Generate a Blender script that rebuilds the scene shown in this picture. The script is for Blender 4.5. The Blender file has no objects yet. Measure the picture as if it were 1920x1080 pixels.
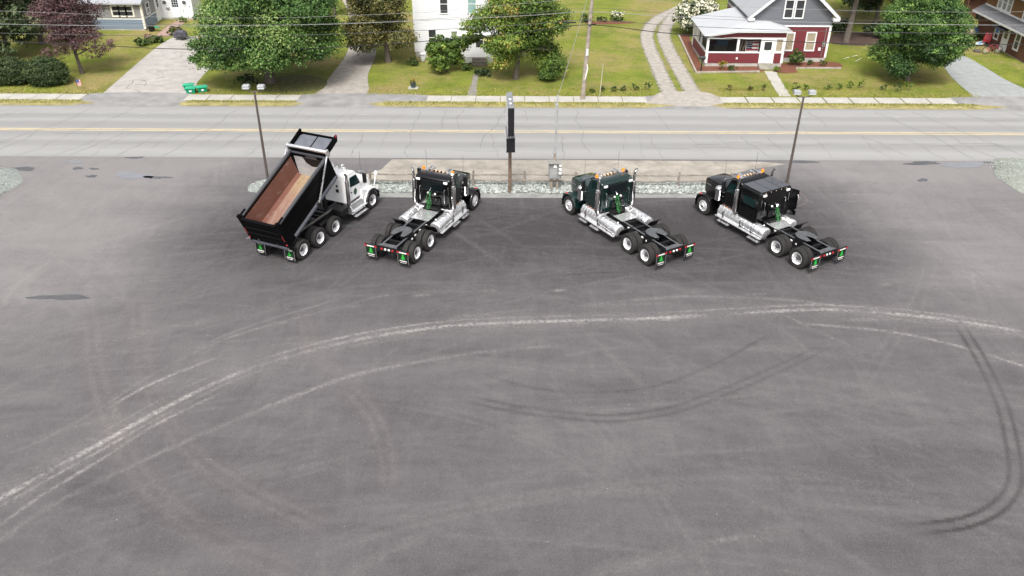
import bpy, bmesh, math, random
import numpy as np
from mathutils import Matrix, Vector
R = math.radians
scene = bpy.context.scene
COL = scene.collection

# ------------------------------------------------------------------ camera (a drone 20 m up, looking down at the lot)
CAM_H, PITCH, FOCAL, ROLL = 20.2, R(31.0), 1570.0, R(0.28)
cam_data = bpy.data.cameras.new("camera")
cam_data.sensor_width = 36.0
cam_data.lens = FOCAL / 1920.0 * 36.0
cam_data.clip_start, cam_data.clip_end = 0.5, 2000.0
cam = bpy.data.objects.new("camera", cam_data)
COL.objects.link(cam)
cam.matrix_world = (Matrix.Translation((0, 0, CAM_H)) @ Matrix.Rotation(R(90) - PITCH, 4, 'X')
                    @ Matrix.Rotation(ROLL, 4, 'Z'))
scene.camera = cam

# ------------------------------------------------------------------ sky and sun (bright thin overcast)
SUN_EL, SUN_AZ = R(56), R(188)          # azimuth measured clockwise from +Y
world = bpy.data.worlds.new("World")
scene.world = world
world.use_nodes = True
wn, wl = world.node_tree.nodes, world.node_tree.links
bg = wn["Background"]
sky = wn.new("ShaderNodeTexSky")
sky.sky_type = 'NISHITA'
sky.sun_disc = False
sky.sun_elevation, sky.sun_rotation = SUN_EL, SUN_AZ
sky.air_density, sky.dust_density, sky.ozone_density = 1.0, 6.0, 1.0
hs = wn.new("ShaderNodeHueSaturation")
hs.inputs['Saturation'].default_value = 0.22
wl.new(sky.outputs[0], hs.inputs['Color'])
wl.new(hs.outputs[0], bg.inputs[0])
bg.inputs[1].default_value = 0.135
sun_data = bpy.data.lights.new("sun", 'SUN')
sun_data.energy, sun_data.angle = 1.6, R(14)
sun_data.color = (1.0, 0.96, 0.90)
sun = bpy.data.objects.new("sun", sun_data)
COL.objects.link(sun)
sd = Vector((math.sin(SUN_AZ) * math.cos(SUN_EL), math.cos(SUN_AZ) * math.cos(SUN_EL), math.sin(SUN_EL)))
sun.rotation_euler = sd.to_track_quat('Z', 'Y').to_euler()
vs = scene.view_settings
vs.view_transform, vs.look, vs.exposure, vs.gamma, vs.use_curve_mapping = 'Standard', 'None', 0.85, 1.0, False

# ------------------------------------------------------------------ surveying helpers: a pixel of the 1920 px photo to a place
def _ray(px, py):
    u, v = px - 960.0, py - 540.0
    c, s = math.cos(ROLL), math.sin(ROLL)
    u, v = u * c + v * s, -u * s + v * c
    return (u, FOCAL * math.cos(PITCH) - v * math.sin(PITCH), -FOCAL * math.sin(PITCH) - v * math.cos(PITCH))
def gp(px, py, h=0.0):
    d = _ray(px, py); t = (h - CAM_H) / d[2]
    return (d[0] * t, d[1] * t)
def wp(px, py, Y):                       # on an upright plane at distance Y
    d = _ray(px, py); t = Y / d[1]
    return (d[0] * t, CAM_H + d[2] * t)
def gps(pts, h=0.0):
    return [gp(x, y, h) for x, y in pts]

# ------------------------------------------------------------------ materials
def new_mat(name):
    m = bpy.data.materials.new(name); m.use_nodes = True
    nt = m.node_tree
    return m, nt, nt.nodes, nt.links, nt.nodes["Principled BSDF"]
def mixrgb(nt, a, b, fac, mode='MIX'):
    n = nt.nodes.new("ShaderNodeMix"); n.data_type = 'RGBA'; n.blend_type = mode
    for sock, val in ((n.inputs[6], a), (n.inputs[7], b), (n.inputs[0], fac)):
        if isinstance(val, bpy.types.NodeSocket): nt.links.new(val, sock)
        elif isinstance(val, (int, float)): sock.default_value = val
        else: sock.default_value = (*val[:3], 1)
    return n.outputs[2]
def mathn(nt, op, a, b=0.0, clamp=False):
    n = nt.nodes.new("ShaderNodeMath"); n.operation = op; n.use_clamp = clamp
    for sock, val in zip(n.inputs, (a, b)):
        if isinstance(val, bpy.types.NodeSocket): nt.links.new(val, sock)
        else: sock.default_value = val
    return n.outputs[0]
def ramp(nt, fac, stops):
    n = nt.nodes.new("ShaderNodeValToRGB"); nt.links.new(fac, n.inputs[0])
    e = n.color_ramp.elements
    while len(e) < len(stops): e.new(0.5)
    for k, (p, c) in enumerate(stops):
        e[k].position = p
        e[k].color = (c, c, c, 1) if isinstance(c, (int, float)) else (*c[:3], 1)
    return n.outputs[0]
def coords(nt, scale=(1, 1, 1), rot=(0, 0, 0)):
    t = nt.nodes.new("ShaderNodeTexCoord"); m = nt.nodes.new("ShaderNodeMapping")
    m.inputs['Scale'].default_value = scale; m.inputs['Rotation'].default_value = rot
    nt.links.new(t.outputs['Object'], m.inputs[0])
    return m.outputs[0]
def noise(nt, vec, scale, detail=4.0, rough=0.55, dist=0.0):
    n = nt.nodes.new("ShaderNodeTexNoise")
    nt.links.new(vec, n.inputs['Vector'])
    n.inputs['Scale'].default_value = scale; n.inputs['Detail'].default_value = detail
    n.inputs['Roughness'].default_value = rough; n.inputs['Distortion'].default_value = dist
    return n.outputs[0]
def attr(nt, name):
    n = nt.nodes.new("ShaderNodeAttribute"); n.attribute_name = name
    return n
def bump(nt, bsdf, height, strength, dist=0.02):
    n = nt.nodes.new("ShaderNodeBump"); n.inputs['Strength'].default_value = strength
    n.inputs['Distance'].default_value = dist
    nt.links.new(height, n.inputs['Height']); nt.links.new(n.outputs[0], bsdf.inputs['Normal'])
def M(name, col, rough=0.6, metal=0.0, var=0.15, scale=3.0, coat=0.0, bmp=0.0, spec=0.5, emit=0.0, grime=None):
    m, nt, N, L, b = new_mat(name)
    v = coords(nt)
    f = noise(nt, v, scale, 5)
    d = tuple(c * (1 - var) for c in col); l = tuple(min(1, c * (1 + var)) for c in col)
    c = mixrgb(nt, d, l, ramp(nt, f, [(0.3, 0.0), (0.7, 1.0)]))
    if grime:
        g = noise(nt, v, 1.7, 6, 0.65)
        c = mixrgb(nt, c, grime[0], ramp(nt, g, [(grime[1], 0.0), (grime[1] + 0.25, grime[2])]))
    L.new(c, b.inputs['Base Color'])
    b.inputs['Roughness'].default_value = rough; b.inputs['Metallic'].default_value = metal
    b.inputs['Coat Weight'].default_value = coat; b.inputs['Coat Roughness'].default_value = 0.08
    b.inputs['Specular IOR Level'].default_value = spec
    if var and rough > 0.15:
        L.new(mathn(nt, 'ADD', mathn(nt, 'MULTIPLY', f, 0.2), rough - 0.1), b.inputs['Roughness'])
    if bmp: bump(nt, b, noise(nt, v, scale * 6, 4), bmp)
    return m
def siding(name, col, step, rough=0.6, depth=0.45, var=0.1, axis=2, grime=None):
    """horizontal boards: a sawtooth along z as relief, and the dark joint under each board"""
    m, nt, N, L, b = new_mat(name)
    v = coords(nt)
    s = N.new("ShaderNodeSeparateXYZ"); L.new(v, s.inputs[0])
    saw = mathn(nt, 'FRACT', mathn(nt, 'DIVIDE', s.outputs[axis], step))
    f = noise(nt, coords(nt, (0.6, 0.6, 6)), 2.0, 4)
    d = tuple(c * (1 - var) for c in col); l = tuple(min(1, c * (1 + var)) for c in col)
    c = mixrgb(nt, d, l, f)
    joint = ramp(nt, saw, [(0.0, 1.0), (0.16, 0.0)])
    c = mixrgb(nt, c, tuple(x * (1 - depth) for x in col), joint)
    if grime:
        g = noise(nt, v, 1.3, 6, 0.65)
        c = mixrgb(nt, c, grime[0], ramp(nt, g, [(grime[1], 0.0), (grime[1] + 0.25, grime[2])]))
    L.new(c, b.inputs['Base Color']); b.inputs['Roughness'].default_value = rough
    bump(nt, b, mathn(nt, 'SUBTRACT', 1.0, saw), 0.5, 0.02)
    return m
def glass_mat(name, col, alpha=0.85):
    m, nt, N, L, b = new_mat(name)
    f = noise(nt, coords(nt), 1.3, 2)
    L.new(mixrgb(nt, tuple(c * 0.6 for c in col), tuple(c * 1.4 for c in col), f), b.inputs['Base Color'])
    b.inputs['Roughness'].default_value = 0.06; b.inputs['Alpha'].default_value = alpha
    b.inputs['Specular IOR Level'].default_value = 0.6
    return m

# ------------------------------------------------------------------ mesh builder
class MB:
    def __init__(s): s.v = []; s.f = []
    def add(s, vs, fs):
        o = len(s.v); s.v += [tuple(p) for p in vs]; s.f += [tuple(i + o for i in f) for f in fs]; return s
    def box(s, x0, x1, y0, y1, z0, z1):
        return s.add([(x0, y0, z0), (x1, y0, z0), (x1, y1, z0), (x0, y1, z0), (x0, y0, z1), (x1, y0, z1), (x1, y1, z1), (x0, y1, z1)],
                     [(3, 2, 1, 0), (4, 5, 6, 7), (0, 1, 5, 4), (1, 2, 6, 5), (2, 3, 7, 6), (3, 0, 4, 7)])
    def loft(s, rings, closed=True, caps=True):
        n = len(rings[0]); o = len(s.v); fs = []
        for r in rings: s.v += [tuple(p) for p in r]
        for a in range(len(rings) - 1):
            for k in range(n if closed else n - 1):
                k2 = (k + 1) % n
                fs.append((o + a * n + k, o + a * n + k2, o + (a + 1) * n + k2, o + (a + 1) * n + k))
        if caps and closed:
            fs.append(tuple(o + k for k in reversed(range(n))))
            fs.append(tuple(o + (len(rings) - 1) * n + k for k in range(n)))
        s.f += fs; return s
    def prism(s, poly, axis, a, b):
        """polygon in the two other axes (in x,y,z order), extruded from a to b along axis"""
        def P(p, t):
            return {'x': (t, p[0], p[1]), 'y': (p[0], t, p[1]), 'z': (p[0], p[1], t)}[axis]
        return s.loft([[P(p, a) for p in poly], [P(p, b) for p in poly]])
    def tube(s, pts, r, n=8, caps=True):
        pts = [Vector(p) for p in pts]
        rr = r if isinstance(r, (list, tuple)) else [r] * len(pts)
        t0 = (pts[1] - pts[0]).normalized()
        up = Vector((0, 0, 1)) if abs(t0.z) < 0.9 else Vector((1, 0, 0))
        nrm = (up - t0 * up.dot(t0)).normalized(); rings = []
        for k, p in enumerate(pts):
            a = pts[max(k - 1, 0)]; c = pts[min(k + 1, len(pts) - 1)]
            t = (c - a).normalized()
            nrm = (nrm - t * nrm.dot(t)).normalized(); bi = t.cross(nrm)
            rings.append([p + (nrm * math.cos(q) + bi * math.sin(q)) * rr[k] for q in [2 * math.pi * j / n for j in range(n)]])
        return s.loft(rings, caps=caps)
    def lathe(s, prof, c, axis='z', n=24, caps=True):
        """prof: (radius, offset along axis)"""
        rings = []
        for r, h in prof:
            ring = []
            for j in range(n):
                q = 2 * math.pi * j / n; a, b = r * math.cos(q), r * math.sin(q)
                ring.append({'z': (c[0] + a, c[1] + b, c[2] + h), 'y': (c[0] + a, c[1] + h, c[2] + b),
                             'x': (c[0] + h, c[1] + a, c[2] + b)}[axis])
            rings.append(ring)
        return s.loft(rings, caps=caps)
    def ball(s, c, r, n=10, squash=1.0):
        return s.lathe([(r * math.sin(math.pi * k / 8) + 1e-4, -r * squash * math.cos(math.pi * k / 8)) for k in range(9)], c, 'z', n)
    def beam(s, p0, p1, w, h):
        p0, p1 = Vector(p0), Vector(p1); t = (p1 - p0).normalized()
        up = Vector((0, 0, 1)) if abs(t.z) < 0.95 else Vector((1, 0, 0))
        sd_ = t.cross(up).normalized(); u = sd_.cross(t)
        q = [(-w / 2, -h / 2), (w / 2, -h / 2), (w / 2, h / 2), (-w / 2, h / 2)]
        return s.loft([[p + sd_ * a + u * b for a, b in q] for p in (p0, p1)])
    def islands(s):
        par = list(range(len(s.v)))
        def find(i):
            while par[i] != i: par[i] = par[par[i]]; i = par[i]
            return i
        for f in s.f:
            for i in f[1:]: par[find(i)] = find(f[0])
        groups = {}
        for f in s.f: groups.setdefault(find(f[0]), []).append(f)
        out = []
        for fs in groups.values():
            ids = sorted({i for f in fs for i in f}); mp = {i: k for k, i in enumerate(ids)}
            m_ = MB(); m_.v = [s.v[i] for i in ids]; m_.f = [tuple(mp[i] for i in f) for f in fs]; out.append(m_)
        return out
    def each(s, name, mat, parent=None, **kw):
        return [m_.build(name, mat, parent, **kw) for m_ in s.islands()]
    def build(s, name, mat, parent=None, bevel=0.0, flat=False, loc=None, xf=None, seg=2):
        if xf is not None: s.v = [tuple(xf(p)) for p in s.v]
        me = bpy.data.meshes.new(name); me.from_pydata(s.v, [], s.f)
        bm = bmesh.new(); bm.from_mesh(me); bmesh.ops.recalc_face_normals(bm, faces=bm.faces); bm.to_mesh(me); bm.free()
        if not flat:
            me.polygons.foreach_set("use_smooth", [True] * len(me.polygons)); me.set_sharp_from_angle(angle=R(38))
        me.materials.append(mat)
        o = bpy.data.objects.new(name, me); COL.objects.link(o)
        if parent: o.parent = parent
        if loc: o.location = loc
        if bevel:
            bv = o.modifiers.new("bevel", 'BEVEL'); bv.width = bevel; bv.segments = seg; bv.limit_method = 'ANGLE'; bv.angle_limit = R(40)
        return o
def tag(o, label=None, cat=None, group=None, kind=None):
    for k, v in (('label', label), ('category', cat), ('group', group), ('kind', kind)):
        if v: o[k] = v
    return o
def thing(name, label, cat, loc=(0, 0, 0), rz=0.0, group=None):
    o = bpy.data.objects.new(name, None); o.empty_display_size = 0.3
    o.location = loc; o.rotation_euler = (0, 0, rz); COL.objects.link(o)
    return tag(o, label, cat, group)
def copy_tree(o, parent=None):
    c = o.copy(); COL.objects.link(c)
    if parent: c.parent = parent
    for ch in list(o.children): copy_tree(ch, c)
    return c
def smooth_line(pts, step=0.25):
    """Catmull-Rom through pts (any dimension), resampled"""
    P = [np.array(p, float) for p in pts]; out = []
    P = [2 * P[0] - P[1]] + P + [2 * P[-1] - P[-2]]
    for i in range(1, len(P) - 2):
        n = max(2, int(np.linalg.norm(P[i + 1] - P[i]) / step))
        for k in range(n):
            t = k / n
            out.append(0.5 * (2 * P[i] + (P[i + 1] - P[i - 1]) * t + (2 * P[i - 1] - 5 * P[i] + 4 * P[i + 1] - P[i + 2]) * t * t
                              + (3 * P[i] - P[i - 1] - 3 * P[i + 1] + P[i + 2]) * t ** 3))
    out.append(P[-2]); return out
def np_mesh(name, verts, faces, mat, parent=None, tint=None, smooth=False):
    """fast mesh of equal-sized faces; tint = one value per face"""
    verts = np.asarray(verts, np.float32); faces = np.asarray(faces, np.int32)
    me = bpy.data.meshes.new(name); nf, k = faces.shape
    me.vertices.add(len(verts)); me.vertices.foreach_set("co", verts.ravel())
    me.loops.add(nf * k); me.loops.foreach_set("vertex_index", faces.ravel())
    me.polygons.add(nf); me.polygons.foreach_set("loop_start", np.arange(0, nf * k, k, dtype=np.int32))
    me.polygons.foreach_set("use_smooth", np.full(nf, smooth, bool))
    if tint is not None:
        a = me.attributes.new("tint", 'FLOAT', 'FACE'); a.data.foreach_set("value", np.asarray(tint, np.float32))
    me.update(calc_edges=True); me.validate()
    me.materials.append(mat)
    o = bpy.data.objects.new(name, me); COL.objects.link(o)
    if parent: o.parent = parent
    return o
_soft = {}
def soften(mat):
    """a copy of a ground material that thins out raggedly towards the sheet's edge, letting the lawn through"""
    if mat.name in _soft: return _soft[mat.name]
    m = mat.copy(); m.name = mat.name + "_soft_edge"; nt = m.node_tree; N, L = nt.nodes, nt.links
    e = attr(nt, "border").outputs['Fac']; v = coords(nt)
    f = mathn(nt, 'ADD', e, mathn(nt, 'MULTIPLY', mathn(nt, 'SUBTRACT', noise(nt, v, 4.0, 8, 0.8), 0.5), 3.0))
    fac = ramp(nt, f, [(0.30, 0.0), (0.62, 1.0)])
    tr = N.new("ShaderNodeBsdfTransparent"); mx = N.new("ShaderNodeMixShader")
    L.new(fac, mx.inputs[0]); L.new(tr.outputs[0], mx.inputs[1]); L.new(N["Principled BSDF"].outputs[0], mx.inputs[2]); L.new(mx.outputs[0], N["Material Output"].inputs[0])
    _soft[mat.name] = m; return m
def sheet(name, poly, z, mat, label=None, kind='structure', cat='ground', rough_edge=0.0, seed=0, thick=0.0, soft=0.0):
    """flat sheet with an optional wandering outline"""
    rnd = random.Random(seed); pts = []
    if soft:
        poly = [tuple(p) for p in smooth_line(list(poly) + [poly[0]], 0.5)][:-1]; rough_edge = 0.0
    n = len(poly)
    for k in range(n):
        a, b = poly[k], poly[(k + 1) % n]
        d = math.dist(a, b); m = max(1, int(d / 0.5)) if rough_edge else 1
        nx, ny = (-(b[1] - a[1]) / (d + 1e-9), (b[0] - a[0]) / (d + 1e-9))
        for j in range(m):
            t = j / m; w = rnd.uniform(-1, 1) * rough_edge
            pts.append((a[0] + (b[0] - a[0]) * t + nx * w, a[1] + (b[1] - a[1]) * t + ny * w))
    bm = bmesh.new()
    vs_ = [bm.verts.new((x, y, z)) for x, y in pts]
    f = bm.faces.new(vs_)
    if thick:
        g = bmesh.ops.extrude_face_region(bm, geom=[f])
        for e in g['geom']:
            if isinstance(e, bmesh.types.BMVert): e.co.z += thick
    lay = None
    if soft:
        lay = bm.verts.layers.float.new("border")
        bmesh.ops.inset_region(bm, faces=[f], thickness=soft * 1.5, use_boundary=True, use_even_offset=False)
        for q in bm.verts: q[lay] = 0.0 if q.is_boundary else 1.0
        mat = soften(mat)
    bmesh.ops.triangulate(bm, faces=bm.faces)
    bmesh.ops.recalc_face_normals(bm, faces=bm.faces)
    me = bpy.data.meshes.new(name); bm.to_mesh(me); bm.free()
    if not thick and me.polygons[0].normal.z < 0: me.flip_normals()
    me.materials.append(mat); o = bpy.data.objects.new(name, me); COL.objects.link(o)
    return tag(o, label, cat, kind=kind)
# ================================================================== GROUND
RNG = np.random.default_rng(7)
# ---- lawns: one sheet out to the horizon
m, nt, N, L, b = new_mat("lawn")
v = coords(nt)
n1 = noise(nt, v, 0.16, 4, 0.6); n2 = noise(nt, v, 0.5, 5, 0.65); n3 = noise(nt, v, 6.0, 6, 0.75); n4 = noise(nt, v, 0.33, 5, 0.62, 0.8); n5 = noise(nt, coords(nt, (1, 2.2, 1)), 1.3, 6, 0.7)
c = mixrgb(nt, (0.115, 0.155, 0.020), (0.195, 0.215, 0.034), ramp(nt, n2, [(0.35, 0), (0.66, 1)]))
c = mixrgb(nt, c, (0.275, 0.205, 0.098), ramp(nt, mathn(nt, 'ADD', mathn(nt, 'MULTIPLY', n1, 0.55), mathn(nt, 'MULTIPLY', n5, 0.45)), [(0.465, 0), (0.60, 0.85)]))
c = mixrgb(nt, c, (0.085, 0.110, 0.018), ramp(nt, n4, [(0.53, 0), (0.70, 0.6)]))
c = mixrgb(nt, c, (0.035, 0.045, 0.008), ramp(nt, n3, [(0.32, 0.5), (0.52, 0)]))
c = mixrgb(nt, c, (0.34, 0.31, 0.11), ramp(nt, n3, [(0.55, 0), (0.78, 0.45)]))
L.new(c, b.inputs['Base Color']); b.inputs['Roughness'].default_value = 0.9; b.inputs['Specular IOR Level'].default_value = 0.15
bump(nt, b, n3, 0.8, 0.08)
MAT_LAWN = m
sheet("ground", [(-400, -120), (400, -120), (400, 700), (-400, 700)], 0.0, MAT_LAWN, "patchy green and straw coloured lawn around the houses", cat='lawn')

# ---- the parking lot: fine grid with worn marks as an attribute
STEP = 0.1
GX0, GX1, GY0, GY1 = -37.0, 37.0, 15.5, 49.42
nx, ny = int(round((GX1 - GX0) / STEP)) + 1, int(round((GY1 - GY0) / STEP)) + 1
xs, ys = np.linspace(GX0, GX1, nx), np.linspace(GY0, GY1, ny)
XX, YY = np.meshgrid(xs, ys)
dust, rub, red = (np.zeros((ny, nx), np.float32) for _ in range(3))
def stamp(arr, pts, width, amp, soft=1.0, jit=0.25, seed=0):
    rnd = random.Random(seed)
    line = smooth_line(pts, 0.08); ph = rnd.uniform(0, 6); n = len(line); wk = 0.0
    for k, (x, y) in enumerate(line):
        s = k * 0.08
        a = amp * (0.75 + 0.2 * math.sin(s * 0.31 + ph) + 0.15 * math.sin(s * 1.13 + 2 * ph) + wk); wk = 0.88 * wk + rnd.uniform(-jit, jit) * 0.5
        a *= min(1, k / 14 + 0.1, (n - k) / 14 + 0.1)
        if a <= 0: continue
        r = width * 1.8
        i0, i1 = int((x - r - GX0) / STEP), int((x + r - GX0) / STEP) + 2
        j0, j1 = int((y - r - GY0) / STEP), int((y + r - GY0) / STEP) + 2
        i0, j0, i1, j1 = max(i0, 0), max(j0, 0), min(i1, nx), min(j1, ny)
        if i0 >= i1 or j0 >= j1: continue
        d2 = (XX[j0:j1, i0:i1] - x) ** 2 + (YY[j0:j1, i0:i1] - y) ** 2
        np.maximum(arr[j0:j1, i0:i1], a * np.exp(-(d2 / width ** 2) ** soft), out=arr[j0:j1, i0:i1])
def offs(pts, d):
    out = []
    for k, p in enumerate(pts):
        a, c_ = np.array(pts[max(k - 1, 0)]), np.array(pts[min(k + 1, len(pts) - 1)])
        t = (c_ - a) / (np.linalg.norm(c_ - a) + 1e-9); out.append((p[0] - t[1] * d, p[1] + t[0] * d))
    return out
sweep = gps([(-60, 965), (0, 935), (100, 880), (200, 825), (290, 775), (400, 720), (480, 688), (600, 653), (720, 628), (850, 611), (960, 605), (1090, 601), (1200, 598), (1330, 591), (1470, 583), (1560, 581), (1700, 591), (1800, 603), (1920, 622)])
stamp(dust, sweep, 0.13, 0.66, 1.5, 0.34, 1)
stamp(dust, offs(sweep, 0.40)[6:], 0.08, 0.45, 1.2, 0.25, 2)
stamp(dust, offs(sweep[:9], -0.36), 0.08, 0.34, 1.2, 0.45, 3)
stamp(dust, sweep, 0.75, 0.16, 1.0, 0.1, 4)
inner = gps([(-60, 1045), (0, 1015), (60, 970), (150, 920), (310, 845), (460, 780), (620, 718), (700, 695), (850, 668), (960, 655), (1060, 648)])
stamp(dust, inner, 0.13, 0.25, 1.5, 0.2, 5)
mid_ = gps([(-40, 1010), (0, 985), (70, 935), (200, 855), (300, 792), (420, 735)])
stamp(dust, mid_, 0.09, 0.45, 1.4, 0.5, 6)
for k, (pl, w, a) in enumerate([
    ([(0, 860), (100, 815), (200, 758), (270, 712), (400, 645), (520, 606), (650, 573), (720, 555), (850, 545)], 0.10, 0.20),
    ([(0, 905), (110, 860), (220, 795), (330, 735), (430, 690)], 0.07, 0.20),
    ([(180, 780), (280, 722), (420, 665)], 0.08, 0.4),
    ([(340, 670), (420, 630), (520, 595), (640, 560)], 0.08, 0.22),
    ([(1060, 578), (1200, 562), (1320, 556), (1500, 565), (1640, 590), (1760, 612)], 0.15, 0.22),
    ([(820, 600), (980, 582), (1150, 572), (1300, 566)], 0.12, 0.22),
    ([(1480, 605), (1650, 620), (1760, 640), (1860, 668), (1960, 700)], 0.09, 0.55),
    ([(1560, 600), (1700, 600), (1830, 612), (1960, 640)], 0.2, 0.3),
    ([(1740, 480), (1712, 560), (1660, 640), (1600, 730)], 0.10, 0.12), ([(1760, 485), (1730, 570), (1680, 645), (1620, 735)], 0.10, 0.11),
    ([(1820, 500), (1830, 545), (1850, 590)], 0.12, 0.16),
    ([(0, 590), (18, 550), (50, 520), (110, 480)], 0.15, 0.14),
    ([(1440, 575), (1530, 620), (1620, 660)], 0.10, 0.2),
    ([(640, 1080), (900, 960), (1100, 925), (1300, 915)], 0.25, 0.10), ([(1100, 1080), (1300, 1030), (1500, 990)], 0.3, 0.12),
    ([(1300, 1020), (1420, 1005), (1500, 1000)], 0.12, 0.2), ([(200, 640), (400, 600), (520, 590)], 0.3, 0.1),
    ([(860, 700), (1000, 640), (1180, 622)], 0.12, 0.14), ([(900, 725), (1060, 668), (1250, 640)], 0.12, 0.12)]):
    stamp(dust, gps(pl), w, a, 1.3, 0.3, 20 + k)
for k, (pl, gap) in enumerate([([(248, 560), (252, 640), (265, 705), (300, 790), (370, 872), (480, 942), (600, 995)], 0.42),
                               ([(632, 715), (690, 785), (714, 855), (718, 930)], 0.40),
                               ([(160, 590), (166, 680), (188, 765), (232, 870), (300, 950), (400, 1022), (540, 1085)], 0.45),
                               ([(560, 590), (585, 660), (640, 715), (700, 745)], 0.35)]):
    p = gps(pl)
    for s_ in (0, gap):
        stamp(dust, offs(p, s_), 0.13, 0.10, 1.3, 0.08, 50 + k); stamp(red, offs(p, s_), 0.3, 0.30, 1.0, 0.08, 60 + k)
for k, (x, y, w, a) in enumerate([(787, 554, 16, .9), (912, 545, 18, .75), (1044, 545, 14, .7), (1210, 535, 26, .4), (1420, 552, 20, .8), (1658, 534, 14, .6), (1546, 536, 14, .5), (1160, 547, 12, .4), (660, 575, 16, .5), (525, 606, 18, .5), (380, 650, 20, .45), (1086, 606, 16, 1.0), (1250, 600, 30, .5), (1440, 583, 30, .7), (1545, 580, 30, .7), (1815, 600, 30, .7), (755, 970, 6, .8), (210, 430, 8, .3), (1300, 548, 22, .4), (1560, 550, 18, .35), (25, 432, 8, .5), (1640, 500, 14, .3)]):
    stamp(dust, gps([(x - w, y + 1), (x, y), (x + w, y - 1)]), 0.12, a, 1.3, 0.5, 80 + k)
# a tangle of faint turning tracks left by trucks over the whole lot
rt = random.Random(77)
faint = np.zeros((ny, nx), np.float32)
for k in range(330):
    x, y, h = rt.uniform(-34, 34), rt.uniform(16, 48), rt.uniform(0, 6.28)
    if abs(x) > 14 and y > 30: h = rt.choice((0.9, 2.2) if x < 0 else (2.2, 0.9)) + rt.uniform(-.5, .5)
    elif y < 40 and rt.random() < 0.85: h = (0.62 * min(1, max(0, -x / 14)) - 0.16 * min(1, max(0, x / 14))) + rt.uniform(-.22, .22)
    kq = rt.uniform(-0.075, 0.02); p = [(x, y)]
    for _ in range(rt.randint(5, 14)):
        h += kq * 1.5; p.append((p[-1][0] + 1.5 * math.cos(h), p[-1][1] + 1.5 * math.sin(h)))
    tgt = faint if rt.random() < 0.75 else rub
    w_, a_ = rt.uniform(0.07, 0.17), rt.uniform(0.03, 0.105)
    stamp(tgt, p, w_, a_, 1.2, 0.04, 700 + k)
    if rt.random() < 0.6: stamp(tgt, offs(p, rt.choice((0.4, 1.9))), w_, a_ * 0.9, 1.2, 0.04, 900 + k)
dust = np.maximum(dust, faint)
# dark rubber
for k, (pl, gap, a) in enumerate([([(1792, 612), (1830, 675), (1868, 758), (1888, 845), (1890, 900), (1862, 942), (1800, 972), (1700, 985)], 0.40, 0.85),
                                  ([(870, 752), (960, 772), (1080, 787), (1160, 790), (1260, 776), (1350, 745), (1430, 712), (1500, 680), (1560, 650)], 0.36, 0.45),
                                  ([(900, 700), (1000, 728), (1110, 737), (1220, 726), (1300, 700), (1370, 668), (1440, 628)], 0.0, 0.42)]):
    p = gps(pl)
    for s_ in ((0, gap) if gap else (0,)): stamp(rub, offs(p, s_), 0.085, min(1, a * 1.15), 1.8, 0.06, 120 + k)
for k, (x, y) in enumerate([(1348, 870), (1256, 675), (1428, 640), (1470, 700), (1348, 882), (1515, 958), (1412, 1068), (1640, 575), (1640, 345), (1850, 492), (1168, 1025), (1330, 1010)]):
    stamp(rub, gps([(x - 7, y + 2), (x, y - 1), (x + 8, y - 3)]), 0.09, 0.7, 1.3, 0.6, 150 + k)
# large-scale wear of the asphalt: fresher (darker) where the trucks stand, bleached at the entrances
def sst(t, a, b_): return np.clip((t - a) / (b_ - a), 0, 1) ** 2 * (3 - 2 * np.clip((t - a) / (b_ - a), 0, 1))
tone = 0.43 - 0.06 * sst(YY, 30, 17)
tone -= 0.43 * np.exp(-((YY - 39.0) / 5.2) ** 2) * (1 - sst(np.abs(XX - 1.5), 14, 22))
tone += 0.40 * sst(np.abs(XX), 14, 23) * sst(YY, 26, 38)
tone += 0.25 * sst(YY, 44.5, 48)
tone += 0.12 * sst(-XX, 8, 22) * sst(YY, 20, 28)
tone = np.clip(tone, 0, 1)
ox = np.concatenate([[-120, -80, -50], xs, [50, 80, 120]]); oy = np.concatenate([[-60, -20, 5], ys])
PX, PY = np.meshgrid(ox, oy)
def padn(a, cst=None):
    return np.pad(a, ((3, 0), (3, 3)), mode='edge' if cst is None else 'constant')
NXX, NYY = len(ox), len(oy)
verts = np.stack([PX.ravel(), PY.ravel(), np.full(PX.size, 0.012)], 1)
idx = np.arange(NXX * NYY).reshape(NYY, NXX)
faces = np.stack([idx[:-1, :-1].ravel(), idx[:-1, 1:].ravel(), idx[1:, 1:].ravel(), idx[1:, :-1].ravel()], 1)
m, nt, N, L, b = new_mat("lot_asphalt")
v = coords(nt)
at_ = attr(nt, "marks"); sp = N.new("ShaderNodeSeparateColor"); L.new(at_.outputs['Color'], sp.inputs[0])
big = noise(nt, coords(nt, (0.35, 1, 1)), 0.35, 5, 0.6, 0.8)
streak = noise(nt, coords(nt, (0.35, 2.6, 1)), 1.1, 6, 0.65, 0.5)
streak2 = noise(nt, coords(nt, (1.6, 0.5, 1), (0, 0, 0.6)), 0.8, 5, 0.6, 1.0)
fine = noise(nt, v, 20.0, 5, 0.8)
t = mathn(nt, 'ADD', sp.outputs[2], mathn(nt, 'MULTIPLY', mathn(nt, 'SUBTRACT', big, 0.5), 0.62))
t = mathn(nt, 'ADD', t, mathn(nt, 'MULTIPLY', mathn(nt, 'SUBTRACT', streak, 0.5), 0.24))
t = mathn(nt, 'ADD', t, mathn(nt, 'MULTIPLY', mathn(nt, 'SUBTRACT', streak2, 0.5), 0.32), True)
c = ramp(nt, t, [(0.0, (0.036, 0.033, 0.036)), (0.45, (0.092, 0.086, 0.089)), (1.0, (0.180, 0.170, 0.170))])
c = mixrgb(nt, c, (0.14, 0.105, 0.098), mathn(nt, 'MULTIPLY', attr(nt, "redness").outputs['Fac'], 0.4))
dn = noise(nt, v, 6.0, 6, 0.75)
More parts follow.
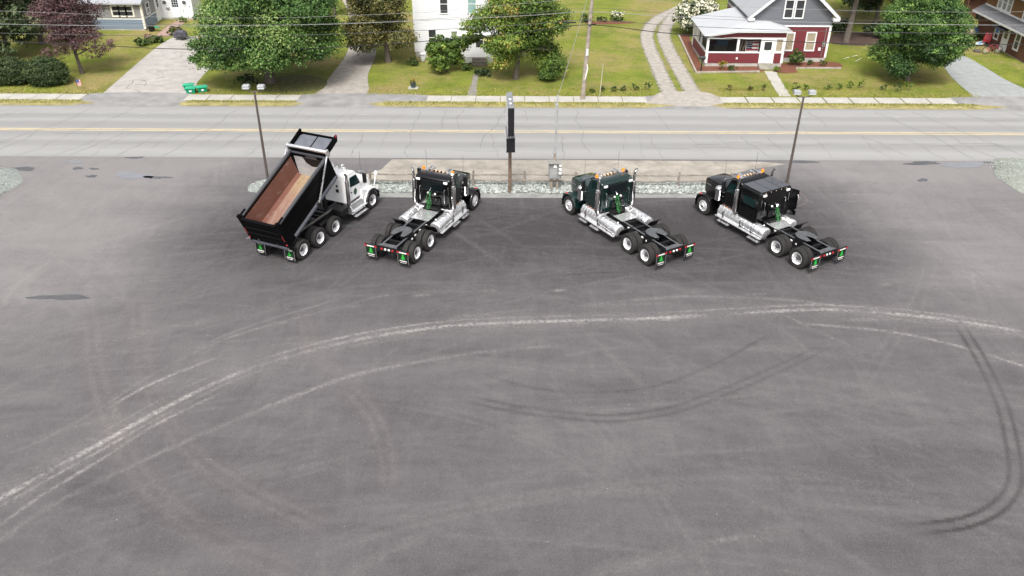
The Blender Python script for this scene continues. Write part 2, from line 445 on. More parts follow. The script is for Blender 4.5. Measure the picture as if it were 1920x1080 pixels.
df = mathn(nt, 'MULTIPLY', sp.outputs[0], ramp(nt, dn, [(0.36, 0.05), (0.64, 1.3)]), True)
c = mixrgb(nt, c, (0.365, 0.350, 0.335), df)
rf = mathn(nt, 'MULTIPLY', sp.outputs[1], ramp(nt, dn, [(0.25, 0.75), (0.5, 1.0)]), True)
c = mixrgb(nt, c, (0.024, 0.022, 0.023), mathn(nt, 'MULTIPLY', rf, 0.9))
c = mixrgb(nt, c, (0.5, 0.5, 0.5), ramp(nt, fine, [(0.3, 0.0), (0.75, 0.34)]), 'OVERLAY')
gr = noise(nt, v, 34.0, 2, 0.9)
c = mixrgb(nt, c, (0.022, 0.021, 0.022), ramp(nt, gr, [(0.30, 0.45), (0.46, 0)]))
c = mixrgb(nt, c, (0.30, 0.285, 0.28), ramp(nt, gr, [(0.55, 0), (0.72, 0.30)]))
spk = noise(nt, v, 16.0, 2, 0.5)
c = mixrgb(nt, c, (0.62, 0.61, 0.59), ramp(nt, spk, [(0.77, 0), (0.80, 0.8)]))
L.new(c, b.inputs['Base Color']); b.inputs['Roughness'].default_value = 0.88; b.inputs['Specular IOR Level'].default_value = 0.3
bump(nt, b, fine, 0.25, 0.01)
lot = np_mesh("parking_lot", verts, faces, m)
a = lot.data.attributes.new("marks", 'FLOAT_COLOR', 'POINT')
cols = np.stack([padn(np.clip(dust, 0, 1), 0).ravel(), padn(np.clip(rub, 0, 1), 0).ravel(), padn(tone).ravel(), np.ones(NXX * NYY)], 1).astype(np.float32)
a.data.foreach_set("color", cols.ravel())
a = lot.data.attributes.new("redness", 'FLOAT', 'POINT'); a.data.foreach_set("value", padn(red, 0).astype(np.float32).ravel())
tag(lot, "wide worn asphalt lot with dusty curved tyre tracks", "parking lot", kind='structure')

# ---- the road, with wheel-path bands along it
m, nt, N, L, b = new_mat("road_asphalt")
v = coords(nt); s = N.new("ShaderNodeSeparateXYZ"); L.new(v, s.inputs[0])
w = noise(nt, coords(nt, (0.15, 1, 1)), 0.8, 3)
yy = mathn(nt, 'DIVIDE', mathn(nt, 'ADD', mathn(nt, 'SUBTRACT', s.outputs[1], 49.4), mathn(nt, 'MULTIPLY', mathn(nt, 'SUBTRACT', w, 0.5), 0.5)), 9.7)
band = ramp(nt, yy, [(0.0, 0.33), (0.05, 0.37), (0.13, 0.39), (0.21, 0.325), (0.27, 0.315), (0.33, 0.38), (0.41, 0.325), (0.46, 0.315), (0.52, 0.36),
                     (0.57, 0.32), (0.63, 0.315), (0.70, 0.39), (0.77, 0.32), (0.82, 0.335), (0.85, 0.385), (0.95, 0.375), (1.0, 0.33)])
c = mixrgb(nt, (0, 0, 0), (0.695, 0.69, 0.68), band)
blot = noise(nt, coords(nt, (0.3, 1, 1)), 0.9, 6, 0.65)
c = mixrgb(nt, c, (0.20, 0.20, 0.195), ramp(nt, blot, [(0.5, 0), (0.75, 0.4)]))
fine = noise(nt, v, 22.0, 4, 0.7)
c = mixrgb(nt, c, (0.5, 0.5, 0.5), ramp(nt, fine, [(0.3, 0.0), (0.8, 0.25)]), 'OVERLAY')
L.new(c, b.inputs['Base Color']); b.inputs['Roughness'].default_value = 0.85; b.inputs['Specular IOR Level'].default_value = 0.3
bump(nt, b, fine, 0.2, 0.01)
MAT_ROAD = m
sheet("road", [(-300, 49.4), (300, 49.4), (300, 59.15), (-300, 59.15)], 0.018, MAT_ROAD, "pale two lane road crossed by fine cracks", cat='road')
# painted lines, worn
def paint(name, col, keep):
    m, nt, N, L, b = new_mat(name)
    f = noise(nt, coords(nt, (0.5, 2, 1)), 2.0, 6, 0.7)
    L.new(mixrgb(nt, (0.24, 0.245, 0.24), col, ramp(nt, f, [(keep - 0.12, 0), (keep + 0.12, 1)])), b.inputs['Base Color'])
    b.inputs['Roughness'].default_value = 0.8
    return m
yl = paint("yellow_paint", (0.50, 0.40, 0.22), 0.40); wl_ = paint("white_line_paint", (0.52, 0.52, 0.51), 0.64)
yb = MB()
for y0, y1 in ((54.02, 54.15), (54.30, 54.43)): yb.add([(-300, y0, 0.022), (300, y0, 0.022), (300, y1, 0.022), (-300, y1, 0.022)], [(0, 1, 2, 3)])
tag(yb.build("road_line", yl, flat=True), "faded double yellow centre line along the road", "road marking", kind='structure')
wb = MB().add([(-300, 57.42, 0.022), (300, 57.42, 0.022), (300, 57.54, 0.022), (-300, 57.54, 0.022)], [(0, 1, 2, 3)])
tag(wb.build("edge_line", wl_, flat=True), "worn white edge line on the far lane", "road marking", kind='structure')
# cracks: thin wandering ribbons
ck = MB(); rnd = random.Random(5)
def crack(pts, w):
    vs_ = []
    for k, p in enumerate(pts):
        q0, q1 = pts[max(k - 1, 0)], pts[min(k + 1, len(pts) - 1)]
        dx, dy = q1[0] - q0[0], q1[1] - q0[1]; d = math.hypot(dx, dy) + 1e-9
        ww = w * rnd.uniform(0.4, 1.2) * (0.3 if k in (0, len(pts) - 1) else 1)
        vs_ += [(p[0] - dy / d * ww, p[1] + dx / d * ww, 0.0235), (p[0] + dy / d * ww, p[1] - dx / d * ww, 0.0235)]
    ck.add(vs_, [(2 * k, 2 * k + 1, 2 * k + 3, 2 * k + 2) for k in range(len(pts) - 1)])
x = -52.0
while x < 52:
    x += rnd.uniform(0.9, 2.4)
    full = rnd.random()
    y0, y1 = (49.5, 59.0) if full < 0.35 else ((49.5, 53.9) if full < 0.75 else (54.6, 59.0))
    if rnd.random() < 0.3: y0 += rnd.uniform(0.5, 2)
    p = []; xx = x; sl = -x * 0.012 + rnd.uniform(-0.15, 0.15); yk = y0
    while yk < y1:
        p.append((xx, yk)); dy = rnd.uniform(0.2, 0.5); yk += dy; xx += sl * dy + rnd.uniform(-0.16, 0.16)
    if len(p) > 2:
        crack(p, rnd.uniform(0.010, 0.024))
        if rnd.random() < 0.3:
            q = p[len(p) // 2]; br = [q]
            for _ in range(rnd.randint(4, 12)): br.append((br[-1][0] + rnd.uniform(0.2, 0.5), br[-1][1] + rnd.uniform(-0.08, 0.08)))
            crack(br, 0.02)
for (xa, xb, yc) in ((-40, 10, 50.75), (12, 46, 51.9), (20, 40, 52.3), (-31, -12, 53.55), (-22, -8, 51.6)):
    br = [(xa, yc)]
    while br[-1][0] < xb: br.append((br[-1][0] + rnd.uniform(0.25, 0.6), yc + 0.12 * math.sin(br[-1][0] * 0.7) + rnd.uniform(-0.06, 0.06)))
    for s0 in range(0, len(br) - 8, 11):
        if rnd.random() < 0.6: crack(br[s0:s0 + rnd.randint(5, 11)], 0.018)
tag(ck.build("road_cracks", M("crack_dark", (0.135, 0.132, 0.128), 0.9), flat=True), "hairline cracks running across the pale road", "road surface", kind='structure')

# ---- shoulder, gravel strip, driveways, walks
MAT_DIRT = M("shoulder_dirt", (0.270, 0.248, 0.215), 0.95, var=0.26, scale=0.8, bmp=0.3, grime=((0.165, 0.135, 0.105), 0.50, 0.75))
MAT_DUST = M("dusty_asphalt", (0.215, 0.215, 0.205), 0.95, var=0.22, scale=1.2, bmp=0.3, grime=((0.10, 0.098, 0.10), 0.52, 0.7))
MAT_APRON = M("apron_asphalt", (0.215, 0.212, 0.212), 0.9, var=0.22, scale=0.8, bmp=0.2, grime=((0.33, 0.31, 0.28), 0.52, 0.6))
MAT_CONC = M("sidewalk_concrete", (0.36, 0.345, 0.315), 0.9, var=0.12, scale=1.0, bmp=0.15, grime=((0.27, 0.25, 0.21), 0.55, 0.5))
MAT_DRIVE = M("worn_driveway", (0.335, 0.315, 0.295), 0.95, var=0.14, scale=1.2, bmp=0.3, grime=((0.20, 0.185, 0.165), 0.54, 0.6))
MAT_GRAV = M("driveway_gravel", (0.30, 0.275, 0.245), 0.95, var=0.2, scale=2.2, bmp=0.5, grime=((0.17, 0.155, 0.135), 0.52, 0.6))
MAT_BLUEGR = M("blue_gravel", (0.255, 0.268, 0.265), 0.95, var=0.14, scale=1.8, bmp=0.5, grime=((0.21, 0.205, 0.19), 0.54, 0.6))
MAT_BARK = M("bark_mulch", (0.135, 0.048, 0.026), 0.95, var=0.45, scale=7.0, bmp=0.6)
MAT_SOIL = M("dark_soil", (0.06, 0.035, 0.025), 0.95, var=0.4, scale=2.5, bmp=0.5)
sheet("shoulder", gps([(735, 299), (1430, 304), (1405, 318), (1365, 330), (1330, 346), (690, 346), (715, 318)]), 0.016, MAT_DIRT, "sandy tan shoulder between road and rail fence", cat='shoulder', soft=0.8, seed=1)
sheet("gravel_bed", gps([(688, 343), (1332, 344), (1322, 363.5), (690, 363)]), 0.024, M("stone_bed", (0.21, 0.225, 0.21), 0.95, var=0.4, scale=6), "bed under the pale riprap stones by the fence", cat='gravel', soft=0.12, seed=2)
sheet("lot_edge", gps([(668, 362), (1340, 363), (1330, 371), (676, 370)]), 0.020, MAT_DUST, "dusty grey strip along the edge of the lot", cat='pavement', soft=0.18, seed=3)
YS0, YS1 = 60.42, 61.72
for k, (a_, b_) in enumerate([(150, 345), (560, 800), (1212, 1350), (1785, 1990)]):
    x0, x1 = gp(a_, 190)[0], gp(b_, 190)[0]
    sheet("apron", [(x0 - 0.5, 59.12), (x1 + 0.5, 59.12), (x1, 61.9), (x0, 61.9)], 0.022, MAT_APRON, ["asphalt apron of the cracked driveway", "asphalt apron before the maple drive", "pale apron of the two track drive", "asphalt apron at the bluish gravel drive"][k], cat='pavement', soft=0.2, seed=10 + k)
# sidewalk slabs: real slabs with open joints
sw = MB(); rnd = random.Random(9)
for k, (a_, b_, sl) in enumerate([(-220, 150, 1.9), (345, 560, 1.65), (800, 1212, 1.9), (1350, 1785, 1.86)]):
    x0, x1 = gp(a_, 187)[0], gp(b_, 187)[0]; n = max(1, round((x1 - x0) / sl)); w_ = (x1 - x0) / n
    for j in range(n):
        sk = -0.010 * (x0 + j * w_)
        z1 = 0.05 + rnd.uniform(-0.006, 0.006); g = 0.05 if k == 3 else 0.02
        p = [(x0 + j * w_ + g, YS0), (x0 + (j + 1) * w_ - g, YS0), (x0 + (j + 1) * w_ - g + 0.02, YS1), (x0 + j * w_ + g + 0.02, YS1)]
        sw.prism(p, 'z', 0.0, z1)
tag(sw.build("sidewalk", MAT_CONC, bevel=0.01, flat=True), "pale concrete slab sidewalk beyond the road", "sidewalk", kind='structure')
sheet("driveway", gps([(190, 178), (222, 150), (262, 115), (300, 84), (318, 74), (330, 70), (400, 66), (440, 60), (440, 120), (395, 130), (372, 152), (346, 178)]), 0.014, MAT_DRIVE, "broad cracked pale driveway beside the blue grey house", cat='driveway', soft=0.5, seed=21)
sheet("dirt_drive", gps([(590, 179), (622, 140), (650, 100), (660, 62), (655, 30), (640, -10), (664, -10), (678, 30), (700, 66), (705, 100), (690, 140), (683, 179)]), 0.0135, MAT_GRAV, "narrow gravel drive left of the white house", cat='driveway', soft=0.6, seed=22)
track = []
def ribbon(name, px, width, z, mat, label, cat):
    """a worn track along a line: full in the middle, thinning out raggedly to both sides"""
    line = smooth_line(gps(px), 0.4); vs_, fs, bd = [], [], []
    for k, p in enumerate(line):
        q0, q1 = line[max(k - 1, 0)], line[min(k + 1, len(line) - 1)]; d = np.linalg.norm(q1 - q0) + 1e-9; n_ = np.array([-(q1 - q0)[1], (q1 - q0)[0]]) / d
        for o_, b__ in ((-width, 0.0), (-width * 0.35, 1.0), (width * 0.35, 1.0), (width, 0.0)): vs_.append((*(p + n_ * o_), z)); bd.append(b__)
        if k: fs += [(4 * k - 4 + j, 4 * k - 3 + j, 4 * k + 1 + j, 4 * k + j) for j in range(3)]
    o = np_mesh(name, vs_, fs, soften(mat))
    if o.data.polygons[0].normal.z < 0: o.data.flip_normals()
    a_ = o.data.attributes.new("border", 'FLOAT', 'POINT'); a_.data.foreach_set("value", np.array(bd, np.float32))
    return tag(o, label, cat, kind='structure')
ribbon("wheel_track", [(1266, 192), (1258, 178), (1243, 148), (1229, 116), (1217, 88), (1213, 68), (1219, 50), (1234, 35), (1258, 22), (1290, 8)], 0.85, 0.0132, MAT_GRAV, "left sandy wheel track curving up the lawn", "driveway")
ribbon("wheel_track", [(1310, 192), (1302, 178), (1286, 152), (1269, 122), (1254, 94), (1245, 70), (1248, 52), (1258, 36), (1272, 22), (1300, 8)], 0.85, 0.0148, MAT_GRAV, "right sandy wheel track beside the red house", "driveway")
sheet("track_mouth", gps([(1205, 199), (1225, 183), (1238, 174), (1290, 172), (1326, 174), (1352, 186), (1356, 199)]), 0.026, MAT_GRAV, "gravelly mouth where the two wheel tracks meet the road", cat='driveway', soft=0.6, seed=25)
sheet("gravel_drive", gps([(1836, 190), (1822, 178), (1800, 160), (1780, 140), (1768, 118), (1776, 104), (1800, 103), (1822, 112), (1856, 132), (1890, 152), (1950, 178), (2000, 190)]), 0.0145, MAT_BLUEGR, "bluish gravel drive beside the brown house", cat='driveway', soft=0.75, seed=26)
sheet("front_walk", gps([(1433, 134), (1454, 134), (1474, 168), (1484, 181), (1461, 181), (1452, 165)]), 0.018, MAT_CONC, "short concrete walk to the red house steps", cat='path', rough_edge=0.05, seed=27)
sheet("front_path", gps([(888, 140), (897, 140), (894, 160), (893, 181), (876, 181), (883, 160)]), 0.018, M("old_path", (0.20, 0.19, 0.165), 0.95, var=0.2, scale=2), "narrow old path to the white house steps", cat='path', soft=0.14, seed=28)
sheet("brick_walk", gps([(292, 67), (316, 48), (335, 38), (352, 38), (330, 56), (325, 68)]), 0.018, M("pink_brick", (0.30, 0.20, 0.17), 0.9, var=0.35, scale=5), "pinkish brick walk to the white entry", cat='path', rough_edge=0.05, seed=29)
sheet("mulch_bed", gps([(1290, 62), (1300, 90), (1312, 116), (1318, 132), (1305, 137), (1290, 110), (1282, 84), (1272, 66)]), 0.02, MAT_BARK, "reddish bark mulch along the porch side", cat='mulch', soft=0.2, seed=30)
sheet("mulch_bed", gps([(1305, 137), (1318, 124), (1422, 124), (1422, 136)]), 0.021, MAT_BARK, "reddish bark mulch in front of the porch", cat='mulch', soft=0.2, seed=31)
sheet("mulch_bed", gps([(1452, 120), (1560, 116), (1575, 128), (1492, 128), (1498, 136), (1456, 136)]), 0.021, MAT_BARK, "reddish bark mulch under the right front windows", cat='mulch', soft=0.2, seed=32)
sheet("mulch_bed", gps([(1100, 41), (1180, 40), (1186, 44), (1104, 46)]), 0.02, MAT_BARK, "thin mulch bed behind the utility pole", cat='mulch', soft=0.2, seed=33)
sheet("bare_soil", gps([(1562, 62), (1650, 62), (1648, 84), (1560, 82)]), 0.015, MAT_SOIL, "dark bare soil in the shade behind the red house", cat='soil', soft=0.6, seed=34)
sheet("maple_shade", gps([(480, 168), (500, 150), (560, 140), (612, 150), (596, 172), (540, 176)]), 0.015, M("maple_shade_tint", (0.105, 0.105, 0.030), 0.95, var=0.4, scale=3), "dark shade painted on the lawn under the big maple", cat='soil', soft=1.4, seed=35)  # the maple's shade on the lawn, painted as a darker soft-edged sheet
# verge dirt where grass thins at the road
for k, (a_, b_) in enumerate([(-200, 140), (340, 548), (715, 1212), (1356, 1832)]):
    x0, x1 = gp(a_, 197)[0], gp(b_, 197)[0]
    sheet("verge", [(x0, 59.2), (x1, 59.2), (x1 - 0.3, 60.35), (x0 + 0.3, 60.35)], 0.03, M("verge_%d" % k, (0.245, 0.215, 0.085), 0.95, var=0.35, scale=1.4, bmp=0.5, grime=((0.30, 0.26, 0.19), 0.5, 0.7)), ["straw coloured verge at the left edge", "thin verge before the big maple", "grass verge under the utility pole", "dry verge before the red house"][k], cat='verge', soft=0.18, seed=40 + k)
# cracks and patches wandering over the pale driveway
ck = MB(); rnd = random.Random(31)
def crack_at(pts, w, z):
    global ck
    vs_ = []
    for k, p in enumerate(pts):
        q0, q1 = pts[max(k - 1, 0)], pts[min(k + 1, len(pts) - 1)]
        dx, dy = q1[0] - q0[0], q1[1] - q0[1]; d = math.hypot(dx, dy) + 1e-9; ww = w * rnd.uniform(0.4, 1.3)
        vs_ += [(p[0] - dy / d * ww, p[1] + dx / d * ww, z), (p[0] + dy / d * ww, p[1] - dx / d * ww, z)]
    ck.add(vs_, [(2 * k, 2 * k + 1, 2 * k + 3, 2 * k + 2) for k in range(len(pts) - 1)])
for k in range(34):
    q = rnd.random(); y = 63 + 15 * q; xl, xr = gp(235 + 80 * q, 160)[0] * (1 + 0.1 * q), gp(340 + 40 * q, 160)[0] * (1 + 0.1 * q)
    x = rnd.uniform(xl, xr); h = rnd.choice((0.4, 1.9, 0.2, 2.7)) + rnd.uniform(-.4, .4); p = [(x, y)]
    for _ in range(rnd.randint(5, 16)):
        h += rnd.uniform(-.4, .4); nx_, ny_ = p[-1][0] + .25 * math.cos(h), p[-1][1] + .25 * math.sin(h)
        if not xl < nx_ < xr or not 62.2 < ny_ < 78: break
        p.append((nx_, ny_))
    if len(p) > 3: crack_at(p, rnd.uniform(.012, .03), 0.0165)
tag(ck.build("driveway_cracks", M("drive_crack", (0.13, 0.125, 0.115), 0.95), flat=True), "dark cracks in the pale broad driveway", "driveway", kind='structure')
# puddles and wet patches
m, nt, N, L, b = new_mat("puddle_water")
L.new(mixrgb(nt, (0.05, 0.05, 0.055), (0.10, 0.10, 0.105), noise(nt, coords(nt), 1.5, 4)), b.inputs['Base Color'])
b.inputs['Roughness'].default_value = 0.22; b.inputs['Specular IOR Level'].default_value = 0.6
MAT_PUD = m
m, nt, N, L, b = new_mat("clear_puddle")
L.new(mixrgb(nt, (0.13, 0.135, 0.15), (0.20, 0.20, 0.215), noise(nt, coords(nt), 1.5, 4)), b.inputs['Base Color'])
b.inputs['Roughness'].default_value = 0.06; b.inputs['Specular IOR Level'].default_value = 1.0
MAT_PUD2 = m
def puddle(cx, cy, rx, ry, label, mat, seed, z=0.0235):
    rnd = random.Random(seed); ph = [rnd.uniform(0, 6.28) for _ in range(4)]; p = []
    for k in range(40):
        q = 2 * math.pi * k / 40; w = 1 + 0.16 * math.sin(2 * q + ph[0]) + 0.14 * math.sin(3 * q + ph[1]) + 0.10 * math.sin(5 * q + ph[2]) + 0.05 * math.sin(9 * q + ph[3])
        p.append(gp(cx + rx * w * math.cos(q), cy + ry * w * math.sin(q)))
    sheet("puddle", p, z, mat, label, cat='puddle')
for k, a_ in enumerate([(250, 330, 33, 6.5, "broad shining puddle near the left entrance", MAT_PUD2), (294, 333, 26, 2.2, "thin tail of damp beside the broad puddle", MAT_PUD),
                        (45, 317, 24, 3.2, "dull puddle near the left gravel mound", MAT_PUD), (141, 304, 14, 3.0, "small puddle close to the road at left", MAT_PUD2),
                        (146, 316, 9, 2.6, "damp spot below the small left puddle", MAT_PUD), (172, 331, 10, 2.4, "damp spot left of the broad puddle", MAT_PUD),
                        (176, 317, 9, 1.6, "narrow damp streak at the left entrance", MAT_PUD), (253, 296, 17, 1.8, "flat damp streak at the road edge", MAT_PUD),
                        (114, 558, 50, 5.2, "long dark wet patch at the left of the lot", MAT_PUD), (1730, 306.5, 32, 3.2, "dark puddle at the right road edge", MAT_PUD),
                        (1808, 310, 36, 6.0, "bluish shining puddle at the right entrance", MAT_PUD2), (1865, 305, 20, 1.6, "thin damp streak right of the bluish puddle", MAT_PUD),
                        (1730, 338, 9, 3.0, "small dark wet spot on the right of the lot", MAT_PUD), (1508, 304, 22, 2.4, "damp streak behind the right lamp post", MAT_PUD),
                        (508, 494, 9, 3.4, "oily wet spot behind the dump truck", MAT_PUD), (535, 502, 8, 4.4, "second oily wet spot behind the dump truck", MAT_PUD),
                        (660, 424, 18, 2.4, "dark wet streak beside the dump truck", MAT_PUD)]):
    puddle(*a_, seed=200 + k)
# loose stones: riprap strip, lamp islands, gravel mounds at the lot corners
m, nt, N, L, b = new_mat("pale_stone")
tn = attr(nt, "tint").outputs['Fac']
L.new(ramp(nt, tn, [(0.0, (0.13, 0.145, 0.135)), (0.5, (0.27, 0.295, 0.275)), (1.0, (0.40, 0.41, 0.39))]), b.inputs['Base Color']); b.inputs['Roughness'].default_value = 0.85
MAT_STONE = m
OCT = np.array([(1, 0, 0), (-1, 0, 0), (0, 1, 0), (0, -1, 0), (0, 0, 1), (0, 0, -1)], float)
OCF = np.array([(0, 2, 4), (2, 1, 4), (1, 3, 4), (3, 0, 4), (2, 0, 5), (1, 2, 5), (3, 1, 5), (0, 3, 5)])
def stones(name, pos, smin, smax, mat, label, seed=0, cat='gravel'):
    g = np.random.default_rng(seed); n = len(pos)
    sc = g.uniform(smin, smax, (n, 1, 1)) * g.uniform(0.6, 1.2, (n, 1, 3)); sc[:, :, 2] *= 0.75
    vv = OCT[None] * sc * g.uniform(0.75, 1.25, (n, 6, 1))
    q = g.uniform(0, 6.28, n); cq, sq = np.cos(q)[:, None], np.sin(q)[:, None]
    x_, y_ = vv[:, :, 0] * cq - vv[:, :, 1] * sq, vv[:, :, 0] * sq + vv[:, :, 1] * cq
    vv = np.stack([x_, y_, vv[:, :, 2]], 2) + np.asarray(pos)[:, None, :]
    ff = (OCF[None] + (np.arange(n) * 6)[:, None, None]).reshape(-1, 3)
    o = np_mesh(name, vv.reshape(-1, 3), ff, mat, tint=np.repeat(g.uniform(0, 1, n), 8))
    return tag(o, label, cat, kind='stuff')
px0, px1 = gp(690, 353)[0], gp(1325, 353)[0]
n = 5200
sx = RNG.uniform(px0, px1, n); sy = RNG.uniform(44.22, 45.75, n) + 0.06 * np.sin(sx * 2.1)
stones("riprap", np.stack([sx, sy, 0.04 + RNG.uniform(0, 0.05, n)], 1), 0.05, 0.13, MAT_STONE, "pale green grey riprap stones along the rail fence", 1)
def mound(name, cx, cy, rx, ry, h, label, seed, nst, mat_c=(0.21, 0.225, 0.215)):
    mb = MB(); rings = []; rnd = random.Random(seed); ph = rnd.uniform(0, 6)
    for i in range(9):
        t_ = i / 8; r = 1 - t_; ring = []
        for j in range(40):
            q = 2 * math.pi * j / 40; w = 1 + 0.06 * math.sin(3 * q + ph) + 0.04 * math.sin(7 * q)
            ring.append((cx + rx * max(r, 0.01) * w * math.cos(q), cy + ry * max(r, 0.01) * w * math.sin(q), 0.02 + h * (1 - r ** 2.4) + rnd.uniform(-0.01, 0.01)))
        rings.append(ring)
    mb.loft(rings, caps=False); mb.f.append(tuple(len(mb.v) - 40 + k for k in range(40)))
    tag(mb.build(name, M(name + "_mat", mat_c, 0.95, var=0.25, scale=5, bmp=0.6)), label, 'gravel', kind='structure')
    g = np.random.default_rng(seed); q = g.uniform(0, 6.28, nst); r = np.sqrt(g.uniform(0, 1.04, nst))
    p = np.stack([cx + rx * r * np.cos(q), cy + ry * r * np.sin(q), 0.02 + h * (1 - np.minimum(r, 1) ** 2.4) + 0.01], 1)
    stones("gravel", p, 0.02, 0.055, MAT_STONE, "loose gravel on the " + label, seed + 1)
c1 = gp(508, 350); mound("gravel_island", c1[0] - 0.15, c1[1], 1.15, 1.0, 0.12, "small gravel island at the left lamp post", 11, 700)
c1 = gp(-55, 350); mound("gravel_mound", c1[0], c1[1] - 0.3, 2.65, 3.1, 0.5, "gravel mound at the left edge of the lot", 15, 1500)
c1 = gp(1945, 338); mound("gravel_mound", c1[0], c1[1] + 0.2, 2.2, 3.2, 0.4, "gravel mound at the right edge of the lot", 17, 1500, (0.215, 0.23, 0.20))
# grass blades on the verges and along lawn edges
m, nt, N, L, b = new_mat("grass_blade")
tn = attr(nt, "tint").outputs['Fac']
L.new(ramp(nt, tn, [(0.0, (0.10, 0.14, 0.02)), (0.5, (0.21, 0.23, 0.04)), (0.85, (0.34, 0.28, 0.09)), (1.0, (0.42, 0.33, 0.17))]), b.inputs['Base Color'])
b.inputs['Roughness'].default_value = 0.8; b.inputs['Specular IOR Level'].default_value = 0.2
MAT_BLADE = m
def blades(name, x, y, h0, h1, label, seed, dry=0.0, width=0.03):
    g = np.random.default_rng(seed); n = len(x)
    h = g.uniform(h0, h1, n); q = g.uniform(0, 6.28, n); ln = g.uniform(-0.5, 0.5, (n, 2)) * h[:, None]
    dx, dy = np.cos(q) * width * g.uniform(0.6, 1.6, n), np.sin(q) * width
    z = np.zeros(n)
    vv = np.stack([np.stack([x - dx, y - dy, z], 1), np.stack([x + dx, y + dy, z], 1), np.stack([x + ln[:, 0], y + ln[:, 1], h], 1)], 1)
    o = np_mesh(name, vv.reshape(-1, 3), np.arange(3 * n).reshape(-1, 3), MAT_BLADE, tint=np.clip(g.normal(0.42 + dry, 0.25, n), 0, 1))
    return tag(o, label, 'grass', kind='stuff')
gx, gy = [], []
for (a_, b_, dn_, y0_, y1_) in [(-200, 145, 190, 59.35, 60.36), (343, 552, 190, 59.75, 60.36), (717, 1212, 210, 59.25, 60.34), (1357, 1830, 190, 59.6, 60.34)]:
    x0, x1 = gp(a_, 197)[0], gp(b_, 197)[0]; n = int((x1 - x0) * dn_)
    gx.append(RNG.uniform(x0, x1, n)); gy.append(y0_ + (y1_ - y0_) * np.sqrt(RNG.uniform(0, 1, n)) + RNG.normal(0, 0.03, n))
blades("verge_grass", np.concatenate(gx), np.concatenate(gy), 0.04, 0.15, "rough grass on the verges along the far side of the road", 3, 0.08)
gx, gy = [], []
for (a_, b_) in [(-200, 188), (350, 586), (686, 1225), (1352, 1832)]:
    x0, x1 = gp(a_, 178)[0], gp(b_, 178)[0]; n = int((x1 - x0) * 130)
    gx.append(RNG.uniform(x0, x1, n)); gy.append(61.80 + np.abs(RNG.normal(0, 0.7, n)))
for (a_, y_, b_) in [(1065, 168, 1215), (1345, 168, 1432), (1470, 168, 1640)]:      # the mown ridge with seedlings
    p0, p1 = gp(a_, y_), gp(b_, y_); n = 900
    gx.append(RNG.uniform(p0[0], p1[0], n)); gy.append(p0[1] + RNG.normal(0, 0.18, n))
blades("lawn_grass", np.concatenate(gx), np.concatenate(gy), 0.03, 0.10, "short grass along the front edge of the lawns", 4, 0.10)
# ================================================================== TRUCKS
K_BLACK = M("black_paint", (0.0025, 0.0025, 0.003), 0.16, var=0.1, coat=0.45, spec=0.3)
K_GREEN = M("green_paint", (0.002, 0.014, 0.012), 0.16, var=0.1, coat=0.7)
K_WHITE = M("white_paint", (0.90, 0.90, 0.905), 0.3, var=0.04, coat=0.5)
K_FRAME = M("frame_black", (0.005, 0.005, 0.006), 0.55, var=0.3)
K_FRAMETOP = M("frame_grey", (0.075, 0.078, 0.085), 0.5, var=0.25)
K_CHROME = M("chrome", (0.88, 0.88, 0.88), 0.14, 1.0, var=0.03)
K_STACK = M("stack_chrome", (0.66, 0.65, 0.64), 0.15, 1.0, var=0.06)
K_ALU = M("aluminium", (0.86, 0.86, 0.87), 0.24, 0.80, var=0.0)
K_RIM = M("rim_alloy", (0.86, 0.86, 0.87), 0.32, 0.6, var=0.05)
K_HUB = M("hub_steel", (0.16, 0.16, 0.165), 0.4, 0.8, var=0.2, scale=9)
m, nt, N, L, b = new_mat("tyre_rubber")
v = coords(nt); f = noise(nt, v, 5, 5)
L.new(mixrgb(nt, (0.009, 0.009, 0.009), (0.030, 0.027, 0.025), f), b.inputs['Base Color']); b.inputs['Roughness'].default_value = 0.8
bump(nt, b, noise(nt, coords(nt, (8, 1, 8)), 6, 2), 0.4, 0.01)
K_TYRE = m
K_GLASS = glass_mat("cab_glass", (0.006, 0.022, 0.021), 1.0)
K_GLASSD = glass_mat("rear_glass", (0.004, 0.007, 0.008), 1.0)
K_DARK = M("dark_plastic", (0.004, 0.004, 0.0045), 0.55, var=0.3)
K_AMBER = M("amber_lens", (0.75, 0.22, 0.015), 0.25, var=0.05)
K_RED = M("red_lens", (0.42, 0.015, 0.020), 0.3, var=0.05)
K_CLEAR = M("clear_lens", (0.75, 0.75, 0.73), 0.2, var=0.05)
K_HOSE = M("green_hose", (0.025, 0.19, 0.04), 0.45, var=0.15)
K_EMB = M("emblem_green", (0.025, 0.36, 0.045), 0.5, var=0.06)
K_EMBBG = M("emblem_dark", (0.003, 0.022, 0.005), 0.5, var=0.1)
K_FLAP = M("flap_rubber", (0.004, 0.004, 0.004), 0.6, var=0.2)
K_TAPE = M("white_tape", (0.72, 0.70, 0.68), 0.5, var=0.06)
K_5TH = M("fifth_wheel_steel", (0.105, 0.11, 0.115), 0.45, 0.4, var=0.3, scale=5)
K_MARK = M("cloudy_lens", (0.72, 0.50, 0.34), 0.3, var=0.05)

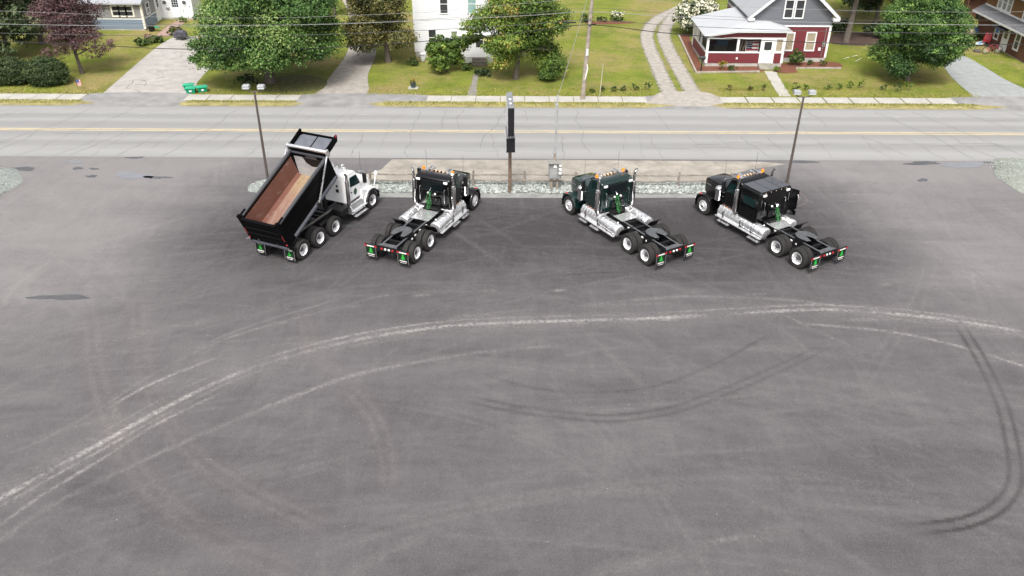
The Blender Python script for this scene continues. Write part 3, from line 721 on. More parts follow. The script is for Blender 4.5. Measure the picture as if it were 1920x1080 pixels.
def wheel(parent, x, y, side, deep=True, r=0.52):
    """tyre with its rim; side = +1 outer face to +y"""
    w = 0.27
    mb = MB(); s = side
    prof = [(0.30, -0.10), (0.36, -0.125), (0.455, -0.135), (0.492, -0.128), (r, -0.105)]
    for g in (-0.06, 0.0, 0.06):
        prof += [(r, g - 0.012), (r - 0.015, g - 0.008), (r - 0.015, g + 0.008), (r, g + 0.012)]
    prof += [(r, 0.105), (0.492, 0.128), (0.455, 0.135), (0.36, 0.125), (0.30, 0.10)]
    mb.lathe([(a, b * s) for a, b in prof], (0, 0, 0), 'y', 40, caps=False)
    t = mb.build("wheel", K_TYRE, parent); t.location = (x, y, r)
    rim = MB()
    if deep:
        rim.lathe([(a, b * s) for a, b in [(0.312, 0.128), (0.30, 0.134), (0.285, 0.120), (0.272, 0.05), (0.258, -0.02), (0.225, -0.035), (0.15, -0.03), (0.0005, -0.03)]], (0, 0, 0), 'y', 32, caps=False)
    else:
        rim.lathe([(a, b * s) for a, b in [(0.312, 0.120), (0.300, 0.132), (0.282, 0.125), (0.272, 0.10), (0.255, 0.085), (0.21, 0.115), (0.155, 0.135), (0.0005, 0.135)]], (0, 0, 0), 'y', 32, caps=False)
    n0 = len(rim.f); hh = -0.034 if deep else 0.112
    for k in range(10):
        q = 2 * math.pi * (k + 0.5) / 10; rr_ = 0.205
        rim.lathe([(0.026, (hh + 0.001) * s), (0.024, (hh + 0.008) * s)], (rr_ * math.cos(q), 0, rr_ * math.sin(q)), 'y', 8)
    ro = rim.build("rim", K_RIM, t); ro.data.materials.append(K_DARK)
    for pl in list(ro.data.polygons)[n0:]: pl.material_index = 1
    hub = MB(); h0 = -0.03 if deep else 0.135
    hub.lathe([(a, b * s) for a, b in ([(0.115, h0), (0.11, h0 + 0.09), (0.075, h0 + 0.12), (0.0005, h0 + 0.125)] if deep else [(0.09, h0), (0.085, h0 + 0.05), (0.05, h0 + 0.075), (0.0005, h0 + 0.08)])], (0, 0, 0), 'y', 16, caps=False)
    for k in range(10):
        q = 2 * math.pi * k / 10
        hub.lathe([(0.014, h0 * s), (0.014, (h0 + 0.035) * s)], (0.14 * math.cos(q), 0, 0.14 * math.sin(q)), 'y', 6)
    hub.build("hub", K_CHROME if not deep else K_HUB, t)
    return t
def copy_wheel(w, x, y):
    c = copy_tree(w, w.parent); c.location = (x, y, w.location[2]); return c
def dual_axle(parent, x, protos):
    out = []
    for s in (1, -1):
        for yy_ in (1.07, 0.745):
            key = (s, 'd')
            if key not in protos: protos[key] = wheel(parent, x, s * yy_, s)
            else: copy_wheel(protos[key], x, s * yy_)
    ax = MB().tube([(x, -1.0, 0.52), (x, -0.2, 0.52), (x, 0.2, 0.52), (x, 1.0, 0.52)], 0.085, 10)
    ax.ball((x, 0, 0.53), 0.22, 12); ax.box(x - 0.3, x + 0.3, -0.58, -0.44, 0.55, 0.68); ax.box(x - 0.3, x + 0.3, 0.44, 0.58, 0.55, 0.68)
    ax.lathe([(0.12, 0), (0.13, 0.1), (0.12, 0.22)], (x - 0.32, -0.5, 0.58), 'z', 12); ax.lathe([(0.12, 0), (0.13, 0.1), (0.12, 0.22)], (x - 0.32, 0.5, 0.58), 'z', 12)
    ax.build("axle", K_FRAME, parent)
TREE_SHAPE = [(0.0, 1.0), (0.20, 0.70), (0.12, 0.70), (0.30, 0.42), (0.20, 0.42), (0.42, 0.12), (0.08, 0.12), (0.08, 0.0), (-0.08, 0.0), (-0.08, 0.12), (-0.42, 0.12), (-0.20, 0.42), (-0.30, 0.42), (-0.12, 0.70), (-0.20, 0.70)]
def mud_flap(parent, x, y, zt, zb, red=True):
    """rubber flap hung across the truck at x, with its tree emblem"""
    f = MB().box(x - 0.006, x + 0.006, y - 0.31, y + 0.31, zb, zt).build("mud_flap", K_FLAP, parent)
    w = MB()
    for s in (-1, 1): w.box(x - 0.014, x - 0.0065, y + s * 0.285 - 0.022, y + s * 0.285 + 0.022, zb + 0.02, zt - 0.05)
    w.each("flap_weight", K_CHROME, f)
    h = MB().box(x - 0.018, x - 0.0065, y - 0.20, y + 0.20, zt - 0.06, zt)
    h.build("reflective_tape", K_TAPE, f)
    if red:
        r_ = MB()
        for s in (-1, 1): r_.box(x - 0.019, x - 0.0065, y + s * 0.27 - 0.07, y + s * 0.27 + 0.07, zt - 0.055, zt + 0.02)
        r_.each("red_reflector", K_RED, f)
    H = zt - zb; e0 = zb + 0.36 * H; e1 = zt - 0.12 * H
    MB().box(x - 0.011, x - 0.0065, y - 0.2, y + 0.2, e0 - 0.02, e1 + 0.02).build("emblem_panel", K_EMBBG, f)
    s = (e1 - e0)
    MB().prism([(y + a * s * 0.85, e0 + b_ * s) for a, b_ in TREE_SHAPE], 'x', x - 0.017, x - 0.0115).build("tree_emblem", K_EMB, f, flat=True)
    t = MB(); rnd = random.Random(4)
    for row, (zz, hh, ww) in enumerate([(zb + 0.22 * H, 0.06, 0.20), (zb + 0.09 * H, 0.030, 0.16)]):
        yk = y - ww
        while yk < y + ww:
            lw = rnd.uniform(0.02, 0.045)
            t.box(x - 0.013, x - 0.0065, yk, min(yk + lw, y + ww), zz, zz + hh * rnd.uniform(0.75, 1.0)); yk += lw + 0.009
    t.build("lettering", K_TAPE, f, flat=True)
    return f
def arch(x, z, r0, r1, y0, y1, a0, a1, n=14):
    """a curved fender over a wheel at (x,z)"""
    rings = []
    for k in range(n + 1):
        q = R(a0 + (a1 - a0) * k / n); c_, s_ = math.cos(q), math.sin(q)
        rings.append([(x + r0 * c_, y0, z + r0 * s_), (x + r0 * c_, y1, z + r0 * s_), (x + (r1 - 0.02) * c_, y1, z + (r1 - 0.02) * s_),
                      (x + r1 * c_, y1 - 0.05 * (1 if y1 > y0 else -1), z + r1 * s_), (x + r1 * c_, y0, z + r1 * s_)])
    return rings
def tapered_box(x0, x1, h0, h1, z0, z1a, z1b, rad=0.09):
    """hood: half width h0 at x0, h1 at x1; top z1a at x0, z1b at x1; rounded upper edges"""
    rings = []
    for t_ in (0, 0.33, 0.66, 0.93, 1.0):
        x = x0 + (x1 - x0) * t_; h = h0 + (h1 - h0) * t_; zt = z1a + (z1b - z1a) * t_
        if t_ == 1.0: zt -= 0.05; h -= 0.03
        r_ = rad
        rings.append([(x, -h, z0), (x, -h, zt - r_), (x, -h + r_ * 0.35, zt - r_ * 0.3), (x, -h + r_, zt), (x, 0, zt + 0.02), (x, h - r_, zt), (x, h - r_ * 0.35, zt - r_ * 0.3), (x, h, zt - r_), (x, h, z0)])
    return rings
def ladder_frame(parent, x0, x1, zt=0.98, cross=()):
    f = MB()
    for s in (-1, 1):
        f.box(x0, x1, s * 0.43 - 0.005, s * 0.43 + 0.005, zt - 0.27, zt - 0.011)
        f.box(x0, x1, s * 0.43 - (0.085 if s > 0 else 0.0), s * 0.43 + (0.085 if s < 0 else 0.0), zt - 0.27, zt - 0.255)
    for x in cross: f.box(x - 0.05, x + 0.05, -0.424, 0.424, zt - 0.2, zt - 0.04)
    f.build("chassis_frame", K_FRAME, parent)
    t_ = MB()
    for s in (-1, 1): t_.box(x0, x1 - 2.2, s * 0.43 - (0.09 if s > 0 else 0.006), s * 0.43 + (0.09 if s < 0 else 0.006), zt - 0.010, zt)
    t_.each("frame_flange", K_FRAMETOP, parent)
def side_tank(parent, s, x0, x1, n_straps=3):
    t_ = MB().lathe([(0.02, 0), (0.24, 0.0), (0.30, 0.04), (0.315, 0.08), (0.315, x1 - x0 - 0.04), (0.30, x1 - x0), (0.02, x1 - x0)], (x0, s * 0.93, 0.73), 'x', 28)
    o = t_.build("fuel_tank", K_ALU, parent)
    st = MB()
    for k in range(n_straps):
        x = x0 + 0.25 + k * (x1 - x0 - 0.5) / max(1, n_straps - 1)
        st.lathe([(0.321, -0.03), (0.325, -0.02), (0.325, 0.02), (0.321, 0.03)], (x, s * 0.93, 0.73), 'x', 28)
    st.each("strap", K_CHROME, o)
    MB().lathe([(0.05, 0), (0.055, 0.05), (0.03, 0.07)], (x0 + 0.4, s * 0.78, 1.0), 'z', 12).build("fuel_cap", K_CHROME, o)
def mirror(parent, x, s, z0=2.02, z1=2.60, mat=None):
    a = MB().box(x - 0.06, x + 0.05, s * 1.38 - 0.11, s * 1.38 + 0.11, z0, z1)
    o = a.build("mirror", mat or K_DARK, parent, bevel=0.03)
    MB().tube([(x, s * 1.02, z1 + 0.06), (x, s * 1.30, z1 + 0.12), (x, s * 1.38, z1 + 0.08), (x, s * 1.38, z1 - 0.04)], 0.018, 6).tube([(x, s * 1.38, z0 + 0.02), (x, s * 1.36, z0 - 0.08), (x + 0.05, s * 1.02, z0 - 0.14)], 0.018, 6).build("mirror_arm", K_CHROME, o)
def quad_panel(mb, pts_xz, y0, y1): return mb.prism(pts_xz, 'y', y0, y1)

def tractor(kind, paint_, loc, heading, label, sleeper=False):
    root = thing("tractor_truck", label, "truck", loc, R(heading), "trucks parked on the lot")
    FX = 6.84 if sleeper else 6.58
    D = FX - 6.58                                   # everything forward of the cab's rear shifts by D
    cr = 4.12 + D if sleeper else 3.95              # rear wall of the cab
    ladder_frame(root, -0.75, FX + 0.6, 0.98, (0.0, 0.7, 1.38, 1.95, 2.6))
    # tapered tail of the frame with its light bar
    tail = MB().prism([(-0.80, -0.52), (-0.72, -0.52), (-0.52, -0.33), (-0.52, 0.33), (-0.72, 0.52), (-0.80, 0.52)], 'z', 0.984, 0.998)
    tail.build("rear_crossmember", K_FRAMETOP, root)
    lb = MB().box(-0.82, -0.77, -0.56, 0.56, 0.70, 0.982).build("light_bar", K_FRAME, root)
    for y, mt in ((-0.30, K_RED), (-0.10, K_CLEAR), (0.10, K_CLEAR), (0.30, K_RED)):
        MB().lathe([(0.06, 0), (0.06, -0.02), (0.03, -0.035), (0.001, -0.037)], (-0.822, y, 0.83), 'x', 14).build("tail_light", mt, lb)
    protos = {}
    dual_axle(root, 0.0, protos); dual_axle(root, 1.38, protos)
    for s in (-1, 1):
        MB().beam((-0.84, s * 0.5, 0.93), (-0.84, s * 1.24, 0.93), 0.05, 0.05).build("flap_hanger", K_FRAME, root)
        mud_flap(root, -0.87, s * 0.90, 0.91, 0.27)
    # fifth wheel: horseshoe plate with the throat to the rear
    ft = [(0.25, 0.40), (0.17, 0.20), (0.62, 0.045), (0.70, 0.0), (0.62, -0.045), (0.17, -0.20), (0.25, -0.40), (0.55, -0.47), (0.85, -0.46), (1.08, -0.34), (1.18, -0.15), (1.20, 0.0), (1.18, 0.15), (1.08, 0.34), (0.85, 0.46), (0.55, 0.47)]
    MB().prism(ft, 'z', 1.13, 1.165).build("fifth_wheel", K_5TH, root, bevel=0.012)
    MB().box(0.45, 0.95, -0.46, -0.30, 0.985, 1.12).box(0.45, 0.95, 0.30, 0.46, 0.985, 1.12).each("fifth_wheel_base", K_FRAME, root)
    sus = MB()
    for s in (-1, 1):
        sus.box(0.35, 1.05, s * 0.62 - 0.06, s * 0.62 + 0.06, 0.5, 0.6); sus.tube([(0.2, s * 0.5, 0.75), (0.1, s * 0.62, 0.55)], 0.04, 8); sus.tube([(1.55, s * 0.5, 0.75), (1.5, s * 0.62, 0.55)], 0.04, 8)
        sus.box(0.62, 0.72, s * 0.46 - 0.02, s * 0.46 + 0.05, 0.6, 0.9)
    sus.tube([(2.9, 0, 0.75), (1.6, 0, 0.58)], 0.06, 10); sus.tube([(1.2, 0, 0.58), (0.2, 0, 0.58)], 0.05, 10)
    sus.build("suspension", K_FRAME, root)
    sm = MB()
    for x, y, z in ((1.55, .45, .9), (1.05, .46, .86), (0.7, .46, .8), (2.15, .46, .9)):
        for s in (-1, 1): sm.box(x, x + 0.12, s * y, s * (y + 0.05), z - 0.06, z)
    sm.each("air_valve", K_TAPE, root)
    # deck, quarter fenders
    dx0, dx1 = (2.05, 2.85) if sleeper else ((2.72, 3.48) if kind == 'green' else (2.42, 3.55))
    dk = MB().box(dx0, dx1, -0.50, 0.50, 0.99, 1.02)
    for k in range(9): dk.box(dx0 + 0.03, dx1 - 0.03, -0.45 + k * 0.11, -0.43 + k * 0.11, 1.02, 1.026)
    dk.build("deck_plate", K_ALU, root)
    tx0 = 2.32
    for s in (-1, 1):
        q = MB().loft(arch(1.38, 0.52, 0.70, 0.735, s * 0.60, s * 1.24, 12, 64, 8))
        q.build("quarter_fender", K_DARK, root)
    # tanks and steps along both sides
    tf = 5.42 + D; tm = (cr - 0.1) if not sleeper else 3.95
    for s in (-1, 1):
        side_tank(root, s, tx0, tm, 3 if not sleeper else 4)
        bx = MB().prism([(s * 0.60, 0.42), (s * 1.16, 0.42), (s * 1.20, 0.50), (s * 1.20, 0.78), (s * 1.06, 1.02), (s * 0.62, 1.05)], 'x', tm + 0.04, tf)
        o = bx.build("step_box", K_ALU, root, bevel=0.02)
        tr = MB()
        for k in range(7):
            x = tm + 0.12 + k * (tf - tm - 0.2) / 6.0
            tr.beam((x, s * 1.21, 0.80), (x, s * 1.075, 1.03), 0.03, 0.012)
        tr.each("tread", K_CHROME, o)
        MB().box(tx0 + 0.05, tf + 0.02, s * 1.27 - 0.08, s * 1.27 + 0.08, 0.47, 0.52).build("running_board", K_ALU, root, bevel=0.01)
        for xa, xb in ((tf - 0.62, tf - 0.02), (tf - 0.62 - 1.05, tf - 1.0)) if not sleeper else ((tf - 0.95, tf - 0.15), (2.55, 3.3)):
            MB().box(xa - 0.12, xb - 0.1, s * 1.32 - 0.09, s * 1.32 + 0.09, 0.30, 0.34).beam((xa, s * 1.32, 0.34), (xa, s * 1.28, 0.47), 0.03, 0.03).beam((xb - 0.2, s * 1.32, 0.34), (xb - 0.2, s * 1.28, 0.47), 0.03, 0.03).build("step", K_ALU, root)
        br = MB()
        for x in (tm + 0.01, tf - 0.45, (tx0 + tm) / 2): br.box(x - 0.02, x + 0.02, s * 1.225 - 0.02, s * 1.225 + 0.02, 0.47, 0.86)
        br.each("step_bracket", K_FRAME, root)
    # cab
    cw = 1.0; cf = 5.32 + D; wt = 4.98 + D
    prof = [(cr, 1.12), (cf, 1.12), (cf, 1.90), (cf - 0.10, 2.03), (wt, 2.62), (wt - 0.12, 2.70), (cr + 0.5, 2.76), (cr + 0.1, 2.73), (cr, 2.64)]
    cab = MB().prism(prof, 'y', -cw, cw).build("cab", paint_, root, bevel=0.06, seg=3)
    for s in (-1, 1):
        d0 = cr + 0.14
        dr = MB(); quad_panel(dr, [(d0, 1.20), (cf - 0.06, 1.20), (cf - 0.06, 1.90), (wt - 0.02, 2.56), (d0, 2.58)], s * 1.0, s * 1.016)
        o = dr.build("door", paint_, root, bevel=0.006)
        wn_ = MB(); quad_panel(wn_, [(d0 + 0.08, 1.98), (cf - 0.16, 1.92), (wt - 0.06, 2.48), (d0 + 0.08, 2.50)], s * 1.0165, s * 1.023)
        wn_.build("window", K_GLASS, o)
        MB().box(d0 + 0.08, d0 + 0.20, s * 1.0165, s * 1.05, 1.66, 1.70).build("handle", K_CHROME, o)
        sk = MB().box(d0 - 0.1, cf - 0.15, s * 0.985, s * 1.012, 1.03, 1.115)
        o2 = sk.build("kick_panel", K_CHROME, root)
        lm = MB()
        for k in range(5): lm.ball((d0 + 0.05 + k * 0.21, s * 1.018, 1.075), 0.022, 8)
        lm.each("marker_light", K_AMBER, o2)
        mirror(root, 5.06 + D, s)
    for s in (-1, 1):                                # split windscreen, lying on the sloping front
        a0, a1 = Vector((cf - 0.10, 0, 2.05)), Vector((wt, 0, 2.60)); nrm = Vector((a1.z - a0.z, 0, -(a1.x - a0.x))).normalized()
        p = []
        for off in (0.012, 0.022):
            b0, b1 = a0 + nrm * off, a1 + nrm * off
            p.append([(b0.x, s * 0.03, b0.z), (b0.x, s * 0.88, b0.z), (b1.x, s * 0.82, b1.z - 0.02), (b1.x, s * 0.03, b1.z - 0.02)])
        MB().loft(p).build("windscreen", K_GLASS, root)
    MB().prism([(wt + 0.02, 2.62), (wt + 0.26, 2.52), (wt + 0.27, 2.54), (wt - 0.02, 2.70)], 'y', -0.98, 0.98).build("sun_visor", K_CHROME, root)
    # roof lights, beacons on brackets, horns, antennas
    for k in range(5):
        MB().lathe([(0.045, -0.05), (0.05, 0.0), (0.04, 0.05)], (wt - 0.17, -0.42 + k * 0.21, 2.75), 'x', 10).build("roof_light", K_MARK, root)
    for s in (-1, 1):
        rail = MB().tube([(wt - 0.45, s * 0.62, 2.76), (wt - 0.45, s * 0.62, 2.82)], 0.02, 8).tube([(wt + 0.06, s * 0.62, 2.73), (wt + 0.06, s * 0.62, 2.82)], 0.02, 8)
        rail.box(wt - 0.55, wt + 0.16, s * 0.62 - 0.035, s * 0.62 + 0.035, 2.82, 2.86); rail.box(wt - 0.45, wt - 0.25, s * 0.55, s * 0.95, 2.80, 2.835)
        o = rail.build("beacon_bracket", K_CHROME, root)
        MB().lathe([(0.085, 0), (0.085, 0.09), (0.06, 0.13), (0.001, 0.14)], (wt - 0.35, s * 0.85, 2.836), 'z', 14).build("beacon", K_AMBER, o)
        MB().lathe([(0.02, 0), (0.028, 0.3), (0.07, 0.5), (0.075, 0.52)], (wt - 0.48, s * 0.40, 2.815), 'x', 12).build("air_horn", K_CHROME, root)
        MB().tube([(cf + 0.05, s * 1.08, 2.05), (cf + 0.05, s * 1.10, 3.6)], 0.006, 5).build("antenna", K_DARK, root)
    # hood, fenders, nose
    hx = FX + 0.56
    MB().loft(tapered_box(cf - 0.03, hx, 0.86, 0.66, 1.10, 2.03, 1.90)).build("hood", paint_, root, bevel=0.0)
    gr = MB().box(hx - 0.01, hx + 0.045, -0.50, 0.50, 0.85, 1.82).build("grille", K_CHROME, root, bevel=0.02)
    gb = MB()
    for k in range(12): gb.box(hx + 0.046, hx + 0.055, -0.45, 0.45, 0.93 + k * 0.07, 0.96 + k * 0.07)
    gb.build("grille_bar", K_DARK, gr)
    for s in (-1, 1):
        MB().box(hx - 0.58, hx - 0.20, s * 0.735 - 0.02, s * 0.735 + 0.02, 1.60, 1.66).build("hood_vent", K_CHROME, root)
        fd = MB().loft(arch(FX, 0.52, 0.60, 0.66, s * 0.66, s * 1.20, 8, 172, 16))
        fd.prism([(FX + 0.40, 0.98), (hx - 0.02, 1.02), (hx + 0.04, 0.80), (hx, 0.55), (FX + 0.61, 0.55)], 'y', s * 0.66, s * 1.18)
        fd.prism([(FX - 0.655, 0.58), (FX - 0.70, 0.58), (FX - 0.52, 1.12), (FX - 0.42, 1.05)], 'y', s * 0.66, s * 1.15)
        o = fd.build("front_fender", paint_, root)
        MB().box(hx - 0.24, hx - 0.06, s * 1.02 - 0.05, s * 1.02 + 0.05, 1.02, 1.085).build("turn_signal", K_RED, o, bevel=0.015)
        MB().lathe([(0.09, 0), (0.11, 0.06), (0.10, 0.10), (0.001, 0.11)], (hx + 0.0, s * 0.90, 0.90), 'x', 14).build("headlight", K_CHROME, o)
        ac = MB().lathe([(0.02, 0), (0.17, 0), (0.19, 0.03), (0.19, 0.58), (0.205, 0.60), (0.205, 0.66), (0.17, 0.74), (0.08, 0.79), (0.001, 0.80)], (5.62 + D, s * 1.08, 1.26), 'z', 20)
        ac.tube([(5.62 + D, s * 1.0, 1.4), (5.65 + D, s * 0.78, 1.4)], 0.06, 8)
        ac.build("air_cleaner", K_CHROME if s * (1 if heading > 90 else -1) > 0 else K_CHROME, root)
        protos[(s, 'f')] = wheel(root, FX, s * 1.04, s, deep=False)
    MB().tube([(FX, -0.95, 0.48), (FX, -0.6, 0.42), (FX, 0.6, 0.42), (FX, 0.95, 0.48)], 0.07, 8).build("front_axle", K_FRAME, root)
    bp = MB().prism([(hx + 0.10, -1.2), (hx + 0.24, -1.0), (hx + 0.27, 0.0), (hx + 0.24, 1.0), (hx + 0.10, 1.2), (hx + 0.06, 1.2), (hx + 0.18, 0.0), (hx + 0.06, -1.2)], 'z', 0.30, 0.78)
    bp.build("bumper", K_CHROME, root, bevel=0.02)
    MB().box(hx - 0.1, hx + 0.1, -1.0, 1.0, 0.70, 0.745).build("bumper_shelf", K_DARK, root)
    # exhaust stacks: shielded lower can, thinner pipe, cut and turned tip
    sx_ = cr + 0.10 if not sleeper else cr + 0.12
    for s in (-1, 1):
        st = MB().lathe([(0.08, 0), (0.115, 0.03), (0.125, 0.10), (0.125, 1.22), (0.10, 1.30), (0.07, 1.32), (0.068, 1.50)], (sx_, s * 1.16, 1.12), 'z', 18, caps=False)
        st.tube([(sx_, s * 1.16, 2.6), (sx_, s * 1.16, 2.86), (sx_ - 0.03, s * 1.17, 3.00), (sx_ - 0.14, s * 1.20, 3.13)], 0.068, 14)
        o = st.build("exhaust_stack", K_STACK, root)
        MB().tube([(sx_, s * 1.16, 1.16), (sx_, s * 1.14, 1.02), (sx_ - 0.05, s * 0.95, 0.98), (sx_ - 0.1, s * 0.5, 1.0)], 0.075, 10).build("exhaust_elbow", K_STACK, o)
        pf = MB()
        for k in range(8): pf.box(sx_ - 0.128, sx_ - 0.118, s * 1.16 - 0.03, s * 1.16 + 0.03, 1.30 + k * 0.13, 1.36 + k * 0.13)
        pf.build("shield_slot", K_DARK, o)
    rearx = cr
    if sleeper:
        sl0, sl1 = 3.02, cr - 0.02; sw_ = 1.10
        pr = [(-sw_, 1.06), (-sw_, 2.55), (-sw_ + 0.05, 2.68), (-sw_ + 0.16, 2.73), (sw_ - 0.16, 2.73), (sw_ - 0.05, 2.68), (sw_, 2.55), (sw_, 1.06)]
        sb = MB().prism(pr, 'x', sl0, sl1).build("sleeper_box", paint_, root, bevel=0.03)
        rf = MB()
        for k in range(3): rf.box(sl0 + 0.04, sl1 - 0.02, -0.98 + k * 0.665, -0.98 + k * 0.665 + 0.63, 2.7305, 2.742)
        rf.each("roof_panel", M("roof_panel_grey", (0.045, 0.047, 0.055), 0.3, var=0.1, coat=0.5), sb)
        MB().box(sl0 + 0.25, sl1 - 0.3, 1.1005, 1.112, 1.85, 2.25).box(sl0 + 0.25, sl1 - 0.3, -1.112, -1.1005, 1.85, 2.25).each("sleeper_window", K_GLASS, sb)
        MB().box(sl0 + 0.12, sl1 - 0.5, 1.1005, 1.11, 1.2, 1.7).build("luggage_door", paint_, sb, bevel=0.004)
        ll = MB()
        for k in range(5): ll.ball((sl0 - 0.005, -0.7 + k * 0.35, 2.66), 0.02, 8)
        ll.each("marker_light", K_MARK, sb)
        for s in (-1, 1):
            kp = MB().box(sl0 + 0.1, sl1 - 0.1, s * 1.085, s * 1.11, 0.98, 1.05).build("kick_panel", K_CHROME, root)
        # cab extender standing off the far rear corner, with its chrome handle
        ex = MB().loft([[(sl0 + 0.02, -1.09, 1.05), (sl0 + 0.02, -1.12, 1.05), (sl0 - 0.26, -1.44, 1.05), (sl0 - 0.24, -1.40, 1.05)], [(sl0 + 0.02, -1.09, 2.55), (sl0 + 0.02, -1.12, 2.55), (sl0 - 0.26, -1.44, 2.45), (sl0 - 0.24, -1.40, 2.45)]])
        o = ex.build("cab_extender", paint_, root)
        MB().tube([(sl0 - 0.25, -1.37, 1.35), (sl0 - 0.31, -1.36, 1.42), (sl0 - 0.31, -1.36, 2.15), (sl0 - 0.25, -1.37, 2.22)], 0.022, 8).build("grab_handle", K_CHROME, o)
        rearx = sl0
    # rear wall: window, work lights, handles, hoses, gladhand panel
    ww = 0.62
    if not sleeper:
        rw = MB().box(rearx - 0.012, rearx + 0.01, -ww, ww, 2.02, 2.50).build("rear_window", K_GLASSD, root)
        MB().box(rearx - 0.02, rearx + 0.008, -ww - 0.05, ww + 0.05, 2.505, 2.54).box(rearx - 0.02, rearx + 0.008, -ww - 0.05, ww + 0.05, 1.98, 2.015).each("window_seal", K_DARK, rw)
    else:
        MB().box(rearx - 0.02, rearx - 0.001, -0.80, 0.80, 1.95, 2.45).build("rear_panel", paint_, root, bevel=0.008)
    for s in (-1, 1):
        MB().tube([(rearx, s * 0.72, 1.38), (rearx - 0.09, s * 0.72, 1.42), (rearx - 0.09, s * 0.72, 2.12), (rearx, s * 0.72, 2.16)], 0.022, 8).build("grab_handle", K_CHROME, root)
        MB().box(rearx - 0.10, rearx - 0.02, s * 0.80 - 0.11, s * 0.80 + 0.11, 2.50, 2.62).build("work_lamp", K_CLEAR, root, bevel=0.02)
        MB().box(rearx - 0.05, rearx - 0.005, s * 0.94 - 0.02, s * 0.94 + 0.02, 1.95, 2.35).build("corner_strip", K_CHROME if kind != 'green' else K_DARK, root)
    gd = MB().box(rearx - 0.08, rearx - 0.03, -0.45, 0.35, 1.25, 1.62)
    gd.ball((rearx - 0.14, -0.25, 1.55), 0.11, 10); gd.ball((rearx - 0.12, 0.05, 1.42), 0.09, 10); gd.tube([(rearx - 0.1, -0.4, 1.8), (rearx - 0.14, -0.1, 1.72), (rearx - 0.1, 0.3, 1.82)], 0.03, 8)
    gd.box(rearx - 0.3, rearx - 0.05, -0.42, 0.42, 0.985, 1.15)
    gd.build("hose_panel", K_DARK, root)
    kn = MB().ball((rearx - 0.10, -0.18, 1.86), 0.06, 10).ball((rearx - 0.10, 0.22, 1.88), 0.06, 10); kn.each("gladhand", K_TAPE, root)
    hs_ = MB(); rnd = random.Random(3)
    cy = -0.10 if sleeper else 0.10; zt_ = 1.80 if sleeper else 2.0
    for k in range(4):
        y0 = cy + (k - 1.5) * 0.07; p = []
        for j in range(11):
            t_ = j / 10
            p.append((rearx - 0.16 - 0.10 * math.sin(t_ * 3.1) - 0.30 * t_ ** 3, y0 + 0.05 * math.sin(t_ * 7 + k * 1.7), zt_ - (zt_ - 1.12) * t_ + (0.03 * math.sin(9 * t_ + k))))
        hs_.tube(p, 0.010, 6)
    coil = [(rearx - 0.27 + 0.06 * math.cos(k * 0.9), cy + 0.07 * math.sin(k * 0.9), 1.62 - k * 0.022) for k in range(26)]
    hs_.tube(coil, 0.009, 6)
    hs_.build("air_hose", K_HOSE, root)
    MB().tube([(rearx - 0.15, cy, zt_ + 0.02), (rearx - 0.04, cy, zt_ + 0.12), (rearx - 0.01, cy, zt_ + 0.12)], 0.014, 6).build("hose_hanger", K_CHROME, root)
    return root
tractor('black', K_BLACK, (-5.74, 36.5, 0.012), 66.6, "black day cab tractor truck facing away to the right, second truck from the left")
tractor('green', K_GREEN, (7.49, 36.52, 0.012), 121.3, "dark green day cab tractor truck in the lot")
tractor('sleeper', K_BLACK, (14.86, 36.25, 0.012), 120.2, "black tractor truck with a flat roofed sleeper cab at the right lamp post", sleeper=True)

# ------------------------------------------------------------------ the dump truck, body raised
K_BEDOUT = M("bed_black", (0.003, 0.003, 0.0035), 0.5, var=0.15, coat=0.0, spec=0.07)
K_SILL = M("bed_sill", (0.055, 0.058, 0.07), 0.4, var=0.15)
m, nt, N, L, b = new_mat("bed_rust")
v = coords(nt); f1 = noise(nt, v, 1.6, 6, 0.65); f2 = noise(nt, coords(nt, (1, 5, 5)), 1.2, 5, 0.7)
c = mixrgb(nt, (0.120, 0.045, 0.030), (0.225, 0.098, 0.070), f1)
c = mixrgb(nt, c, (0.42, 0.40, 0.41), ramp(nt, f2, [(0.58, 0), (0.74, 0.55)]))
L.new(c, b.inputs['Base Color']); b.inputs['Roughness'].default_value = 0.7
K_RUST = m
m, nt, N, L, b = new_mat("bed_floor")
v = coords(nt); s = N.new("ShaderNodeSeparateXYZ"); L.new(v, s.inputs[0])
f1 = noise(nt, v, 2.2, 6, 0.65); f2 = noise(nt, coords(nt, (0.6, 4, 1)), 1.6, 5, 0.7)
c = mixrgb(nt, (0.200, 0.112, 0.082), (0.270, 0.198, 0.112), ramp(nt, mathn(nt, 'MULTIPLY', s.outputs[0], 0.33), [(0.45, 0), (0.95, 1)]))
c = mixrgb(nt, c, (0.15, 0.075, 0.045), ramp(nt, f1, [(0.48, 0), (0.75, 0.7)]))
c = mixrgb(nt, c, (0.42, 0.36, 0.33), ramp(nt, f2, [(0.5, 0), (0.8, 0.6)]))
L.new(c, b.inputs['Base Color']); b.inputs['Roughness'].default_value = 0.65
K_FLOOR = m
K_WALLF = M("bed_front_steel", (0.42, 0.42, 0.42), 0.55, var=0.2, scale=2.5, grime=((0.62, 0.62, 0.62), 0.55, 0.8))
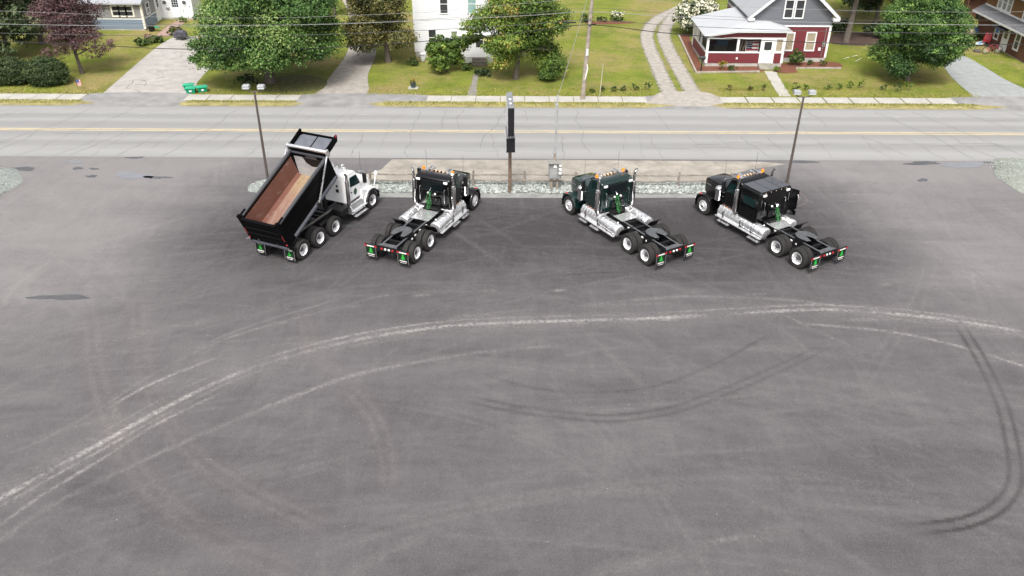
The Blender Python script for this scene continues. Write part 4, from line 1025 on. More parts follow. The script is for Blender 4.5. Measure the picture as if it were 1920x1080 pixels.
def dump_truck(loc, heading, label):
    root = thing("dump_truck", label, "truck", loc, R(heading), "trucks parked on the lot")
    FX = 6.36
    ladder_frame(root, -0.45, FX + 0.55, 0.96, (0.2, 0.7, 1.38, 2.1, 2.8, 3.3, 3.8))
    protos = {}
    for x in (0.0, 1.40): dual_axle(root, x, protos)
    # lifting pusher axle: single wheels
    for s in (-1, 1):
        c_ = copy_tree(protos[(s, 'd')], root); c_.location = (2.80, s * 1.04, 0.52)
    MB().tube([(2.8, -0.95, 0.52), (2.8, 0.95, 0.52)], 0.07, 8).build("axle", K_FRAME, root)
    wd = MB()
    for s in (-1, 1): wd.box(0.3, 3.7, s * 0.43 - 0.05, s * 0.43 + 0.05, 0.965, 1.03)
    wd.each("frame_liner", M("liner_wood", (0.16, 0.145, 0.13), 0.8, var=0.3), root)
    mach = MB().tube([(3.9, 0.1, 0.7), (2.2, 0.05, 0.6), (1.5, 0, 0.55)], 0.06, 8)
    mach.lathe([(0.15, 0), (0.15, 0.7)], (2.1, -0.62, 0.70), 'x', 14).lathe([(0.15, 0), (0.15, 0.7)], (2.1, 0.62, 0.70), 'x', 14)
    mach.box(3.35, 3.75, -0.42, 0.42, 0.70, 1.0); mach.box(3.0, 3.2, -0.3, 0.3, 0.75, 1.0); mach.tube([(2.4, .3, .9), (2.9, .25, .85), (3.4, .3, .9)], 0.03, 6)
    mach.build("driveline", K_FRAME, root)
    MB().box(3.42, 4.05, -1.18, -0.55, 0.78, 1.12).build("battery_box", K_DARK, root, bevel=0.02)
    MB().box(3.42, 4.05, 0.55, 1.18, 0.78, 1.12).build("tool_box", K_DARK, root, bevel=0.02)
    # rear end
    MB().box(-0.62, -0.52, -1.2, 1.2, 0.72, 0.92).build("rear_crossmember", K_FRAME, root)
    for s in (-1, 1): mud_flap(root, -0.70, s * 0.88, 0.80, 0.20, red=False)
    # ---- raised body; u along its floor, w square to it
    AL = R(23.5); ca, sa = math.cos(AL), math.sin(AL)
    def T(p): return (-0.87 + p[0] * ca - p[2] * sa, p[1], 1.15 + p[0] * sa + p[2] * ca)
    LB = 4.67; HR = 1.40; W = 1.05
    body = MB()
    for s in (-1, 1):
        body.box(0.02, LB, min(s * W, s * (W + 0.05)), max(s * W, s * (W + 0.05)), -0.05, HR)
    body.box(0.02, LB, -W, W, -0.10, -0.02)
    bed = body.build("dump_body", K_BEDOUT, root, xf=T)
    for s in (-1, 1):
        MB().box(0.10, LB + 0.02, s * (W + 0.035) - 0.075, s * (W + 0.035) + 0.075, HR, HR + 0.11).build("top_rail", M("rail_black", (0.05, 0.052, 0.058), 0.4, var=0.1), bed, xf=T, bevel=0.02)
        MB().prism([(s * (W + 0.051), 0.16), (s * (W + 0.14), 0.09), (s * (W + 0.14), 0.0), (s * (W + 0.051), -0.05)], 'x', 0.55, LB - 0.03).build("body_sill", K_SILL, bed, xf=T)
        rb = MB()
        for k in range(2): rb.box(0.5, LB - 0.1, s * (W + 0.051), s * (W + 0.07), 0.55 + k * 0.42, 0.62 + k * 0.42)
        rb.each("side_rib", K_BEDOUT, bed, xf=T)
        # side lining and the sloped lower corner
        a_, b_ = (W - 0.012, W - 0.002)
        MB().box(0.06, LB - 0.25, min(s * a_, s * b_), max(s * a_, s * b_), 0.18, HR - 0.16).build("side_liner", K_RUST, bed, xf=T)
        MB().prism([(s * (W - 0.003), 0.178), (s * (W - 0.012), 0.178), (s * 0.90, -0.005), (s * 0.92, -0.015)], 'x', 0.06, LB - 0.3).build("corner_liner", K_RUST, bed, xf=T)
        # corner post with its stepped head
        ps = MB().box(-0.12, 0.10, s * 1.10 - 0.08, s * 1.10 + 0.08, -0.12, HR + 0.16).box(-0.10, 0.46, s * 1.10 - 0.05, s * 1.10 + 0.05, HR + 0.112, HR + 0.17).box(-0.16, 0.02, s * 1.10 - 0.06, s * 1.10 + 0.06, HR + 0.162, HR + 0.26)
        o = ps.build("corner_post", K_BEDOUT, root, xf=T, bevel=0.012)
        MB().box(-0.135, -0.122, s * 1.10 - 0.025, s * 1.10 + 0.025, 0.42, 0.80).build("red_reflector", M("reflector_red", (0.30, 0.03, 0.025), 0.4), o, xf=T)
        MB().lathe([(0.045, 0), (0.04, -0.03)], (-0.121, s * 1.1, 0.16), 'x', 10).build("tail_light", K_RED, o, xf=T)
        # latch arm at the bottom of the gate
        MB().beam((-0.10, s * 1.16, 0.03), (-0.26, s * 1.26, 0.10), 0.05, 0.05).build("gate_latch", K_CHROME, bed, xf=T)
        # tarp arm down the outside
        MB().beam((LB - 0.12, s * 1.22, HR + 0.20), (2.72, s * 1.26, 0.15), 0.06, 0.05).build("tarp_arm", K_ALU, bed, xf=T)
        MB().lathe([(0.09, -0.05), (0.09, 0.05)], (2.69, s * 1.24, 0.12), 'y', 14).build("arm_pivot", K_FRAME, bed, xf=T)
    MB().box(0.06, LB - 0.02, -0.91, 0.91, -0.018, 0.002).build("floor_liner", K_FLOOR, bed, xf=T)
    MB().prism([(LB - 0.02, 0.0), (LB + 0.06, 0.0), (LB + 0.06, 1.72), (LB - 0.02, 1.72)], 'y', -1.11, 1.11).build("headboard", K_BEDOUT, bed, xf=T)
    # inside face of the headboard: pale worn steel, a slanting panel, the dark mouth at the top
    MB().prism([(LB - 0.26, 0.01), (LB - 0.24, 0.01), (LB - 0.022, 1.10), (LB - 0.05, 1.12)], 'y', -W + 0.02, W - 0.02).build("front_liner", K_WALLF, bed, xf=T)
    pm = MB(); n = 14
    pts = [(-0.62, 1.13)] + [(-0.62 + 1.15 * k / n + 0.03 * math.sin(k * 2.1), 1.06 - 0.42 * math.sin(math.pi * k / n) ** 0.8) for k in range(1, n)] + [(0.53, 1.13)]
    lo, hi = [], []
    for y, w in pts:
        u = LB - 0.25 + 0.205 * (w / 1.12) - 0.01
        lo.append((u, -y - 0.12, w)); hi.append((u - 0.006, -y - 0.12, w + 0.001))
    pm.loft([lo, hi]); pm.build("worn_patch", K_DARK, bed, xf=T)
    MB().box(LB - 0.09, LB - 0.05, -0.42, 0.22, 1.13, 1.36).build("bracket_plate", K_SILL, bed, xf=T)
    MB().box(LB - 0.10, LB - 0.021, -1.045, 1.045, 1.36, 1.44).build("header_rail", K_SILL, bed, xf=T)
    th = MB().lathe([(0.075, -1.18), (0.085, -1.16), (0.085, 1.16), (0.075, 1.18)], (LB + 0.02, 0, 1.76), 'y', 16)
    th.build("tarp_housing", K_ALU, bed, xf=T)
    MB().box(LB - 0.08, LB + 0.14, 1.15, 1.21, 1.45, 1.84).box(LB - 0.08, LB + 0.14, -1.21, -1.15, 1.45, 1.84).each("tarp_bracket", K_ALU, bed, xf=T)
    # cab shield: a tray with raised wings
    K_TRAY = M("shield_tray", (0.105, 0.112, 0.130), 0.35, var=0.15)  # reflected sky put into the tray's grey-blue colour
    cs = MB().box(LB + 0.06, LB + 1.12, -1.05, 1.05, 1.56, 1.60)
    shield = cs.build("cab_shield", K_BEDOUT, root, xf=T)
    MB().prism([(LB + 0.16, -1.0), (LB + 0.95, -1.0), (LB + 1.05, -0.88), (LB + 1.05, 0.88), (LB + 0.95, 1.0), (LB + 0.16, 1.0)], 'z', 1.601, 1.606).build("shield_top", K_TRAY, shield, xf=T)
    MB().box(LB + 0.14, LB + 1.07, -0.025, 0.025, 1.606, 1.63).build("shield_rib", K_BEDOUT, shield, xf=T)
    for s in (-1, 1):
        MB().prism([(LB + 0.06, 1.45), (LB + 1.10, 1.50), (LB + 1.22, 1.78), (LB + 1.16, 1.86), (LB + 0.10, 1.80)], 'y', s * 1.055, s * 1.105).build("shield_wing", K_BEDOUT, shield, xf=T)
    MB().box(LB + 1.08, LB + 1.13, -1.05, 1.05, 1.50, 1.70).build("shield_lip", K_BEDOUT, shield, xf=T)
    MB().prism([(LB + 1.06, 1.70), (LB + 1.225, 1.78), (LB + 1.165, 1.865), (LB + 1.03, 1.84)], 'y', -1.11, -1.1055).build("red_reflector", M("wing_red", (0.35, 0.02, 0.03), 0.4), shield, xf=T)
    # tailgate with rails
    tg = MB().box(-0.10, -0.03, -1.01, 1.01, -0.06, 1.40).box(-0.16, -0.02, -1.01, 1.01, 1.40, 1.50)
    gate = tg.build("tailgate", K_BEDOUT, root, xf=T, bevel=0.015)
    rl = MB()
    for w in (0.42, 0.82): rl.prism([(-0.102, w), (-0.145, w + 0.03), (-0.145, w + 0.10), (-0.102, w + 0.13)], 'y', -1.0, 1.0)
    rl.each("gate_rail", K_BEDOUT, gate, xf=T)
    MB().box(-0.20, -0.06, -1.08, 1.08, -0.14, -0.065).build("gate_sill", K_SILL, bed, xf=T)
    MB().tube([(-0.14, -0.55, 0.06), (-0.17, -0.55, 0.18)], 0.02, 6).tube([(-0.14, 0.55, 0.06), (-0.17, 0.55, 0.18)], 0.02, 6).each("chain_hook", K_CHROME, gate, xf=T)
    # hoist
    h0, h1 = Vector((3.65, 0, 0.9)), Vector(T((LB + 0.10, 0, 0.45)))
    MB().tube([h0, h0.lerp(h1, 0.45)], 0.12, 14).tube([h0.lerp(h1, 0.45), h1], 0.085, 14).build("hoist_cylinder", K_FRAME, root)
    for s in (-1, 1): MB().box(-0.62, -0.35, s * 0.43 - 0.06, s * 0.43 + 0.06, 0.7, 1.12).build("body_hinge", K_FRAME, root)
    # ---- white cab
    cr, cf, wt = 4.22, 5.72, 5.22
    cab = MB().prism([(cr, 1.12), (cf, 1.12), (cf, 1.80), (cf - 0.08, 1.95), (wt, 2.62), (wt - 0.14, 2.72), (cr + 0.5, 2.78), (cr + 0.12, 2.76), (cr + 0.02, 2.66)], 'y', -1.0, 1.0).build("cab", K_WHITE, root, bevel=0.08, seg=3)
    for s in (-1, 1):
        d0 = cr + 0.30
        o = MB().prism([(d0, 1.18), (cf - 0.12, 1.18), (cf - 0.12, 1.86), (wt + 0.02, 2.54), (d0, 2.56)], 'y', s * 1.0, s * 1.016).build("door", K_WHITE, root, bevel=0.006)
        MB().prism([(d0 + 0.07, 1.94), (cf - 0.20, 1.86), (wt - 0.02, 2.46), (d0 + 0.07, 2.48)], 'y', s * 1.0165, s * 1.024).build("window", K_GLASS, o)
        rg = [(5.02 + 0.15 * math.cos(q), 1.56 + 0.18 * math.sin(q)) for q in [2 * math.pi * k / 20 for k in range(20)]]
        MB().prism(rg, 'y', s * 1.0165, s * 1.021).build("door_decal", M("decal_green", (0.012, 0.05, 0.022), 0.4), o)
        MB().prism([(5.02 + a * 0.22, 1.44 + b_ * 0.24) for a, b_ in TREE_SHAPE], 'y', s * 1.0215, s * 1.023).build("tree_emblem", M("decal_dark", (0.03, 0.12, 0.04), 0.4), o, flat=True)
        MB().box(d0 + 0.05, d0 + 0.18, s * 1.0165, s * 1.05, 1.62, 1.66).build("handle", K_DARK, o)
        MB().box(cr + 0.25, cf - 0.15, s * 0.99, s * 1.014, 1.05, 1.115).build("kick_panel", K_STACK, root)
        st = MB().prism([(s * 0.62, 0.45), (s * 1.18, 0.45), (s * 1.18, 0.74), (s * 1.04, 1.04), (s * 0.62, 1.06)], 'x', cr + 0.15, cf - 0.14)
        st.build("fuel_tank", K_ALU, root, bevel=0.04)
        MB().box(cr + 0.12, cf - 0.10, s * 1.25 - 0.08, s * 1.25 + 0.08, 0.66, 0.70).build("step", K_ALU, root, bevel=0.01)
        MB().box(cr + 0.20, cf - 0.16, s * 1.30 - 0.09, s * 1.30 + 0.09, 0.36, 0.40).beam((cr + 0.3, s * 1.3, 0.4), (cr + 0.3, s * 1.22, 0.66), 0.03, 0.03).beam((cf - 0.3, s * 1.3, 0.4), (cf - 0.3, s * 1.22, 0.66), 0.03, 0.03).build("lower_step", K_ALU, root)
        mirror(root, 5.45, s, 1.95, 2.5, K_DARK)
    for s in (-1, 1):
        a0, a1 = Vector((cf - 0.08, 0, 1.97)), Vector((wt, 0, 2.60)); nrm = Vector((a1.z - a0.z, 0, -(a1.x - a0.x))).normalized(); p = []
        for off in (0.012, 0.022):
            b0, b1 = a0 + nrm * off, a1 + nrm * off
            p.append([(b0.x, s * 0.02, b0.z), (b0.x, s * 0.90, b0.z), (b1.x, s * 0.82, b1.z - 0.03), (b1.x, s * 0.02, b1.z - 0.03)])
        MB().loft(p).build("windscreen", K_GLASS, root)
    for k in range(5): MB().lathe([(0.05, -0.06), (0.055, 0), (0.03, 0.06)], (wt - 0.2, -0.5 + k * 0.25, 2.78), 'x', 10).build("roof_light", K_CLEAR, root)
    for s in (-1, 1):
        MB().lathe([(0.09, 0), (0.09, 0.08), (0.05, 0.12), (0.001, 0.125)], (cr + 0.45, s * 0.7, 2.78), 'z', 12).build("beacon", K_CLEAR, root)
        MB().lathe([(0.02, 0), (0.03, 0.3), (0.075, 0.5)], (cr + 0.4, s * 0.35, 2.86), 'x', 12).build("air_horn", K_CHROME, root)
    rp = MB().box(cr - 0.012, cr + 0.02, -0.82, 0.82, 1.28, 2.45).build("rear_panel", M("grey_white", (0.78, 0.785, 0.79), 0.4, var=0.06), root, bevel=0.02)
    MB().box(cr - 0.03, cr - 0.013, -0.55, -0.38, 1.72, 1.90).box(cr - 0.03, cr - 0.013, -0.52, -0.41, 2.02, 2.14).each("vent", K_DARK, rp)
    ex = MB().lathe([(0.09, 0), (0.105, 0.04), (0.105, 1.35), (0.07, 1.42), (0.065, 1.62)], (cr - 0.02, -1.12, 1.10), 'z', 16)
    ex.tube([(cr - 0.02, -1.12, 2.70), (cr - 0.04, -1.13, 2.82), (cr - 0.15, -1.15, 2.9)], 0.065, 12)
    ex.build("exhaust_stack", K_STACK, root)
    # sloping rounded hood with flared fenders edged in black
    hd = []
    for x, h, zt_, z0 in ((cf - 0.03, 0.93, 1.98, 1.10), (cf + 0.45, 0.86, 1.90, 1.05), (cf + 0.95, 0.76, 1.76, 0.95), (cf + 1.22, 0.68, 1.60, 0.90), (cf + 1.34, 0.58, 1.30, 0.90)):
        hd.append([(x, -h, z0), (x, -h, zt_ - 0.22), (x, -h + 0.06, zt_ - 0.08), (x, -h + 0.2, zt_), (x, 0, zt_ + 0.03), (x, h - 0.2, zt_), (x, h - 0.06, zt_ - 0.08), (x, h, zt_ - 0.22), (x, h, z0)])
    MB().loft(hd).build("hood", K_WHITE, root)
    MB().box(cf + 1.28, cf + 1.37, -0.45, 0.45, 0.80, 1.34).build("grille", K_CHROME, root, bevel=0.03)
    for s in (-1, 1):
        fd = MB().loft(arch(FX, 0.52, 0.60, 0.74, s * 0.60, s * 1.14, 10, 172, 16))
        fd.prism([(FX + 0.40, 1.04), (FX + 0.68, 0.92), (FX + 0.74, 0.62), (FX + 0.61, 0.6)], 'y', s * 0.6, s * 1.10)
        o = fd.build("front_fender", K_WHITE, root)
        MB().loft(arch(FX, 0.52, 0.598, 0.655, s * 1.10, s * 1.22, 6, 168, 16)).build("fender_flare", K_DARK, o)
        MB().prism([(FX - 0.66, 0.60), (FX - 0.86, 0.62), (FX - 0.86, 1.45), (FX - 0.40, 1.30), (FX - 0.42, 1.1)], 'y', s * 0.60, s * 1.10).build("cowl_side", K_WHITE, root)
        MB().box(FX + 0.62, FX + 0.76, s * 0.92 - 0.14, s * 0.92 + 0.14, 0.80, 0.98).build("headlight", K_CLEAR, o, bevel=0.03)
        MB().tube([(FX + 0.55, s * 1.0, 1.2), (FX + 0.62, s * 1.06, 1.75)], 0.018, 6).tube([(FX + 0.50, s * 1.0, 1.2), (FX + 0.60, s * 1.03, 1.65)], 0.014, 6).lathe([(0.02, -0.12), (0.09, -0.1), (0.10, 0.06), (0.04, 0.12)], (FX + 0.63, s * 1.07, 1.86), 'z', 12).build("hood_mirror", K_WHITE, root)
        wheel(root, FX, s * 1.04, s, deep=True)
        MB().tube([(cf - 0.1, s * 1.04, 1.9), (cf - 0.08, s * 1.06, 3.6)], 0.006, 5).build("antenna", K_DARK, root)
    MB().tube([(FX, -0.95, 0.48), (FX, 0.95, 0.48)], 0.07, 8).build("front_axle", K_FRAME, root)
    MB().prism([(FX + 0.70, -1.18), (FX + 0.86, -0.95), (FX + 0.90, 0), (FX + 0.86, 0.95), (FX + 0.70, 1.18), (FX + 0.62, 1.16), (FX + 0.78, 0), (FX + 0.62, -1.16)], 'z', 0.42, 0.84).build("bumper", K_DARK, root, bevel=0.02)
    return root
dump_truck((-11.36, 36.78, 0.012), 66.0, "white cab dump truck with its black body raised, rust stained inside")
# ================================================================== STREET FURNITURE
K_BRONZE = M("pole_bronze", (0.085, 0.068, 0.060), 0.5, var=0.15)
K_GALV = M("galvanised", (0.52, 0.53, 0.54), 0.4, 0.5, var=0.12)
K_POSTW = M("weathered_wood", (0.26, 0.215, 0.175), 0.9, var=0.3, scale=4, bmp=0.3)
K_RAILW = M("grey_rail", (0.215, 0.190, 0.165), 0.9, var=0.35, scale=3, bmp=0.3)
K_LAMPH = M("lamp_grey", (0.30, 0.31, 0.32), 0.4, var=0.06)
def lot_lamp(x, y, h, lean, label):
    t = thing("lamp_post", label, "lamp post", (x, y, 0.012), 0, "lamp posts at the edge of the lot")
    MB().box(-0.18, 0.18, -0.18, 0.18, 0, 0.03).build("base_plate", K_BRONZE, t)
    MB().tube([(0, 0, 0.03), (lean * 0.5, 0, h * 0.5), (lean, 0, h)], [0.085, 0.072, 0.055], 12).build("pole", K_BRONZE, t)
    MB().tube([(lean - 0.42, 0, h + 0.16), (lean - 0.40, 0, h + 0.04), (lean - 0.25, 0, h - 0.02), (lean, 0, h - 0.03), (lean + 0.25, 0, h - 0.02), (lean + 0.40, 0, h + 0.04), (lean + 0.42, 0, h + 0.16)], 0.028, 8).build("arm", K_BRONZE, t)
    for s in (-1, 1):
        xc = lean + s * 0.42
        hd = MB().loft([[(xc - 0.19, -0.16, h + 0.15), (xc + 0.19, -0.16, h + 0.15), (xc + 0.19, 0.16, h + 0.15), (xc - 0.19, 0.16, h + 0.15)],
                        [(xc - 0.20, -0.19, h + 0.27), (xc + 0.20, -0.19, h + 0.27), (xc + 0.20, 0.17, h + 0.27), (xc - 0.20, 0.17, h + 0.27)],
                        [(xc - 0.17, -0.15, h + 0.37), (xc + 0.17, -0.15, h + 0.37), (xc + 0.17, 0.13, h + 0.37), (xc - 0.17, 0.13, h + 0.37)]])
        o = hd.build("flood_lamp", K_LAMPH, t, bevel=0.015)
        MB().box(xc - 0.19, xc + 0.19, -0.20, -0.165, h + 0.185, h + 0.20).box(xc - 0.17, xc + 0.17, -0.15, 0.15, h + 0.135, h + 0.149).build("lens", K_CLEAR, o)
lot_lamp(-14.48, 45.76, 5.45, 0.02, "two headed lamp post by the raised dump body")
lot_lamp(16.24, 45.74, 5.30, 0.04, "two headed lamp post by the sleeper truck")
# pylon sign seen edge on
t = thing("pylon_sign", "black double cabinet pylon sign seen edge on, on a brown post", "sign", (-0.15, 44.26, 0.02), R(2.5))
MB().tube([(0, 0, 0), (0, 0, 5.3)], 0.095, 14).build("pole", M("sign_pole", (0.16, 0.105, 0.075), 0.6, var=0.35, scale=4), t)
K_SIGN = M("sign_black", (0.012, 0.012, 0.014), 0.35, var=0.15)
K_SIGNTOP = M("sign_top", (0.26, 0.265, 0.28), 0.4, 0.4, var=0.2)
def cabinet(name, hw, y0, y1, z0, z1, face):
    o = MB().box(-hw, hw, y0, y1, z0, z1).build(name, K_SIGN, t, bevel=0.01)
    MB().box(-hw + 0.01, hw - 0.01, y0 + 0.01, y1 - 0.01, z1 + 0.001, z1 + 0.012).build("cabinet_top", K_SIGNTOP, o)
    for s in (-1, 1): MB().box(s * hw - (0.006 if s < 0 else -0.001), s * hw + (0.006 if s > 0 else -0.001), y0 + 0.05, y1 - 0.05, z0 + 0.05, z1 - 0.05).build("sign_face", face, o)
    return o
K_FACE = M("sign_face_white", (0.74, 0.75, 0.77), 0.4, var=0.04)
cabinet("upper_cabinet", 0.17, -1.35, 1.35, 3.93, 5.50, K_FACE)
cabinet("message_cabinet", 0.24, -1.0, 1.0, 2.86, 3.68, K_FACE)
fx = MB()
for s in (-1, 1): fx.tube([(s * 0.02, -1.0 if s < 0 else 0.9, 3.69), (s * 0.02, -1.05 if s < 0 else 0.95, 3.95)], 0.02, 6)
fx.lathe([(0.03, -0.08), (0.06, 0.0), (0.05, 0.03)], (0.03, -1.15, 3.98), 'y', 10).lathe([(0.03, -0.08), (0.06, 0.0), (0.05, 0.03)], (-0.06, -0.8, 3.84), 'y', 10)
fx.each("sign_light", K_CLEAR, t)
for y in (-0.6, 0.1): MB().lathe([(0.07, 0.0), (0.05, 0.03), (0.001, 0.04)], (0.0, y, 5.513), 'z', 12).build("cap_vent", K_TAPE, t)
# electric service: meter board on two posts with its mast
t = thing("meter_post", "grey electric meter cabinet on posts with a tall conduit mast", "meter cabinet", (2.42, 44.62, 0.03))
for s in (-1, 1): MB().box(s * 0.17 - 0.07, s * 0.17 + 0.07, 0.02, 0.14, -0.03, 1.35).build("post", K_POSTW, t, bevel=0.01)
K_BOX = M("meter_grey", (0.24, 0.245, 0.24), 0.5, 0.2, var=0.1)
bx = MB().box(-0.36, 0.36, -0.16, 0.015, 0.75, 1.75).build("cabinet", K_BOX, t, bevel=0.02)
MB().prism([(-0.30, 1.75), (0.22, 1.75), (0.22, 1.80), (-0.30, 1.98)][:4], 'x', -0.42, 0.42).build("rain_hood", M("hood_grey", (0.30, 0.29, 0.27), 0.6, var=0.15), bx)
MB().box(-0.27, 0.12, -0.178, -0.161, 0.85, 1.40).build("cabinet_door", M("cabinet_door_grey", (0.33, 0.335, 0.335), 0.5, 0.2), bx, bevel=0.006)
MB().box(-0.08, 0.10, -0.19, -0.161, 1.46, 1.66).build("breaker_box", K_TAPE, bx)
for k in range(3):
    MB().lathe([(0.085, 0), (0.085, -0.09), (0.06, -0.12), (0.001, -0.125)], (0.30, -0.161, 1.63 - k * 0.24), 'y', 14).build("meter", K_CLEAR, bx)
MB().tube([(-0.02, 0.0, 1.76), (-0.02, 0.0, 2.3)], 0.07, 12).build("mast_base", M("mast_brown", (0.25, 0.21, 0.18), 0.6), t)
ms = MB().tube([(-0.02, 0.0, 2.3), (0.02, 0.0, 5.2)], 0.055, 14).tube([(0.02, 0, 5.2), (0.02, 0.0, 5.5), (0.04, 0.05, 5.64)], [0.04, 0.04, 0.06], 10)
ms.lathe([(0.085, -0.04), (0.085, 0.04)], (0.016, 0, 5.12), 'z', 12).lathe([(0.075, -0.03), (0.075, 0.03)], (0.0, 0, 3.6), 'z', 12)
ms.tube([(0.02, 0, 5.55), (-0.12, 0.02, 5.45), (-0.14, 0.02, 5.2), (-0.06, 0.01, 5.05)], 0.014, 6)
ms.build("conduit_mast", K_GALV, t)
# split rail fence
t = thing("rail_fence", "low grey split rail fence along the stone bed", "fence", (1.0, 45.15, 0.0))
rnd = random.Random(12); xs_ = [-9.3 + 3.0 * k for k in range(8)]
xs_ = [x for x in xs_]
for x in xs_:
    MB().tube([(x, 0, 0), (x + rnd.uniform(-.03, .03), 0, 0.55), (x + rnd.uniform(-.05, .05), 0, 1.0 + rnd.uniform(-.06, .06))], [0.075, 0.07, 0.06], 7).build("post", K_RAILW, t)
for a_, b_ in zip(xs_, xs_[1:]):
    for z in (0.40, 0.78):
        MB().tube([(a_ - 0.1, rnd.uniform(-.04, .04), z + rnd.uniform(-.03, .03)), ((a_ + b_) / 2, rnd.uniform(-.03, .03), z + rnd.uniform(-.05, .02)), (b_ + 0.1, rnd.uniform(-.04, .04), z + rnd.uniform(-.03, .03))], [0.045, 0.058, 0.045], 6).build("rail", K_RAILW, t)
# utility pole and its lines
t = thing("utility_pole", "leaning weathered wooden utility pole on the verge", "utility pole", (5.21, 61.0, 0.0))
MB().tube([(0, 0, -0.1), (0.10, 0, 2.5), (0.34, 0, 7.5), (0.50, 0, 11.0)], [0.17, 0.155, 0.13, 0.11], 14).build("pole", M("pole_wood", (0.30, 0.255, 0.21), 0.9, var=0.3, scale=3, bmp=0.4, grime=((0.13, 0.10, 0.08), 0.5, 0.6)), t)
MB().box(0.33, 0.69, -0.22, -0.10, 5.55, 5.63).tube([(0.27, -0.1, 6.0), (0.27, -0.2, 6.0)], 0.03, 6).tube([(0.25, -0.1, 5.5), (0.25, -0.2, 5.5)], 0.03, 6).build("bracket", K_FRAME, t)
MB().box(0.07, 0.25, -0.185, -0.155, 3.35, 3.85).build("pole_tag", M("tag_pale", (0.55, 0.58, 0.56), 0.5), t)
MB().tube([(0.20, -0.155, 2.75), (0.24, -0.17, 2.4), (0.17, -0.18, 2.0), (0.10, -0.175, 1.6)], [0.03, 0.05, 0.055, 0.02], 6).build("loose_sheath", K_TAPE, t)
MB().box(-0.5, 1.5, -0.06, 0.06, 9.6, 9.72).build("crossarm", K_POSTW, t)
K_WIREP = M("wire_pale", (0.26, 0.265, 0.265), 0.5, 0.3, var=0.1)
K_WIRED = M("wire_dark", (0.012, 0.012, 0.013), 0.5, var=0.1)
K_WIREM = M("wire_mid", (0.08, 0.083, 0.083), 0.5, 0.2, var=0.1)
YW_ = 60.82
def line(label, px, r, mat):
    pts = [wp(x, y, YW_) for x, y in px]
    pts = smooth_line([(p[0], p[1]) for p in pts], 1.0)
    o = MB().tube([(p[0], YW_, p[1]) for p in pts], r, 6).build("overhead_line", mat)
    return tag(o, label, "power line", "overhead lines along the road")
line("heaviest dark cable, lowest of the overhead lines", [(-300, 62), (0, 77), (200, 86), (340, 92), (520, 92), (660, 87), (850, 73), (1000, 58), (1105, 46.5), (1240, 61), (1400, 74), (1600, 82), (1760, 84), (1920, 83), (2200, 76)], 0.027, K_WIRED)
line("dark cable second lowest of the overhead lines", [(-300, 52), (0, 62), (200, 66), (340, 68), (520, 67), (660, 62.5), (850, 54), (1000, 45), (1105, 37.5), (1240, 46), (1400, 54), (1600, 60), (1760, 62), (1920, 62), (2200, 58)], 0.017, K_WIREM)
line("pale thick wire, middle of the overhead lines", [(-300, 38), (0, 45), (200, 48), (400, 48.5), (560, 46.5), (660, 44), (850, 36), (1000, 28.5), (1105, 22), (1240, 30), (1400, 38), (1600, 43.5), (1760, 46), (1920, 47), (2200, 44)], 0.018, K_WIREP)
line("thin brownish wire just above the pale thick wire", [(-300, 30), (0, 36), (200, 42), (340, 46), (560, 45.5), (760, 38), (1000, 24), (1105, 15), (1240, 24), (1400, 33), (1600, 38), (1920, 37), (2200, 33)], 0.010, K_WIREM)
line("thin pale wire, topmost of the overhead lines in view", [(-300, 12), (0, 20.5), (219, 29), (340, 33), (515, 33.5), (660, 29), (794, 23), (878, 16), (1043, 1), (1105, -6), (1240, 3), (1358, 11), (1600, 20), (1760, 22.5), (1920, 22), (2200, 16)], 0.010, K_WIREP)
sl = MB().box(0, 0.95, -0.05, 0.05, -0.05, 0.05)
p = wp(1055, 42.5, YW_); o = sl.build("cable_splice", K_DARK, None, bevel=0.03); o.location = (p[0], YW_ - 0.0, p[1] + 0.02)
tag(o, "black splice case strapped on the cable left of the utility pole", "cable splice")
a_, b_ = Vector((2.46, 44.67, 5.62)), Vector((5.66, 60.9, 9.5)); p = []
for k in range(21):
    q = k / 20; v_ = a_.lerp(b_, q); p.append((v_.x, v_.y, v_.z - 0.55 * 4 * q * (1 - q) * 0.5))
tag(MB().tube(p, 0.014, 6).build("service_drop", K_WIREP), "pale service wire rising from the meter mast to the utility pole", "power line")
t = MB().tube([gp(1124, 184) + (0,), (gp(1124, 184)[0] + 0.12, gp(1124, 184)[1], 2.6)], 0.028, 8).build("marker_stake", M("stake_tan", (0.42, 0.38, 0.30), 0.7))
tag(t, "thin pale stake standing beside the utility pole", "stake")
# cord loop on the lot by the sleeper truck
pc = gps([(1478, 389), (1492, 388), (1508, 382), (1513, 376), (1508, 368), (1500, 362), (1490, 360), (1494, 366), (1500, 372), (1496, 376)], 0.03)
tag(MB().tube([(x, y, 0.03) for x, y in smooth_line(pc, 0.1)], 0.009, 5).build("cord", M("cord_tan", (0.30, 0.22, 0.20), 0.7)), "pale cord looped on the asphalt by the sleeper truck", "cord")

